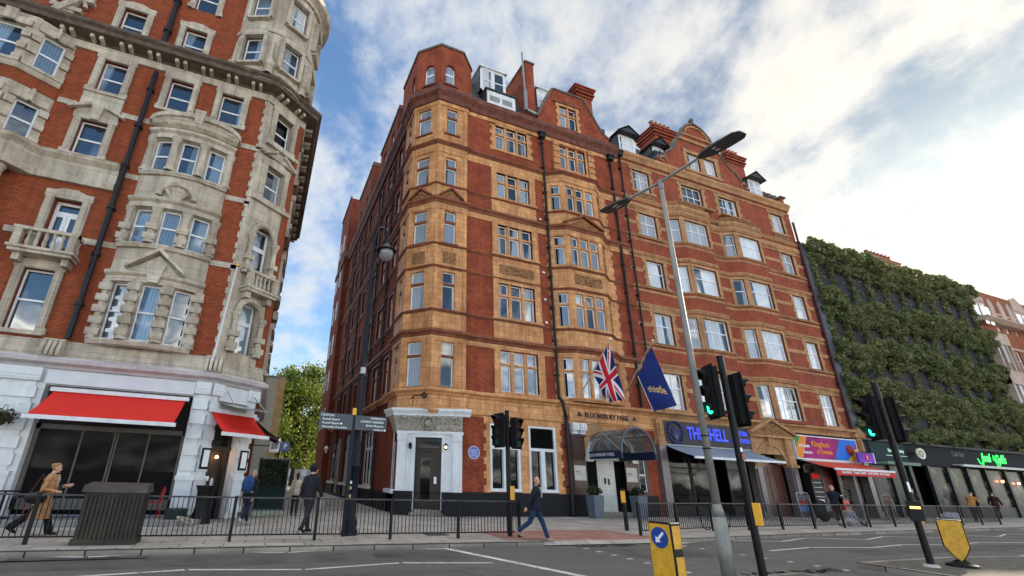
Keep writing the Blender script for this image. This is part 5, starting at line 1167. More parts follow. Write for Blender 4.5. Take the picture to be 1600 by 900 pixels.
# ================================================================== far building
FB = thing('far_terrace', 'far red brick and pale stone building beyond the planted wall', 'building', (75, 20, 0))
m_br4 = masonry('far_brick', (.40, .12, .05), (.33, .10, .045), (.25, .12, .08), .225, .075, .01); m_st4 = M('far_stone', (.50, .37, .30), .8, var=.5, scale=1.2)
bays = [64.3, 73.0, 81.7, 90.4]; hs = []
for bx in bays:
    for k, r in enumerate(ROWS[:4]):
        for a in (3.3, 5.0, 6.9): hs.append((bx+a+.3, bx+a+1.2, r[0]-.3, r[1]-.3))
g = MB(); g.wall(F, 64.3, 99, 5, 18.0, hs, rev=.25); g.build('brick_wall', m_br4, FB); g = MB(); g.box(64.3, 99, 20.4, 34, 0, 21); g.build('inner_block', m_br4, FB)
for h in hs: window(F, [h], -.18, FB, sash=True, mp_=m_paneN)
g = MB()
for bx in bays:
    for z0, z1 in ((5, 5.5), (7.7, 8.9), (11.4, 12.7), (15.3, 16.5)): g.fb(F, bx, bx+2.9, -.1, .62, z0, z1)
    for a in (0, .95, 1.9, 2.75): g.fb(F, bx+a, bx+a+.18, -.1, .6, 5, 16.5)
    for k in range(4): g.fb(F, bx+3, bx+8.7, -.05, .06, ROWS[k][1]-.25, ROWS[k][1]-.02)
    g.fb(F, bx, bx+2.9, -.1, .05, 18.1, 20.2); g.poly(F, [(bx, 20.2), (bx+2.9, 20.2), (bx+2.6, 21.2), (bx+1.45, 21.9), (bx+.3, 21.2)], -.3, .1)
    for a in (3.6, 5.6, 7.4): g.poly(F, [(bx+a, 18.2), (bx+a+.9, 18.2), (bx+a+.9, 20.3), (bx+a+.45, 20.8), (bx+a, 20.3)], -.1, .1)
g.build('stone_dressings', m_st4, FB)
g = MB(); 
for bx in bays:
    for k in range(4):
        for a in (.22, 1.18): 
            z0 = ROWS[k][0]-.1; g.quad(F.p(bx+a, .5, z0), F.p(bx+a+.7, .5, z0), F.p(bx+a+.7, .5, z0+1.9), F.p(bx+a, .5, z0+1.9))
    for a in (.3, 1.6): g.quad(F.p(bx+a, .07, 18.5), F.p(bx+a+1, .07, 18.5), F.p(bx+a+1, .07, 19.9), F.p(bx+a, .07, 19.9))
g.build('bay_window', m_paneN, FB)
g = MB(); g.wall(F, 64.3, 99, 18.0, 21.4, []); g.build('attic_wall', m_br4, FB)
g = MB(); g.mould([(64.3, 20), (99, 20)], [(-.3, 17.7), (.5, 17.7), (.9, 18.0), (.9, 18.12), (-.3, 18.12)]); g.build('cornice', m_st4, FB)
g = MB(); g.fb(F, 64.9, 99, -.1, .15, 0, 5); g.build('shop_fronts', M('dark_fascia', (.020, .020, .026), .85), FB)
# ================================================================== left corner building with the restaurant
LB = thing('restaurant_building', 'orange brick and grey stone block with a rounded corner turret above a white restaurant', 'building', (-6, 18, 0))
FL = Fr(0, 18, 1, 0); C0, C1 = (-2.0, 18.0), (-0.42, 19.22); FC = Fr.seg(C0, C1); FE = Fr(-0.42, 19.22, 0, 1)
ARC = [(-6.1, 18.0), (-5.6, 17.78), (-5.02, 17.64), (-4.55, 17.6), (-4.08, 17.64), (-3.5, 17.78), (-2.98, 18.0)]
BW = [(-6.1, 18.0), (-5.02, 17.62), (-4.08, 17.62), (-2.98, 18.0)]
R4 = [(-8.52, -7.62, 5.75, 7.95), (-8.42, -7.55, 8.55, 10.8), (-8.55, -7.63, 12.8, 14.45), (-8.52, -7.65, 15.92, 17.6)]
hs = R4+[(-6.03, -5.14, 15.92, 17.58), (-3.98, -3.08, 15.95, 17.58), (-5.9, -3.2, 5.6, 14.7)]
g = MB(); g.wall(FL, -14.5, -2.0, 5.5, 18.35, hs, rev=.3); g.build('brick_wall', m_brick3, LB)
g = MB(); g.wall(FL, -14.5, -2.9, 18.9, 26.5, [(-8.58, -7.68, 19.15, 20.85), (-6.12, -5.22, 19.15, 20.82), (-6.05, -5.15, 22.2, 24.0), (-8.6, -7.7, 22.2, 24)], rev=.3, d=-.12); g.build('upper_brick_wall', m_brick3, LB)
g = MB(); g.prism([(-14.4, 18.5), (-2.4, 18.5), (-1.1, 19.6), (-1.1, 33), (-14.4, 33)], .15, 18.8); g.prism([(-14.4, 18.6), (-3.8, 18.6), (-3.8, 33), (-14.4, 33)], 18.8, 26.5); g.build('inner_block', m_dark, LB)
g = MB(); g.wall(FC, 0, FC.len, 5.5, 18.35, [(.5, 1.4, 5.9, 8.0), (.5, 1.4, 9.2, 11.6), (.5, 1.4, 12.85, 14.6), (.5, 1.45, 15.9, 17.6)], rev=.35); g.build('corner_stone_wall', m_stone, LB)
g = MB(); g.fb(FC, 1.68, FC.len+.02, -.1, .03, 5.5, 18.3); g.fb(FL, -2.86, -2.0, -.05, .02, 5.5, 18.3) if False else None; g.build('corner_brick_strip', m_brick3, LB)
g = MB(); g.wall(FE, 0, 13, 0, 18.35, [(2+3*q, 3+3*q, z, z+1.9) for q in range(4) for z in (5.8, 9.4, 12.8, 15.9)], rev=.3); g.build('side_wall', m_brick3, LB)
for q in range(4):
    for z in (5.8, 9.4, 12.8, 15.9): 
        window(FE, [(2+3*q, 3+3*q, z, z+1.9)], -.2, LB, sash=True, mp_=m_paneL)
        s = MB(); s.fb(FE, 1.75+3*q, 2+3*q, -.05, .12, z-.2, z+2.1); s.fb(FE, 3+3*q, 3.25+3*q, -.05, .12, z-.2, z+2.1); s.fb(FE, 1.7+3*q, 3.3+3*q, -.05, .22, z+1.95, z+2.25); s.fb(FE, 1.7+3*q, 3.3+3*q, -.05, .22, z-.2, z); s.build('window_surround', m_stone, LB)
# main cornice with brackets
PC = [(-14.5, 17.35), (-10.0, 17.35), (-9.4, 18.0), C0, C1, (-0.42, 32.2)]
PC0 = [(-14.5, 18.0), C0, C1, (-0.42, 32.2)]
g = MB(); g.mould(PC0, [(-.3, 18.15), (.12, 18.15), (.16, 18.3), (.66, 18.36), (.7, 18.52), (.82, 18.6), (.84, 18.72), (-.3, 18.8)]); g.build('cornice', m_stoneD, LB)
g = MB(); g.mould(PC0, [(-.3, 17.85), (.1, 17.85), (.14, 18.16), (-.3, 18.16)])
for fr_, a0, a1 in ((FL, -14.3, -2.2), (FC, .2, 1.9), (FE, .4, 13)):
    a = a0; k = 0
    while a < a1: g.fb(fr_, a, a+.13, .1, .5, 18.18, 18.345); a += .32 if k % 2 == 0 else .72; k += 1
g.build('cornice_brackets', m_stone, LB)
def tag_stone(F_, a0, a1, z0, z1, k=0, mat=m_stone, ears=True, w_=.24, parent=None, ped=None, sill=True):
    """moulded stone frame with ears; some have a small broken pediment with a keystone"""
    s = MB(); s.fb(F_, a0-w_, a0, -.05, .1, z0-.1, z1); s.fb(F_, a1, a1+w_, -.05, .1, z0-.1, z1)
    am = (a0+a1)/2; top = [(a0-w_-.04, z1), (a1+w_+.04, z1), (a1+w_+.04, z1+.3), (a1+.05, z1+.3), (am+.2, z1+.42), (am-.2, z1+.42), (a0-.05, z1+.3), (a0-w_-.04, z1+.3)]
    s.poly(F_, top, -.05, .12); s.fb(F_, a0-w_-.06, a0-w_+.1, -.05, .14, z0-.1, z0+.12); s.fb(F_, a1+w_-.1, a1+w_+.06, -.05, .14, z0-.1, z0+.12)
    s.fb(F_, a0-w_+.06, a0-.05, .1, .13, z0+.15, z1); s.fb(F_, a1+.05, a1+w_-.06, .1, .13, z0+.15, z1)
    if sill: s.fb(F_, a0-w_-.02, a1+w_+.02, -.05, .16, z0-.14, z0)
    if ped:
        s.fb(F_, a0-w_, a1+w_, -.05, .1, z1+.3, z0+3.1)
        for q in (-1, 1): s.poly(F_, [(am+q*.25, z1+.75), (am+q*.95, z1+.42), (am+q*.95, z1+.3), (am+q*.25, z1+.6)][::q], .1, .26)
        s.poly(F_, [(am-.12, z1-.02), (am+.12, z1-.02), (am+.2, z1+.62), (am-.2, z1+.62)], .1, .24)
    s.build('window_surround', mat, parent or LB)
for i, (a0, a1, z0, z1) in enumerate(R4):
    if i == 1: continue
    tag_stone(FL, a0, a1, z0, z1, ped=(i == 2)); window(FL, [(a0, a1, z0, z1)], -.2, LB, sash=True, mp_=m_paneL, fw=.06)
for a0, a1, z0, z1 in ((-6.03, -5.14, 15.92, 17.58), (-3.98, -3.08, 15.95, 17.58)): tag_stone(FL, a0, a1, z0, z1); window(FL, [(a0, a1, z0, z1)], -.2, LB, sash=True, mp_=m_paneL, fw=.06)
FU = Fr(0, 18.12, 1, 0)
for a0, a1, z0, z1 in ((-8.58, -7.68, 19.15, 20.85), (-6.12, -5.22, 19.15, 20.82), (-6.05, -5.15, 22.2, 24.0), (-8.6, -7.7, 22.2, 24)): tag_stone(FU, a0, a1, z0, z1, sill=False); window(FU, [(a0, a1, z0, z1)], -.2, LB, sash=True, mp_=m_paneL, fw=.06)
s = MB(); s.poly(FU, [(-11.2, 18.9), (-10.9, 18.9), (-9.6, 20.9), (-9.9, 20.9)], 0, .3); s.tube([FU.p(-10.4+.55*math.cos(q*.4), .15, 20.0+.5*math.sin(q*.4)) for q in range(14)], .09, 6); s.fb(FU, -10.9, -9.6, 0, .25, 20.3, 20.5); s.fb(FU, -11.0, -9.9, 0, .25, 19.6, 19.8); s.build('stone_cartouche', m_stone, LB)
# horizontal stone bands on the brick
g = MB()
for z in (15.1, 12.35, 9.3): 
    for a0, a1 in ((-9.5, -8.9), (-7.35, -6.1), (-2.95, -2.0)): g.fb(FL, a0, a1, -.05, .05, z-.13, z+.1)
g.build('stone_band', m_stone, LB)
for z in (15.05, 12.6): g = MB(); g.fb(FC, 0, FC.len, -.05, .16, z, z+.2); g.build('stone_band', m_stone, LB)
g = MB(); g.fb(FL, -2.14, -2.0, -.05, .03, 5.5, 18); 
for z in [5.6+.5*q for q in range(25)]: g.fb(FL, -2.2, -2.0, -.05, .05, z, z+.25)
g.build('quoins', m_stone, LB)
# curved bow with three windows on each of three floors
base_f = [(5.5, 9.35), (9.35, 12.5), (12.5, 14.95)]; wz = [(5.75, 7.85), (9.5, 11.0), (12.75, 14.3)]
for k in range(3):
    zl, zh = base_f[k]; z0, z1 = wz[k]; g = MB()
    for i in range(3):
        Fi = Fr.seg(BW[i], BW[i+1]); m_ = Fi.len/2; hw = .31; g.wall(Fi, 0, Fi.len, zl, zh, [(m_-hw, m_+hw, z0, z1)], rev=.22); window(Fi, [(m_-hw, m_+hw, z0, z1)], -.16, LB, sash=True, mp_=m_paneL, fw=.055)
    g.build('bow_wall', m_stone, LB)
    cols_ = [(-6.02, 17.98), (-5.07, 17.58), (-4.03, 17.58), (-3.06, 17.98)]
    g = MB()
    for (x, y) in cols_:
        g.lathe((x, y, z0-.05), [(.2, 0), (.2, .12), (.15, .18), (.145, .6), (.13, z1-z0-.2), (.16, z1-z0-.12), (.2, z1-z0), (.2, z1-z0+.1)], 12)
    o_ = g.build('column', m_stone, LB, smooth=True); g = MB(); n = {0: 5, 1: 2, 2: 0}[k]
    for (x, y) in cols_:
        for q in range(n): zz_ = z0+.08+q*.42; g.box(x-.2, x+.2, y-.2, y+.1, zz_, zz_+.24)
    if n: g.build('column_blocks', m_stone, o_)
    g = MB(); g.mould(ARC, [(-.3, z0-.22), (.1, z0-.22), (.16, z0-.1), (.12, z0-.03), (-.3, z0-.03)]); g.mould(ARC, [(-.3, z1+.02), (.12, z1+.02), (.12, z1+.22), (.24, z1+.3), (.26, z1+.4), (.1, z1+.5), (-.3, z1+.5)]); g.build('bow_cornice', m_stone, LB)
g = MB(); g.prism([(-6.1, 18.4), (-6.0, 18.1), (-5.02, 17.84), (-4.08, 17.84), (-3.1, 18.1), (-3.0, 18.4)], 5.6, 14.9); g.build('bow_core', m_dark, LB)
g = MB(); g.mould(ARC, [(-.4, 14.9), (.05, 14.9), (.22, 15.0), (.3, 15.15), (.0, 15.3), (-.4, 15.55)]); g.build('bow_hood', m_stone, LB)
g = MB(); arc_ = [(-4.55+1.75*math.cos(q), 15.0+.75*math.sin(q)) for q in [math.pi*k/14 for k in range(15)]]
for (p, q) in zip(arc_, arc_[1:]): g.add([FL.p(x, d, z) for d in (-.05, .22) for x, z in (p, q, (q[0], q[1]+.2), (p[0], p[1]+.2))], [(4, 5, 6, 7), (0, 1, 5, 4), (3, 7, 6, 2)])
g.poly(FL, [(-6.1, 14.95)]+[(x, z+.05) for x, z in arc_[::-1]]+[(-2.98, 14.95)], -.05, .1); g.poly(FL, [(-4.68, 15.4), (-4.42, 15.4), (-4.33, 16.1), (-4.77, 16.1)], 0, .35); g.build('arched_hood', m_stone, LB)
FBW = Fr.seg(BW[1], BW[2]); g = MB()
for s_ in (-1, 1): g.poly(FBW, [(.47, 9.1), (.47+s_*.95, 8.3), (.47+s_*.95, 8.42), (.47, 9.27)][::s_], 0, .35)
g.build('pediment', m_stone, LB); g = MB(); g.poly(FBW, [(-.3, 8.3), (1.24, 8.3), (.47, 8.98)], -.05, .14); g.poly(FBW, [(.3, 7.88), (.64, 7.88), (.78, 8.6), (.16, 8.6)], .1, .26); g.build('keystone', m_stone, LB)
g = MB(); pts_ = [(.47+.62*math.cos(q), 11.55+.62*math.sin(q)) for q in [math.pi*k/12 for k in range(13)]]; g.tube([FBW.p(x, .1, z) for x, z in pts_], .11, 8)
for q in range(5): an = rad(50+20*q); g.tube([FBW.p(.47, .12, 11.3), FBW.p(.47+.52*math.cos(an), .16, 11.35+.6*math.sin(an))], [.05, .12], 6)
g.build('arched_panel', m_stone, LB)
# stone cornice balcony band to the left, loggia and canted bay at the frame edge
g = MB(); g.mould([(-14.5, 17.35), (-9.9, 17.35), (-9.35, 17.9), (-6.75, 17.9)], [(-.4, 11.5), (.06, 11.5), (.1, 11.7), (.05, 11.8), (.05, 12.35), (.22, 12.5), (.26, 12.62), (-.4, 12.66)]); g.build('stone_entablature', m_stone, LB)
BL = [(-14.5, 17.35), (-10.75, 17.35), (-9.6, 18.0)]; g = MB()
for i in range(2):
    Fi = Fr.seg(BL[i], BL[i+1]); hh = [(2.5, 3.5, z0, z1) for z0, z1 in ((12.85, 14.4), (15.9, 17.6))]+[(.6, 1.6, z0, z1) for z0, z1 in ((12.85, 14.4), (15.9, 17.6))] if i == 0 else [(.35, 1.05, z0, z1) for z0, z1 in ((12.85, 14.4), (15.9, 17.6))]
    g.wall(Fi, 0, Fi.len, 12.6, 18.2, hh, rev=.25)
    for h in hh:
        window(Fi, [h], -.18, LB, sash=True, mp_=m_paneL); s = MB()
        for q in range(6): 
            z_ = h[2]-.05+q*.3
            if q % 2 == 0: s.fb(Fi, h[0]-.3, h[0]-.02, 0, .12, z_, z_+.26); s.fb(Fi, h[1]+.02, h[1]+.3, 0, .12, z_, z_+.26)
        s.fb(Fi, h[0]-.2, h[1]+.2, 0, .1, h[3], h[3]+.3); s.fb(Fi, h[0]+.3, h[1]-.3, 0, .2, h[3], h[3]+.55); s.fb(Fi, h[0]-.3, h[1]+.3, 0, .14, h[2]-.12, h[2]); s.build('rusticated_surround', m_stone, LB)
g.build('canted_bay_wall', m_stone, LB)
g = MB(); g.mould(BL, [(-.2, 15.0), (.03, 15.0), (.03, 15.5), (-.2, 15.5)]); g.build('bay_brick_band', m_brick3, LB); g = MB(); g.mould(BL, [(-.2, 15.5), (.12, 15.5), (.2, 15.7), (-.2, 15.72)]); g.build('bay_string', m_stone, LB)
g = MB()
for x in (-13.2, -12.6, -10.6, -10.1):
    g.lathe((x, 17.6, 9.35), [(.2, 0), (.2, .15), (.15, .25), (.13, 1.9), (.2, 2.05), (.2, 2.15)], 12)
g.build('loggia_columns', m_stone, LB, smooth=True); g = MB(); g.box(-14.5, -9.7, 17.3, 18.0, 8.6, 9.35); g.box(-14.5, -9.7, 17.2, 18.0, 9.25, 9.4); g.build('loggia_base', m_stone, LB)
# balcony in front of the french window
def balcony(F_, a0, a1, dd, z0, z1, n):
    g = MB(); g.fb(F_, a0, a1, -.05, dd, z0, z0+.2); g.fb(F_, a0-.06, a1+.06, -.05, dd+.06, z0+.12, z0+.22); g.fb(F_, a0+.1, a0+.3, -.05, dd*.7, z0-.25, z0); g.fb(F_, a1-.3, a1-.1, -.05, dd*.7, z0-.25, z0); b_ = g.build('balcony', m_stone, LB)
    g = MB(); g.fb(F_, a0-.04, a1+.04, dd-.22, dd+.02, z1, z1+.12); g.fb(F_, a0-.04, a0+.16, 0, dd, z1, z1+.12); g.fb(F_, a1-.16, a1+.04, 0, dd, z1, z1+.12)
    for a in (a0, a1-.22): g.fb(F_, a, a+.22, dd-.22, dd, z0+.2, z1)
    g.build('balcony_rail', m_stone, b_); g = MB(); h = z1-z0-.2
    for q in range(n):
        a = a0+.3+(a1-a0-.6)*(q+.5)/n; g.lathe(F_.p(a, dd-.1, z0+.2), [(.07, 0), (.07, .05), (.04, .08), (.075, h*.35), (.035, h*.7), (.06, h-.04), (.07, h)], 8)
    for q in range(2): g.lathe(F_.p(a1-.08, dd*.3*q+.12, z0+.2), [(.07, 0), (.04, .08), (.075, h*.35), (.035, h*.7), (.07, h)], 8)
    g.build('balusters', m_stone, b_, smooth=True)
balcony(FL, -8.9, -7.12, .62, 8.3, 9.12, 5)
tag_stone(FL, -8.42, -7.55, 8.55, 10.8, w_=.26, sill=False); window(FL, [(-8.42, -7.99, 8.55, 10.3), (-7.98, -7.55, 8.55, 10.3), (-8.42, -7.55, 10.3, 10.8)], -.3, LB, mp_=m_paneL, fw=.11)
balcony(FC, .35, 1.75, .5, 8.35, 9.15, 4)
# corner windows: arched openings with columns on two floors, sashes above
for (z0, z1) in ((5.9, 7.4), (9.2, 10.9)):
    g = MB(); arc_ = [(.95+.55*math.cos(q), z1+.1+.62*math.sin(q)) for q in [math.pi*k/12 for k in range(13)]]; g.tube([FC.p(x, .08, z) for x, z in arc_], .12, 8); g.build('arch', m_stone, LB)
    g = MB()
    for a in (.36, 1.55): g.lathe(FC.p(a, .12, z0-.05), [(.17, 0), (.17, .12), (.12, .2), (.1, z1-z0-.25), (.12, z1-z0-.15), (.19, z1-z0), (.19, z1-z0+.1)], 12); g.fb(FC, a-.18, a+.18, -.05, .28, z0+.1, z0+.32); g.fb(FC, a-.18, a+.18, -.05, .28, z0+.55, z0+.77)
    g.build('column', m_stone, LB, smooth=False)
window(FC, [(.55, 1.35, 5.9, 7.2), (.55, 1.35, 7.2, 8.0)], -.33, LB, mp_=m_paneL, fw=.08); window(FC, [(.52, 1.38, 9.2, 10.6), (.52, 1.38, 10.6, 11.5)], -.33, LB, mp_=m_paneL, fw=.1)
for (z0, z1) in ((12.85, 14.6), (15.9, 17.6)):
    window(FC, [(.5, 1.42, z0, z1)], -.3, LB, sash=True, mp_=m_paneD if z0 > 15 else m_paneH, fw=.07); tag_stone(FC, .5, 1.42, z0, z1, w_=.26)
g = MB(); g.fb(FC, .15, 1.9, -.05, .2, 15.6, 15.78)
for q in (-1, 1): g.poly(FC, [(.96+q*.2, 15.5), (.96+q*.8, 15.1), (.96+q*.8, 14.98), (.96+q*.2, 15.35)][::q], .05, .28)
g.build('broken_pediment', m_stone, LB)
# round drum on the corner above the cornice
DC, DR = (-2.35, 19.25), 1.97; NS = 40
g = MB(); dw = [(-113, 19.25, 20.9), (-113, 22.15, 23.9), (-62, 19.25, 20.9), (-62, 22.15, 23.9), (-12, 19.25, 20.9), (-12, 22.15, 23.9)]
for i in range(NS):
    a0, a1 = 360*i/NS, 360*(i+1)/NS; am = (a0+a1)/2; am = am-360 if am > 180 else am
    zs = [18.5, 26.5]
    for (wa, z0, z1) in dw:
        if abs(am-wa) < 13.6: zs += [z0, z1]
    zs.sort()
    for j in range(0, len(zs), 2):
        p = [(DC[0]+DR*math.cos(rad(a)), DC[1]+DR*math.sin(rad(a))) for a in (a0, a1)]
        g.quad((p[0][0], p[0][1], zs[j]), (p[1][0], p[1][1], zs[j]), (p[1][0], p[1][1], zs[j+1]), (p[0][0], p[0][1], zs[j+1]))
g.build('corner_drum', m_stone, LB)
m_drst = m_stone
for (wa, z0, z1) in dw:
    hw = DR*math.sin(rad(13.5)); c_ = math.cos(rad(wa)); s_ = math.sin(rad(wa)); rr = DR*math.cos(rad(13.5))
    ux, uy = -s_, c_; o = (DC[0]+c_*rr-ux*hw, DC[1]+s_*rr-uy*hw); Fw = Fr(o[0], o[1], ux, uy)
    g = MB(); g.wall(Fw, 0, 2*hw, z0-.02, z1+.02, [(.0, 2*hw, z0, z1)], rev=.25); g.fb(Fw, -.04, 2*hw+.04, -.05, .24, z0-.12, z0); g.build('drum_reveal', m_stone, LB)
    window(Fw, [(.04, 2*hw-.04, z0, z1)], -.12, LB, sash=True, mp_=m_paneL if wa < -90 else m_paneN, fw=.06)
    s = MB(); w2 = 2*hw; s.fb(Fw, -.16, 0, -.1, .2, z0, z1+.1); s.fb(Fw, w2, w2+.16, -.1, .2, z0, z1+.1); s.poly(Fw, [(-.16, z1), (w2+.16, z1), (w2+.16, z1+.2), (w2/2+.2, z1+.36), (w2/2-.2, z1+.36), (-.16, z1+.2)], -.1, .22); s.build('window_surround', m_stone, LB)
g = MB()
for a in (-138, -88, -37, 13):
    p = (DC[0]+(DR+.05)*math.cos(rad(a)), DC[1]+(DR+.05)*math.sin(rad(a)))
    g.lathe((p[0], p[1], 18.7), [(.22, 0), (.22, .45), (.3, .5), (.28, .65), (.16, .8), (.12, 1.3), (.1, 2.0), (.0, 2.1)], 10)
    for q in range(5): g.ball((p[0]+.12*math.cos(q*1.3), p[1]+.12*math.sin(q*1.3), 19.35), .14, 6, 5)
g.build('scrolled_buttress', m_stone, LB, smooth=True)
g = MB(); ring = [(DC[0]+DR*math.cos(-2*math.pi*k/40), DC[1]+DR*math.sin(-2*math.pi*k/40)) for k in range(40)][::-1]
ring2 = ring
g.mould(ring2, [(-.1, 24.5), (.15, 24.5), (.2, 24.65), (.5, 24.85), (.55, 25.1), (-.1, 25.1)], closed=True); g.mould(ring2, [(-.1, 21.35), (.07, 21.35), (.09, 21.5), (-.1, 21.5)], closed=True); g.build('drum_cornice', m_stone, LB)
g = MB(); g.lathe((DC[0], DC[1], 0), [(DR-.02, 26.5), (DR*.8, 27.6), (DR*.45, 28.4), (0, 28.8)], 24); g.build('dome', m_slate, LB, smooth=True)
g = MB(); g.box(-14.4, -3.8, 18.5, 33, 26.5, 26.6); g.build('flat_roof', m_flat, LB)
pipe(FL, -6.62, 5.6, 17.6, LB, d=.16, r=.1, hop=False); pipe(FU, -6.75, 18.9, 25.5, LB, d=.14, r=.12, hop=False)
# stone course above the shop, brackets
g = MB(); g.mould([(-14.5, 18.0), C0, C1, (-.42, 32)], [(-.2, 4.95), (.12, 4.95), (.12, 5.2), (.06, 5.25), (.06, 5.52), (-.2, 5.52)]); g.build('stone_course', m_stone, LB)
g = MB()
for fr_, a in ((FL, -7.25), (FL, -2.35)):
    g.fb(fr_, a, a+.62, 0, .2, 4.95, 5.55)
    for q in range(4): g.tube([fr_.p(a+.08+.15*q, .3, 4.98), fr_.p(a+.08+.15*q, .32, 5.15), fr_.p(a+.08+.15*q, .2, 5.5)], .06, 6)
g.build('scroll_brackets', m_stone, LB)
# ---- white painted ground floor
PG = [(-14.5, 18.0), C0, C1, (-.42, 32)]
g = MB(); g.mould(PG, [(-.3, 4.58), (.1, 4.58), (.16, 4.66), (.34, 4.74), (.38, 4.86), (.2, 4.96), (-.3, 4.98)]); g.build('shop_cornice', M('mauve_white_paint', (.56, .52, .53), .5, var=.5, scale=3), LB)
g = MB(); g.wall(FL, -14.5, -2.0, .15, 4.6, [(-6.85, -2.5, .15, 4.05)], rev=.4); g.wall(FC, 0, FC.len, .0, 4.6, [(.45, 1.45, .0, 3.3)], rev=.5); g.build('white_wall', m_white, LB)
g = MB(); g.fb(FL, -6.85, -2.48, 0, .16, 4.08, 4.5); g.fb(FC, .35, 1.55, 0, .14, 3.98, 4.5); g.build('fascia', M('pale_grey_fascia', (.60, .62, .66), .4, var=.2), LB)
def rust(F_, a0, a1, zs, d=.14):
    g = MB(); g.fb(F_, a0+.08, a1-.08, 0, .06, .3, 4.2)
    for z in zs: g.fb(F_, a0, a1, 0, d, z, z+.34)
    g.fb(F_, a0-.06, a1+.06, 0, d+.08, 1.25, 1.4); g.fb(F_, a0-.02, a1+.02, 0, d+.02, .2, 1.25); g.fb(F_, a0-.02, a1+.02, 0, .2, 4.14, 4.56)
    for z in (4.2, 4.3): g.fb(F_, a0-.03, a1+.03, 0, .23, z, z+.04)
    g.build('rusticated_pilaster', m_white, LB)
rust(FL, -8.3, -7.0, [1.55, 2.05, 2.6, 3.1, 3.6]); rust(FL, -2.44, -1.98, [1.55, 2.05, 2.6, 3.1, 3.6]); rust(FC, .02, .4, [1.55, 2.05, 2.6, 3.1, 3.6]); rust(FC, 1.5, 1.98, [1.55, 2.05, 2.6, 3.1])
g = MB(); ar = [(-9.9+1.3*math.cos(q), 2.9+1.0*math.sin(q)) for q in [math.pi*k/16 for k in range(17)]]; g.tube([FL.p(x, .05, z) for x, z in ar], .16, 8); g.build('arch', m_white, LB)
g = MB(); g.poly(FL, ar, .0, .02); g.fb(FL, -11.2, -8.6, 0, .02, .2, 2.9); g.build('pane', m_paneD, LB)
g = MB()
for (p, q, z0, z1) in ((-6.85, -6.72, .3, 2.85), (-2.63, -2.5, .3, 2.85), (-6.85, -2.5, 2.7, 2.85), (-6.85, -2.5, .3, .62)): g.fb(FL, p, q, -.4, -.28, z0, z1)
for a in (-5.55, -4.62, -4.54, -3.62): g.fb(FL, a-.022, a+.022, -.36, -.3, .6, 2.75)
sf = g.build('shop_front', M('grey_brown_timber', (.13, .12, .11), .6, var=.6), LB)
g = MB(); g.quad(FL.p(-6.8, -.34, .6), FL.p(-2.55, -.34, .6), FL.p(-2.55, -.34, 2.72), FL.p(-6.8, -.34, 2.72)); 
m_sg = bpy.data.materials.new('clear_shop_glass'); t, b = nodes_of(m_sg); b.inputs['Base Color'].default_value = (.02, .02, .02, 1); b.inputs['Roughness'].default_value = .02; b.inputs['Alpha'].default_value = .35; b.inputs['IOR'].default_value = 1.2
g.build('pane', m_sg, sf)
g = MB(); g.fb(FL, -6.85, -2.5, -3.2, -3.15, 0, 4); g.fb(FL, -6.9, -6.85, -3.2, -.4, 0, 4); g.fb(FL, -2.5, -2.45, -3.2, -.4, 0, 4); g.fb(FL, -6.85, -2.5, -3.2, -.4, 2.86, 2.95); g.fb(FL, -6.85, -2.5, -3.2, -.4, .1, .16); g.fb(FL, -6.85, -2.5, -.42, -.38, 2.85, 4.1); g.build('shop_interior', M('dark_brown_room', (.03, .022, .02), .8), LB)
lampm = M('warm_bulb', (1, .55, .25), .5, emis=(1, .5, .18), es=25)
for a, z in ((-5.85, 2.35), (-4.35, 2.2), (-3.4, 2.2)):
    g = MB(); g.ball(FL.p(a, -.9, z), .045, 8, 6); l_ = g.build('pendant_lamp', lampm, LB); g = MB(); g.tube([FL.p(a, -.9, z+.04), FL.p(a, -.9, 2.86)], .008, 5); g.build('cord', m_black, l_)
g = MB(); g.fb(FC, .45, 1.45, -.6, -.55, 0, 3.3); g.fb(FC, .45, .6, -.5, -.3, 0, 3.1); g.fb(FC, 1.3, 1.45, -.5, -.3, 0, 3.1); g.fb(FC, .45, 1.45, -.5, -.25, 2.3, 2.42); g.build('restaurant_door', M('dark_bronze_timber', (.05, .045, .04), .5, var=.6), LB)
g = MB(); g.ball(FC.p(.95, -.3, 2.05), .05, 8, 6); g.build('door_lamp', lampm, LB)
for a, w_ in ((.06, .32), (1.58, .32)):
    g = MB(); g.fb(FC, a, a+w_, .15, .2, 1.62, 2.32); n_ = g.build('menu_case', m_black, LB); g = MB(); g.fb(FC, a+.05, a+w_-.05, .2, .204, 1.7, 2.25); g.build('menu_sheet', m_whitef, n_)
g = MB(); g.fb(FL, -14.5, -7.0, 0, .12, .15, .25); g.build('plinth', m_black, LB)
# glass canopy over the corner door, awnings
t = thing('glass_canopy', 'thin grey glass canopy above the small red corner awning', 'canopy', FC.p(1, .5, 3.8))
g = MB(); g.poly(FC, [], 0, 0) if False else None; g.add([FC.p(.3, .1, 3.95), FC.p(1.7, .1, 3.95), FC.p(1.95, 1.05, 3.72), FC.p(.45, 1.0, 3.72)]+[FC.p(.3, .1, 3.93), FC.p(1.7, .1, 3.93), FC.p(1.95, 1.05, 3.7), FC.p(.45, 1.0, 3.7)], [(0, 1, 2, 3), (4, 7, 6, 5), (2, 6, 7, 3), (1, 5, 6, 2), (0, 3, 7, 4)]); g.build('pane', M('green_grey_glass', (.16, .18, .17), .1), t)
g = MB(); g.tube([FC.p(.5, .9, 3.74), FC.p(.6, .1, 4.4)], .015, 5); g.tube([FC.p(1.8, .95, 3.74), FC.p(1.7, .1, 4.4)], .015, 5); g.tube([FC.p(.43, 1.02, 3.71), FC.p(1.97, 1.07, 3.71)], .02, 5); g.build('rods', m_grey, t)
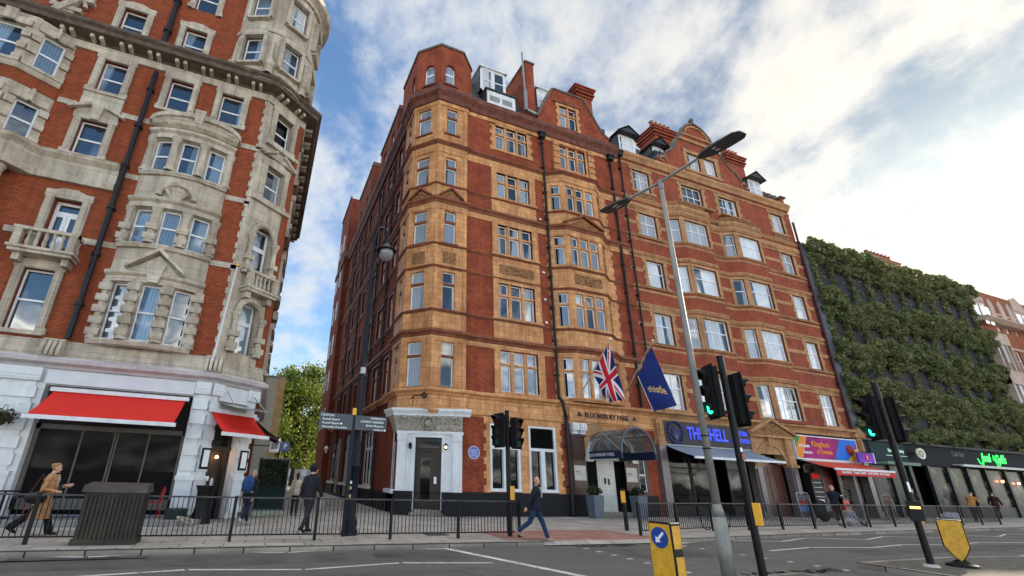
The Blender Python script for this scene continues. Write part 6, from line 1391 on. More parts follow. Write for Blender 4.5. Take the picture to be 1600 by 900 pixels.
awning('awning', 'long bright red awning over the restaurant window', FL, -6.52, -2.7, 3.84, 1.5, 2.95, m_red)
awning('awning', 'short bright red awning over the restaurant corner door', FC, .12, 1.9, 3.55, 1.1, 2.82, m_red)
awning('awning', 'dark red awning on the side street wall of the restaurant, seen edge on', FE, .4, 3.4, 3.5, 1.1, 2.85, M('dark_red_cloth', (.16, .014, .014), .8))
t = thing('hanging_basket', 'round hanging basket of dark leaves beside the left end of the long red awning', 'hanging basket', (-7.55, 17.3, 2.85))
leaves([(-7.55+rnd.gauss(0, .2), 17.4+rnd.gauss(0, .1), 2.9+rnd.gauss(0, .1)) for q in range(900)], .07, leafmat('dark_leaves', (.03, .04, .018), (.05, .055, .025), (.25, .2, .08), 6), 'plant', t, 5)
g = MB(); g.tube([(-7.55, 17.4, 2.95), (-7.55, 17.7, 3.3), (-7.55, 17.9, 3.3)], .012, 5); g.lathe((-7.55, 17.4, 2.78), [(.02, -.02), (.14, .0), (.2, .12)], 12); g.build('basket', m_black, t)
t = thing('flagpole', 'bare white flagpole with a golden ball on the restaurant corner', 'flagpole', FL.p(-2.12, .3, 5.2))
g = MB(); g.tube([FL.p(-2.12, .25, 5.1), FL.p(-1.9, .5, 9.1)], [.04, .025], 8); g.build('pole', m_white, t); g = MB(); g.ball(FL.p(-1.9, .5, 9.16), .08, 10, 8); g.build('finial', M('brass', (.6, .35, .12), .25, .9), t)
g = MB(); g.fb(FL, -2.2, -2.04, 0, .28, 5.0, 5.3); g.build('bracket', m_pipe, t)

# ================================================================== down the side street
t = thing('side_street_house', 'narrow cream and ochre brick house glimpsed behind the restaurant in the side street', 'building', (.5, 34, 0))
Fx = Fr(.5, 34, 0, 1); Fy = Fr(1.15, 38.5, 0, 1); hs = [(.6+1.7*q, 1.4+1.7*q, z, z+1.3) for q in range(2) for z in (4.0, 6.1)]; h2 = [(.7+2*q, 1.5+2*q, z, z+1.5) for q in range(4) for z in (3.6, 6.2)]
g = MB(); g.wall(Fx, 0, 4.5, 0, 8.0, hs, rev=.15); g.box(-8, .5, 33.9, 34, 0, 8.0); g.build('cream_wall', M('cream_render', (.80, .74, .58), .8, var=.4), t)
g = MB(); g.wall(Fy, 0, 8.5, 0, 8.9, h2, rev=.15); g.box(-8, 1.15, 38.4, 38.5, 0, 8.9); g.build('brick_wall', M('ochre_brick', (.85, .58, .28), .85, var=.6, scale=3), t)
for h in hs: window(Fx, [h], -.1, t, sash=True)
for h in h2: window(Fy, [h], -.1, t, sash=True)
g = MB(); g.box(-8, .55, 33.85, 38.4, 8.0, 8.1); g.box(-8, 1.2, 38.35, 47, 8.9, 9.0); g.build('roof', m_stone, t)
g = MB(); g.box(-8, .35, 34.2, 38.5, 0, 7.9); g.box(-8, 1.0, 38.6, 47, 0, 8.8); g.build('inner_block', m_dark, t)
m_tl = leafmat('tree_leaves', (.07, .13, .02), (.16, .22, .025), (.36, .36, .05), .3)
m_bark = M('bark', (.07, .055, .042), .9, var=1, scale=5, bmp=.5)
def tree(x, y, h, r, n, lab, seed, sz=.26, z0c=.3):
    t = thing('plane_tree', lab, 'tree', (x, y, 0), 'trees along the side street'); rr = random.Random(seed)
    g = MB(); g.tube([(x, y, -.1), (x+.1, y, h*.2), (x-.1, y, h*.42), (x, y+.1, h*.75)], [.36, .26, .2, .08], 9); tips = []
    for k in range(9):
        a = rr.uniform(0, 6.28); zz_ = h*rr.uniform(.28, .6); l = r*rr.uniform(.5, .85); e = (x+l*math.cos(a), y+l*math.sin(a), zz_+h*rr.uniform(.1, .3)); g.tube([(x, y, zz_), (x+l*.5*math.cos(a), y+l*.5*math.sin(a), zz_+h*.1), e], [.12, .08, .03], 6); tips.append(e)
    g.build('trunk', m_bark, t, smooth=True); P = []
    cl = []
    for k in range(70):
        a = rr.uniform(0, 6.28); ph = math.acos(rr.uniform(-.9, 1)); q = rr.uniform(.55, 1.0); cl.append((x+r*q*math.sin(ph)*math.cos(a), y+r*q*math.sin(ph)*math.sin(a), h*(.5+z0c*.18)+h*.48*q*math.cos(ph), rr.uniform(.5, 1.15)))
    for k in range(n):
        c_ = cl[rr.randrange(len(cl))]; s_ = c_[3]*r*.2; P.append((c_[0]+rr.gauss(0, s_), c_[1]+rr.gauss(0, s_), max(2.3, c_[2]+rr.gauss(0, s_*.75))))
    leaves(P, sz, m_tl, 'crown', t, seed, up=.5); return t
tree(4.4, 64, 15.0, 4.8, 24000, 'tall yellow green plane tree filling the end of the side street beside the hotel wall', 3)
tree(.6, 60, 12.6, 4.2, 16000, 'darker plane tree standing left of the tall one behind the ochre house', 5)
tree(2.6, 78, 15, 4.5, 9000, 'plane tree farther back between the other two, only its lower crown showing', 9)
t = thing('far_terrace_houses', 'pale terraced houses closing the far end of the side street', 'building', (5, 110, 0)); g = MB(); g.wall(Fr(-25, 105, 1, 0), 0, 60, 0, 13, [(1+3*q, 2.2+3*q, z, z+2) for q in range(19) for z in (1, 4.5, 8)], rev=.2); g.build('wall', M('pale_brick_far', (.34, .31, .27), .8), t); g = MB(); g.quad((-25, 105.2, 0), (35, 105.2, 0), (35, 105.2, 12), (-25, 105.2, 12)); g.build('windows', m_paneN, t)
g = MB(); g.box(-25, 35, 105.3, 115, 0, 13.2); g.build('inner_block', m_dark, t)
tree(3.6, 72, 8.5, 4.6, 11000, 'low dark tree closing the view beneath the tall plane tree', 13)
def street_lantern(x, y, h, lab):
    t = thing('lantern_post', lab, 'street lamp', (x, y, 0)); g = MB(); g.lathe((x, y, 0), [(.14, 0), (.14, .5), (.07, .6), (.05, h-.9), (.09, h-.85), (.03, h-.8)], 10); g.build('post', m_black, t)
    g = MB(); g.lathe((x, y, h-.8), [(.1, 0), (.2, .5), (.22, .52), (.05, .75), (0, .85)], 6); g.build('lantern', M('lantern_glass', (.3, .3, .28), .2), t)
street_lantern(1.35, 36, 3.9, 'small black lantern post in the side street, left of the trees'); 
t = thing('hotel_wall_lantern', 'white lantern hanging from a scrolled bracket on the far end of the hotel side wall', 'wall lamp', (5.7, 42, 3.6)); g = MB(); g.lathe((5.25, 40, 3.2), [(.06, 0), (.18, .4), (.2, .42), (.03, .6)], 6); g.build('lantern', m_whitef, t); g = MB(); g.tube([(6.1, 40, 4.0), (5.6, 40, 4.1), (5.25, 40, 3.8)], .03, 6); g.build('bracket', m_black, t)
for x, z, lab, tx in ((.62, 2.72, 'small white street warning sign on the restaurant side, lower of two', m_whitef), (1.3, 2.95, 'small blue square sign on a thin post in the side street', M('blue_sign', (.05, .12, .35), .4))):
    yy = 23 if x < 1 else 27; t = thing('small_sign', lab, 'sign', (x, yy, 2.7)); g = MB(); g.box(x-.22, x+.22, yy, yy+.03, z-.25, z+.25); g.build('plate', tx, t); g = MB()
    if x < 1: g.box(-.42, x, yy+.03, yy+.06, z, z+.04); g.build('bracket', m_black, t)
    else: g.tube([(x, yy+.05, 0), (x, yy+.05, z)], .03, 6); g.build('post', m_black, t)
    g = MB(); 
    if x < 1: text_on(g, Fr(0, yy, 1, 0), x, .005, z, '20', .3, .004, bold=.008); g.build('lettering', m_black, t)
    else: text_on(g, Fr(0, yy, 1, 0), x, .005, z, 'P', .36, .004, bold=.01); g.build('lettering', m_whitef, t)
# ================================================================== canopy, flags
t = thing('entrance_canopy', 'navy edged barrel vaulted glass canopy over the hotel entrance', 'canopy', (17.1, 18.8, 3))
CXc, CYf, R1 = 17.12, 17.55, 1.04
arcp = [(CXc+R1*math.cos(q), 3.0+1.17*math.sin(q)) for q in [math.pi*k/16 for k in range(17)]]
g = MB()
for (p, q) in zip(arcp, arcp[1:]): g.quad((p[0], CYf, p[1]), (q[0], CYf, q[1]), (q[0], 19.95, q[1]), (p[0], 19.95, p[1]))
m_cg = bpy.data.materials.new('smoky_glass'); tt, bb = nodes_of(m_cg); bb.inputs['Base Color'].default_value = (.12, .12, .11, 1); bb.inputs['Roughness'].default_value = .05; bb.inputs['Alpha'].default_value = .75; bb.inputs['IOR'].default_value = 1.9
g.build('pane', m_cg, t, smooth=True)
m_cn = M('blue_grey_frame', (.085, .11, .15), .35, .3)
for y in (CYf, 18.35, 19.15, 19.9): g = MB(); g.tube([(x, y, z) for x, z in arcp], .055 if y == CYf else .03, 8); g.build('rib', m_cn, t)
for k in (4, 8, 12): g = MB(); g.tube([(arcp[k][0], CYf, arcp[k][1]), (arcp[k][0], 19.95, arcp[k][1])], .022, 6); g.build('glazing_bar', m_cn, t)
for s_ in (-1, 1): g = MB(); g.box(CXc+s_*R1-.04, CXc+s_*R1+.04, CYf-.03, 19.95, 2.72, 3.1); g.build('side_fascia', M('navy_fascia', (.012, .022, .055), .4), t)
g = MB(); text_on(g, Fr(CXc-R1-.045, 0, 0, -1), -18.9, .004, 2.91, 'BLOOMSBURY PARK', .2, .006, bold=.006); g.build('lettering', M('silver_letters', (.5, .52, .55), .4), t)
for x in (16.1, 18.15): g = MB(); g.tube([(x-.35 if x < 17 else x+.7, 19.8, 5.0), (x, CYf+.1, 3.1)], .022, 6); g.build('stay_rod', m_grey, t)

def flag_map(A, B, C, D, wv=.1):
    A, B, C, D = map(Vector, (A, B, C, D))
    def f(u, v):   # u along the fly, v across the hoist
        p = A*(1-u)*(1-v)+B*(1-u)*v+C*u*v+D*u*(1-v); n = (D-A).cross(B-A).normalized()
        return p+n*wv*u*math.sin(5*v+3.2*u)+n*.04*math.sin(11*u+4*v)
    return f
def cloth(f, mat, nm, par, off=0.0, n=14):
    g = MB(); A_ = f(0, 0); nn = (f(.5, .1)-f(0, 0)).cross(f(.1, .5)-f(0, 0)).normalized()
    for i in range(n+1):
        for j in range(n+1): g.v.append(tuple(f(i/n, j/n)+nn*off))
    for i in range(n):
        for j in range(n): g.f.append((i*(n+1)+j, (i+1)*(n+1)+j, (i+1)*(n+1)+j+1, i*(n+1)+j+1))
    return g.build(nm, mat, par, smooth=True)
def strips(f, lst, mat, nm, par, off):
    g = MB(); e = 1e-3
    for sgn in (-1, 1):
        for (u0, v0, u1, v1, w_) in lst:   # widths in hoist units, flag is 2 x 1
            x0, y0, x1, y1 = u0*2, v0, u1*2, v1; l = math.hypot(x1-x0, y1-y0); nx, ny = -(y1-y0)/l*w_/2, (x1-x0)/l*w_/2; n = 16; prev = None
            for k in range(n+1):
                s_ = k/n; x, y = x0+(x1-x0)*s_, y0+(y1-y0)*s_; row = []
                for q in (-1, -.66, -.33, 0, .33, .66, 1):
                    uu, vv = min(max((x+q*nx)/2, 0), 1), min(max(y+q*ny, 0), 1); p = f(uu, vv); a = (f(min(uu+e, 1), vv)-f(max(uu-e, 0), vv)); b_ = (f(uu, min(vv+e, 1))-f(uu, max(vv-e, 0))); row.append(tuple(p+a.cross(b_).normalized()*off*sgn))
                if prev:
                    for q in range(6): g.quad(prev[q], row[q], row[q+1], prev[q+1])
                prev = row
    g.build(nm, mat, par)
def pole_(t, a, b_, par): g = MB(); g.tube([a, b_], [.04, .03], 8); g.build('pole', M('varnished_pole', (.42, .36, .27), .4), par); g = MB(); g.ball(b_, .06, 8, 6); g.build('finial', m_whitef, par)
t = thing('flag', 'Union flag hanging from a slanting pole above the hotel entrance', 'flag', (15.6, 19.4, 5.9)); pole_(t, (15.5, 19.5, 5.9), (16.05, 17.4, 8.55), t)
fm = flag_map((16.0, 17.5, 8.4), (15.76, 18.6, 6.97), (16.3, 18.45, 5.45), (16.68, 17.55, 5.55), .08)
fb_ = M('flag_blue', (.012, .02, .11), .8); fw_ = M('flag_white', (.72, .72, .74), .8); fr_ = M('flag_red', (.60, .012, .03), .8)
cloth(fm, fb_, 'blue_field', t)
strips(fm, [(0, 0, 1, 1, .2), (0, 1, 1, 0, .2)], fw_, 'white_saltire', t, .006)
strips(fm, [(0, .035, .5, .535, .066), (.5, .465, 1, .965, .066), (0, .965, .5, .465, .066), (.5, .535, 1, .035, .066)], fr_, 'red_saltire', t, .009)
strips(fm, [(.5, 0, .5, 1, .333), (0, .5, 1, .5, .333)], fw_, 'white_cross', t, .012); strips(fm, [(.5, 0, .5, 1, .2), (0, .5, 1, .5, .2)], fr_, 'red_cross', t, .016)
t = thing('flag', 'navy blue hotel flag with gold lettering beside the Union flag', 'flag', (19, 19.9, 6.5)); pole_(t, (19.0, 19.95, 6.4), (19.0, 17.5, 8.9), t)
fm = flag_map((18.97, 17.62, 8.6), (18.75, 18.6, 7.15), (19.4, 18.5, 5.25), (20.25, 17.7, 5.56), .06)
cloth(fm, M('hotel_flag_blue', (.012, .03, .16), .8), 'cloth', t)
vs, fs = textmb('thistle', 1.0, .0, .02); g = MB(); nn = (fm(.5, .1)-fm(0, 0)).cross(fm(.1, .5)-fm(0, 0)).normalized()
for off in (.03, -.03): g.add([tuple(fm(min(max(.6+.105*x-y*.2, 0), 1), min(max(.5-x*.27, 0), 1))+nn*off) for x, y, q in vs], fs)
g.build('lettering', M('gold_print', (.62, .42, .16), .6), t)
g = MB(); e_ = [fm(k/12, 1) for k in range(13)]; g.tube([tuple(p) for p in e_], .02, 5); g.build('white_edge', fw_, t)
t = MB(); P_ = Fr(0, 19.99, 1, 0); c_ = [(9.5+.3*math.cos(2*math.pi*k/32), 2.76+.3*math.sin(2*math.pi*k/32)) for k in range(32)]; t.poly(P_, c_, -.01, .03)
bp = t.build('wall_plaque', M('plaque_rim', (.45, .48, .62), .3), label='round blue commemorative plaque on the brick between the corner door and the windows', cat='plaque', org=(9.5, 20, 2.46))
g = MB(); c_ = [(9.5+.26*math.cos(2*math.pi*k/32), 2.76+.26*math.sin(2*math.pi*k/32)) for k in range(32)]; g.poly(P_, c_, .03, .034); g.build('blue_face', M('plaque_blue', (.03, .08, .42), .25), bp)
g = MB()
for i, (s_, z) in enumerate((('SIR JOHN', .1), ('BARBIROLLI', .01), ('1899-1970', -.08), ('Conductor', -.15))): text_on(g, P_, 9.5, .036, 2.76+z, s_, .085, .003, bold=.002)
g.build('lettering', M('plaque_rim', (.45, .48, .62), .3), bp)
t = MB(); t.tube([(6.35, 20.3, 5.05), (6.35, 19.8, 5.15), (6.75, 19.55, 5.15)], .025, 6); t.tube([(6.35, 20.0, 4.75), (6.35, 19.85, 5.12)], .02, 5)
for k in range(4): t.ball((6.75+.1*math.cos(k*1.6), 19.55, 5.15+.1*math.sin(k*1.6)), .07, 6, 5)
t.build('iron_bracket', m_black, label='black iron sign bracket with a cross shaped end above the carved console', cat='bracket', org=(6.4, 20, 5))

# ================================================================== street furniture
def sig_head(par, o, face, lit=None, h=1.02, wd=.32):
    """three aspect signal head; face is the compass angle (degrees) it looks to"""
    a = rad(face); fx, fy = math.cos(a), math.sin(a); Fh = Fr(o[0], o[1], -fy, fx)   # n = (fx, fy)
    assert abs(Fh.n[0]-fx) < 1e-5
    z0 = o[2]; g = MB(); g.fb(Fh, -wd/2, wd/2, -.14, .06, z0, z0+h); g.fb(Fh, -wd/2-.07, wd/2+.07, -.02, .0, z0-.05, z0+h+.05)
    g.tube([Fh.p(0, -.1, z0+.1), Fh.p(0, -.3, z0+.1)], .03, 6); g.tube([Fh.p(0, -.1, z0+h-.1), Fh.p(0, -.3, z0+h-.1)], .03, 6)
    hd = g.build('signal_head', m_sig, par)
    for k in range(3):
        zc_ = z0+h*(k+.5)/3; r = .12; g = MB()
        prof = []
        n = 14; b0 = len(g.v)
        for dd, rr in ((.06, r+.015), (.3, r+.01)):
            for q in range(n+1):
                an = rad(-35)+rad(250)*q/n; dl = dd if dd < .1 else .06+.24*(.35+.65*max(0, math.sin(an))); g.v.append(Fh.p(rr*math.cos(an), dl, zc_+rr*math.sin(an)))
        for q in range(n): g.f.append((b0+q, b0+q+1, b0+n+1+q+1, b0+n+1+q))
        g.build('visor', m_sig, hd)
        g = MB(); g.poly(Fh, [(r*math.cos(2*math.pi*q/20), zc_+r*math.sin(2*math.pi*q/20)) for q in range(20)], .055, .075)
        nm, cc_ = (('green', (.01, .12, .07)), ('amber', (.10, .05, .01)), ('red', (.08, .01, .008)))[k]
        if lit == k: g.build('lens', M('lit_green_lens', (.02, .8, .4), .3, emis=(.02, 1.0, .48), es=1.7), hd)
        else: g.build('lens', M('unlit_%s_lens' % nm, tuple(c*.6 for c in cc_), .6), hd)
    return hd
def push_box(par, o, face, z0, z1, wd=.2, dp=.12, yellow='side', lit=False):
    a = rad(face); Fh = Fr(o[0], o[1], -math.sin(a), math.cos(a)); g = MB(); g.fb(Fh, -wd/2, wd/2, .05, .05+dp, z0, z1); b_ = g.build('push_button_box', m_yel if yellow == 'all' else m_black, par)
    g = MB(); g.fb(Fh, -wd/2+.015, wd/2-.015, .05+dp, .056+dp, z0+.04, z1-.03); 
    if yellow == 'all': g.fb(Fh, wd/2, wd/2+.004, .06, .04+dp, z0+.01, z1-.01)
    g.build('box_face', m_black if yellow != 'all' else m_yel, b_)
    if lit: g = MB(); g.fb(Fh, -wd/2+.03, wd/2-.03, .05+dp, .062+dp, z1-.17, z1-.12); g.build('wait_light', M('orange_wait_light', (1, .3, .05), .4, emis=(1, .28, .06), es=3), b_)
    return b_
# front signal on the island
t = thing('traffic_signal', 'tall front traffic signal on the island beside the grey lamp post, left head showing green', 'traffic signal', (9.22, 6.75, 0))
g = MB(); g.tube([(9.22, 6.75, -.05), (9.22, 6.75, 4.28)], .07, 12); g.tube([(9.22, 6.75, 4.28), (9.22, 6.75, 4.31)], .075, 12); g.build('pole', m_black, t)
sig_head(t, (8.86, 6.85, 2.98), 153, 0, h=1.05, wd=.34); sig_head(t, (9.6, 6.8, 2.86), -18, None, h=1.05, wd=.34)
push_box(t, (9.22, 6.75), -60, .92, 1.32, yellow='all', wd=.17)
g = MB(); g.fb(Fr(9.22, 6.68, 1, 0), -.04, .05, 0.005, .02, 2.12, 2.24); g.build('sticker', M('faded_sticker', (.35, .12, .12), .6), t); g = MB(); g.fb(Fr(9.22, 6.68, 1, 0), -.05, .0, 0.005, .02, 2.28, 2.36); g.build('sticker', m_whitef, t)
# right signal on the second island
t = thing('traffic_signal', 'right traffic signal on the second island, with an orange lit push button box', 'traffic signal', (15.05, 6.9, 0))
g = MB(); g.tube([(15.05, 6.9, -.05), (15.05, 6.9, 4.32)], .07, 12); g.build('pole', m_black, t); g = MB(); g.lathe((15.05, 6.9, 0), [(.16, 0), (.13, .05), (.08, .06)], 10); g.build('base_flange', M('pale_cement', (.45, .43, .4), .8), t)
sig_head(t, (14.66, 7.0, 2.88), 142, 0, h=1.05, wd=.34); sig_head(t, (15.5, 6.95, 2.86), -30, None, h=1.05, wd=.34)
push_box(t, (15.05, 6.9), 215, .98, 1.42, lit=True, wd=.24, dp=.14); push_box(t, (15.05, 6.9), -30, .92, 1.4, yellow='all', wd=.1, dp=.05)
g = MB(); g.fb(Fr(14.99, 6.83, 1, 0), -.05, .03, 0.0, .012, 1.62, 1.85); g.build('sticker', m_whitef, t)
# far signal by the left railings
t = thing('traffic_signal', 'far traffic signal at the end of the railings by the hotel windows, all lamps dark', 'traffic signal', (7.47, 13.17, 0))
g = MB(); g.tube([(7.47, 13.17, 0), (7.47, 13.17, 3.75)], .075, 12); g.build('pole', m_black, t)
sig_head(t, (7.12, 13.1, 2.6), 192, None, h=.98, wd=.34); sig_head(t, (7.74, 13.05, 2.58), -78, None, h=.9, wd=.3)
push_box(t, (7.47, 13.17), -35, 1.02, 1.42, yellow='all', wd=.16, dp=.12)
t = thing('button_post', 'short black post with a yellow push button box in front of the hotel entrance', 'post', (12.95, 14.29, 0)); g = MB(); g.tube([(12.95, 14.29, 0), (12.95, 14.29, 1.42)], .075, 10); g.build('post', m_black, t); push_box(t, (12.95, 14.29), -140, .94, 1.34, yellow='all', wd=.14, dp=.1)
# grey double armed lamp post
t = thing('street_lamp', 'tall grey steel lamp post with two flat lamp heads on one straight arm', 'street lamp', (8.5, 6.88, 0))
g = MB(); g.tube([(8.5, 6.88, -.05), (8.5, 6.88, 1.05)], [.125, .12], 16); g.tube([(8.5, 6.88, 1.05), (8.5, 6.88, 1.28)], [.12, .075], 16); g.tube([(8.5, 6.88, 1.28), (8.5, 6.88, 8.75)], [.075, .048], 16); g.build('post', M('galvanised_post', (.30, .30, .27), .55, .2, var=1, scale=3, dark=.7, streak=.4), t, smooth=True)
g = MB(); 
for z in (2.3, 2.55): g.tube([(8.5, 6.88, z), (8.5, 6.88, z+.03)], .078, 14)
g.build('strap', m_black, t); g = MB(); g.tube([(8.5, 7.95, 8.98), (8.5, 6.88, 8.8), (8.5, 5.75, 8.72)], .035, 10); g.tube([(8.5, 6.88, 8.6), (8.5, 6.88, 8.86)], .06, 10); g.build('arm', m_grey, t)
def lamp_head(y0, y1, z0, z1):
    ys = [0, .25, .6, .9, 1.0]; ws = [.07, .18, .21, .2, .12]; hs_ = [.05, .08, .06, .04, .025]; g = MB(); b0 = len(g.v)
    for u_, w_, h_ in zip(ys, ws, hs_):
        y, z = y0+(y1-y0)*u_, z0+(z1-z0)*u_
        for (sx, sz) in ((-1, -.3), (-.9, .5), (0, 1), (.9, .5), (1, -.3), (0, -.35)): g.v.append((8.5+sx*w_, y, z+sz*h_))
    for i in range(4):
        for k in range(6): g.f.append((b0+i*6+k, b0+i*6+(k+1) % 6, b0+(i+1)*6+(k+1) % 6, b0+(i+1)*6+k))
    g.f.append(tuple(b0+k for k in range(6))); g.f.append(tuple(b0+24+k for k in range(6)))
    h = g.build('lamp_head', M('dark_grey_lamp', (.05, .052, .055), .45), t, smooth=False); g = MB()
    ym = y0+(y1-y0)*.38; zm = z0+(z1-z0)*.38
    for dx in (-.07, .05): g.box(8.5+dx-.03, 8.5+dx+.03, min(ym, ym+(y1-y0)*.16), max(ym, ym+(y1-y0)*.16), zm-.032, zm-.026)
    g.build('led_panel', M('pale_lens', (.5, .48, .42), .2), h)
lamp_head(5.78, 4.75, 8.72, 8.6); lamp_head(7.9, 8.95, 8.97, 9.14)
# tall black lantern post with swan neck
t = thing('street_lamp', 'tall ornate black lamp post with a swan neck lantern at the hotel corner', 'street lamp', (2.71, 13.89, 0)); X_, Y_ = 2.71, 13.89
g = MB(); g.lathe((X_, Y_, 0), [(.24, 0), (.24, .12), (.2, .16), (.22, .34), (.17, .42), (.15, .5), (.14, 1.75), (.17, 1.8), (.19, 1.86), (.15, 1.92), (.16, 2.05), (.12, 2.15), (.13, 2.5), (.095, 2.6), (.09, 3.6), (.08, 3.65), (.078, 5.1), (.085, 5.15), (.075, 5.2), (.055, 9.3)], 16); g.build('post', m_navy, t, smooth=True)
g = MB(); g.tube([(X_, Y_, 4.62), (X_, Y_, 4.82)], .085, 12); g.build('pale_band', M('pale_band', (.5, .5, .48), .5), t); g = MB(); g.tube([(X_, Y_, 9.25), (X_+.0, Y_, 9.6), (X_+.06, Y_, 9.86), (X_+.2, Y_, 10.02), (X_+.36, Y_, 9.98), (X_+.45, Y_, 9.8), (X_+.46, Y_, 9.5)], .045, 8); g.build('swan_neck', m_navy, t, smooth=True)
g = MB(); g.lathe((X_+.46, Y_, 8.95), [(.05, .62), (.09, .55), (.08, .45), (.13, .4), (.2, .28), (.36, .18), (.35, .14), (.3, .15)], 16); ln = g.build('lantern_hood', m_navy, t, smooth=True); g = MB(); g.lathe((X_+.46, Y_, 8.95), [(.25, .16), (.25, .05), (.2, -.1), (.1, -.2), (0, -.23)], 16); g.build('glass_bowl', M('clear_bowl', (.20, .205, .21), .08, var=.3), ln, smooth=True)
for z in (1.35, 1.2, .98): g = MB(); g.fb(Fr(X_-.1, Y_-.12, 1, 0), -.03, .03, 0, .03, z, z+.08); g.build('sticker', m_whitef if z > 1.3 else M('yellow_sticker', (.6, .6, .2), .5), t)
# finger post
t = thing('fingerpost', 'slim navy signpost with two blades of white place names and a yellow top', 'signpost', (2.5, 13.6, 0)); g = MB(); g.tube([(2.5, 13.6, 0), (2.5, 13.6, 3.3)], .06, 10); g.build('post', m_navy, t); g = MB(); g.tube([(2.5, 13.6, 3.28), (2.5, 13.6, 3.48)], .062, 10); g.build('yellow_cap', m_yel, t)
Fg = Fr(2.5, 13.52, 1, 0)
for a0, a1, z0, z1, lines, al in ((-1.02, -.04, 2.83, 3.28, ['EUSTON', 'Russell Square', 'Russell Square', 'University of London'], 0), (.04, 1.0, 2.85, 3.27, ['HOLBORN', 'COVENT GARDEN', 'British Museum', 'Holborn'], 1)):
    g = MB(); g.fb(Fg, a0, a1, -.05, -.02, z0, z1); bl = g.build('blade', M('navy_blade', (.02, .038, .06), .35), t); g = MB()
    for i, s_ in enumerate(lines):
        vs, fs = textmb(s_, .085, .003, .001); wd = max(v[0] for v in vs)-min(v[0] for v in vs); z = z1-.06-i*.11
        ac = (a0+.1+wd/2) if al == 0 else (a1-.1-wd/2); g.add([Fg.p(ac+x, -.017+q, z+y) for x, y, q in vs], fs)
        if i in (2 if al == 0 else 3,): g.poly(Fg, [((ac+wd/2+.06 if al == 0 else a1-.05)+.03*math.cos(2*math.pi*k/10), z+.03*math.sin(2*math.pi*k/10)) for k in range(10)], -.02, -.014)
        if i == 0: g.poly(Fg, [(a0+.04, z), (a0+.07, z-.03), (a0+.07, z+.03)] if al == 0 else [(a1-.04, z), (a1-.07, z+.03), (a1-.07, z-.03)], -.02, -.014)
    g.build('lettering', m_whitef, bl)
# brown street cabinet in the railing line
t = thing('street_cabinet', 'big weathered brown ribbed metal cabinet set in the line of railings', 'cabinet', (-2.9, 12.8, 0)); mc = M('weathered_brown_metal', (.055, .045, .032), .6, .3, var=1, scale=3, dark=.5, streak=.7)
g = MB(); g.box(-3.46, -2.3, 12.66, 13.2, .02, 1.06)
for k in range(14): x = -3.42+.082*k; g.box(x, x+.045, 12.63, 12.66, .12, 1.0)
g.box(-3.5, -2.27, 12.62, 13.22, .0, .12); g.build('body', mc, t)
g = MB(); g.add([(-3.52, 12.58, 1.06), (-2.25, 12.58, 1.06), (-2.25, 13.26, 1.06), (-3.52, 13.26, 1.06), (-3.52, 12.66, 1.2), (-2.28, 12.66, 1.2), (-2.28, 13.2, 1.26), (-3.52, 13.2, 1.26)], [(0, 1, 5, 4), (1, 2, 6, 5), (2, 3, 7, 6), (3, 0, 4, 7), (4, 5, 6, 7), (0, 3, 2, 1)]); g.build('lid', M('worn_brown_lid', (.07, .055, .045), .55, .3, var=1), t)
def bev(o, w_=.02):
    m = o.modifiers.new('soft_edges', 'BEVEL'); m.width = w_; m.segments = 3; m.limit_method = 'ANGLE'; return o
# keep left bollards
def bollard(x, y, face, arrow, lab, pointed=False):
    a = rad(face); Fh = Fr(x, y, -math.sin(a), math.cos(a)); t = thing('traffic_bollard', lab, 'bollard', (x, y, 0))
    if pointed: prof = [(-.22, 1.02), (.22, 1.02), (.22, .42), (.1, .2), (0, .1), (-.1, .2), (-.22, .42)][::-1]
    else: prof = [(-.165, 1.14), (.165, 1.14), (.175, .7), (.165, .3), (.13, .1), (-.13, .1), (-.165, .3), (-.175, .7)][::-1]
    g = MB(); g.poly(Fh, prof, -.1, .1); bev(g.build('rubber_edge', m_black, t))
    ins = [(p[0]*.9, .6+(p[1]-.6)*.95) for p in prof]; g = MB(); g.poly(Fh, ins, .098, .112); g.poly(Fh, ins, -.112, -.098)
    for s_ in (-1, 1): g.fb(Fh, min(s_*.16, s_*(.225 if pointed else .178)), max(s_*.16, s_*(.225 if pointed else .178)), -.075, .075, .48 if pointed else .32, .97 if pointed else .74); g.fb(Fh, min(s_*.15, s_*.172), max(s_*.15, s_*.172), -.075, .075, .76, 1.1) if not pointed else None
    g.build('yellow_shell', M('scuffed_yellow', (.80, .42, .02), .45, var=1, scale=9, dark=.72, streak=.25, bmp=.1), t); g = MB(); g.lathe((x, y, 0), [(.3, 0), (.28, .05), (.18, .08), (.1, .14)], 16); g.build('base', m_black, t)
    if arrow:
        g = MB(); g.poly(Fh, [(.125*math.cos(2*math.pi*k/24), .95+.125*math.sin(2*math.pi*k/24)) for k in range(24)], .11, .118); d = g.build('blue_disc', M('blue_disc', (.01, .05, .28), .3), t)
        g = MB(); c_, s_ = math.cos(rad(225)), math.sin(rad(225)); R_ = lambda u, v: ((u*c_-v*s_)*.88, .95+(u*s_+v*c_)*.88)
        g.poly(Fh, [R_(-.1, -.018), R_(.03, -.018), R_(.03, -.055), R_(.1, 0), R_(.03, .055), R_(.03, .018), R_(-.1, .018)], .118, .122); g.build('white_arrow', m_whitef, d)
    return t
bollard(5.2, 5.05, 187, True, 'yellow keep left bollard with a white arrow in a blue disc, nearest the camera')
bollard(16.0, 6.75, 205, False, 'plain yellow backed bollard with a pointed foot right of the right traffic signal', True)
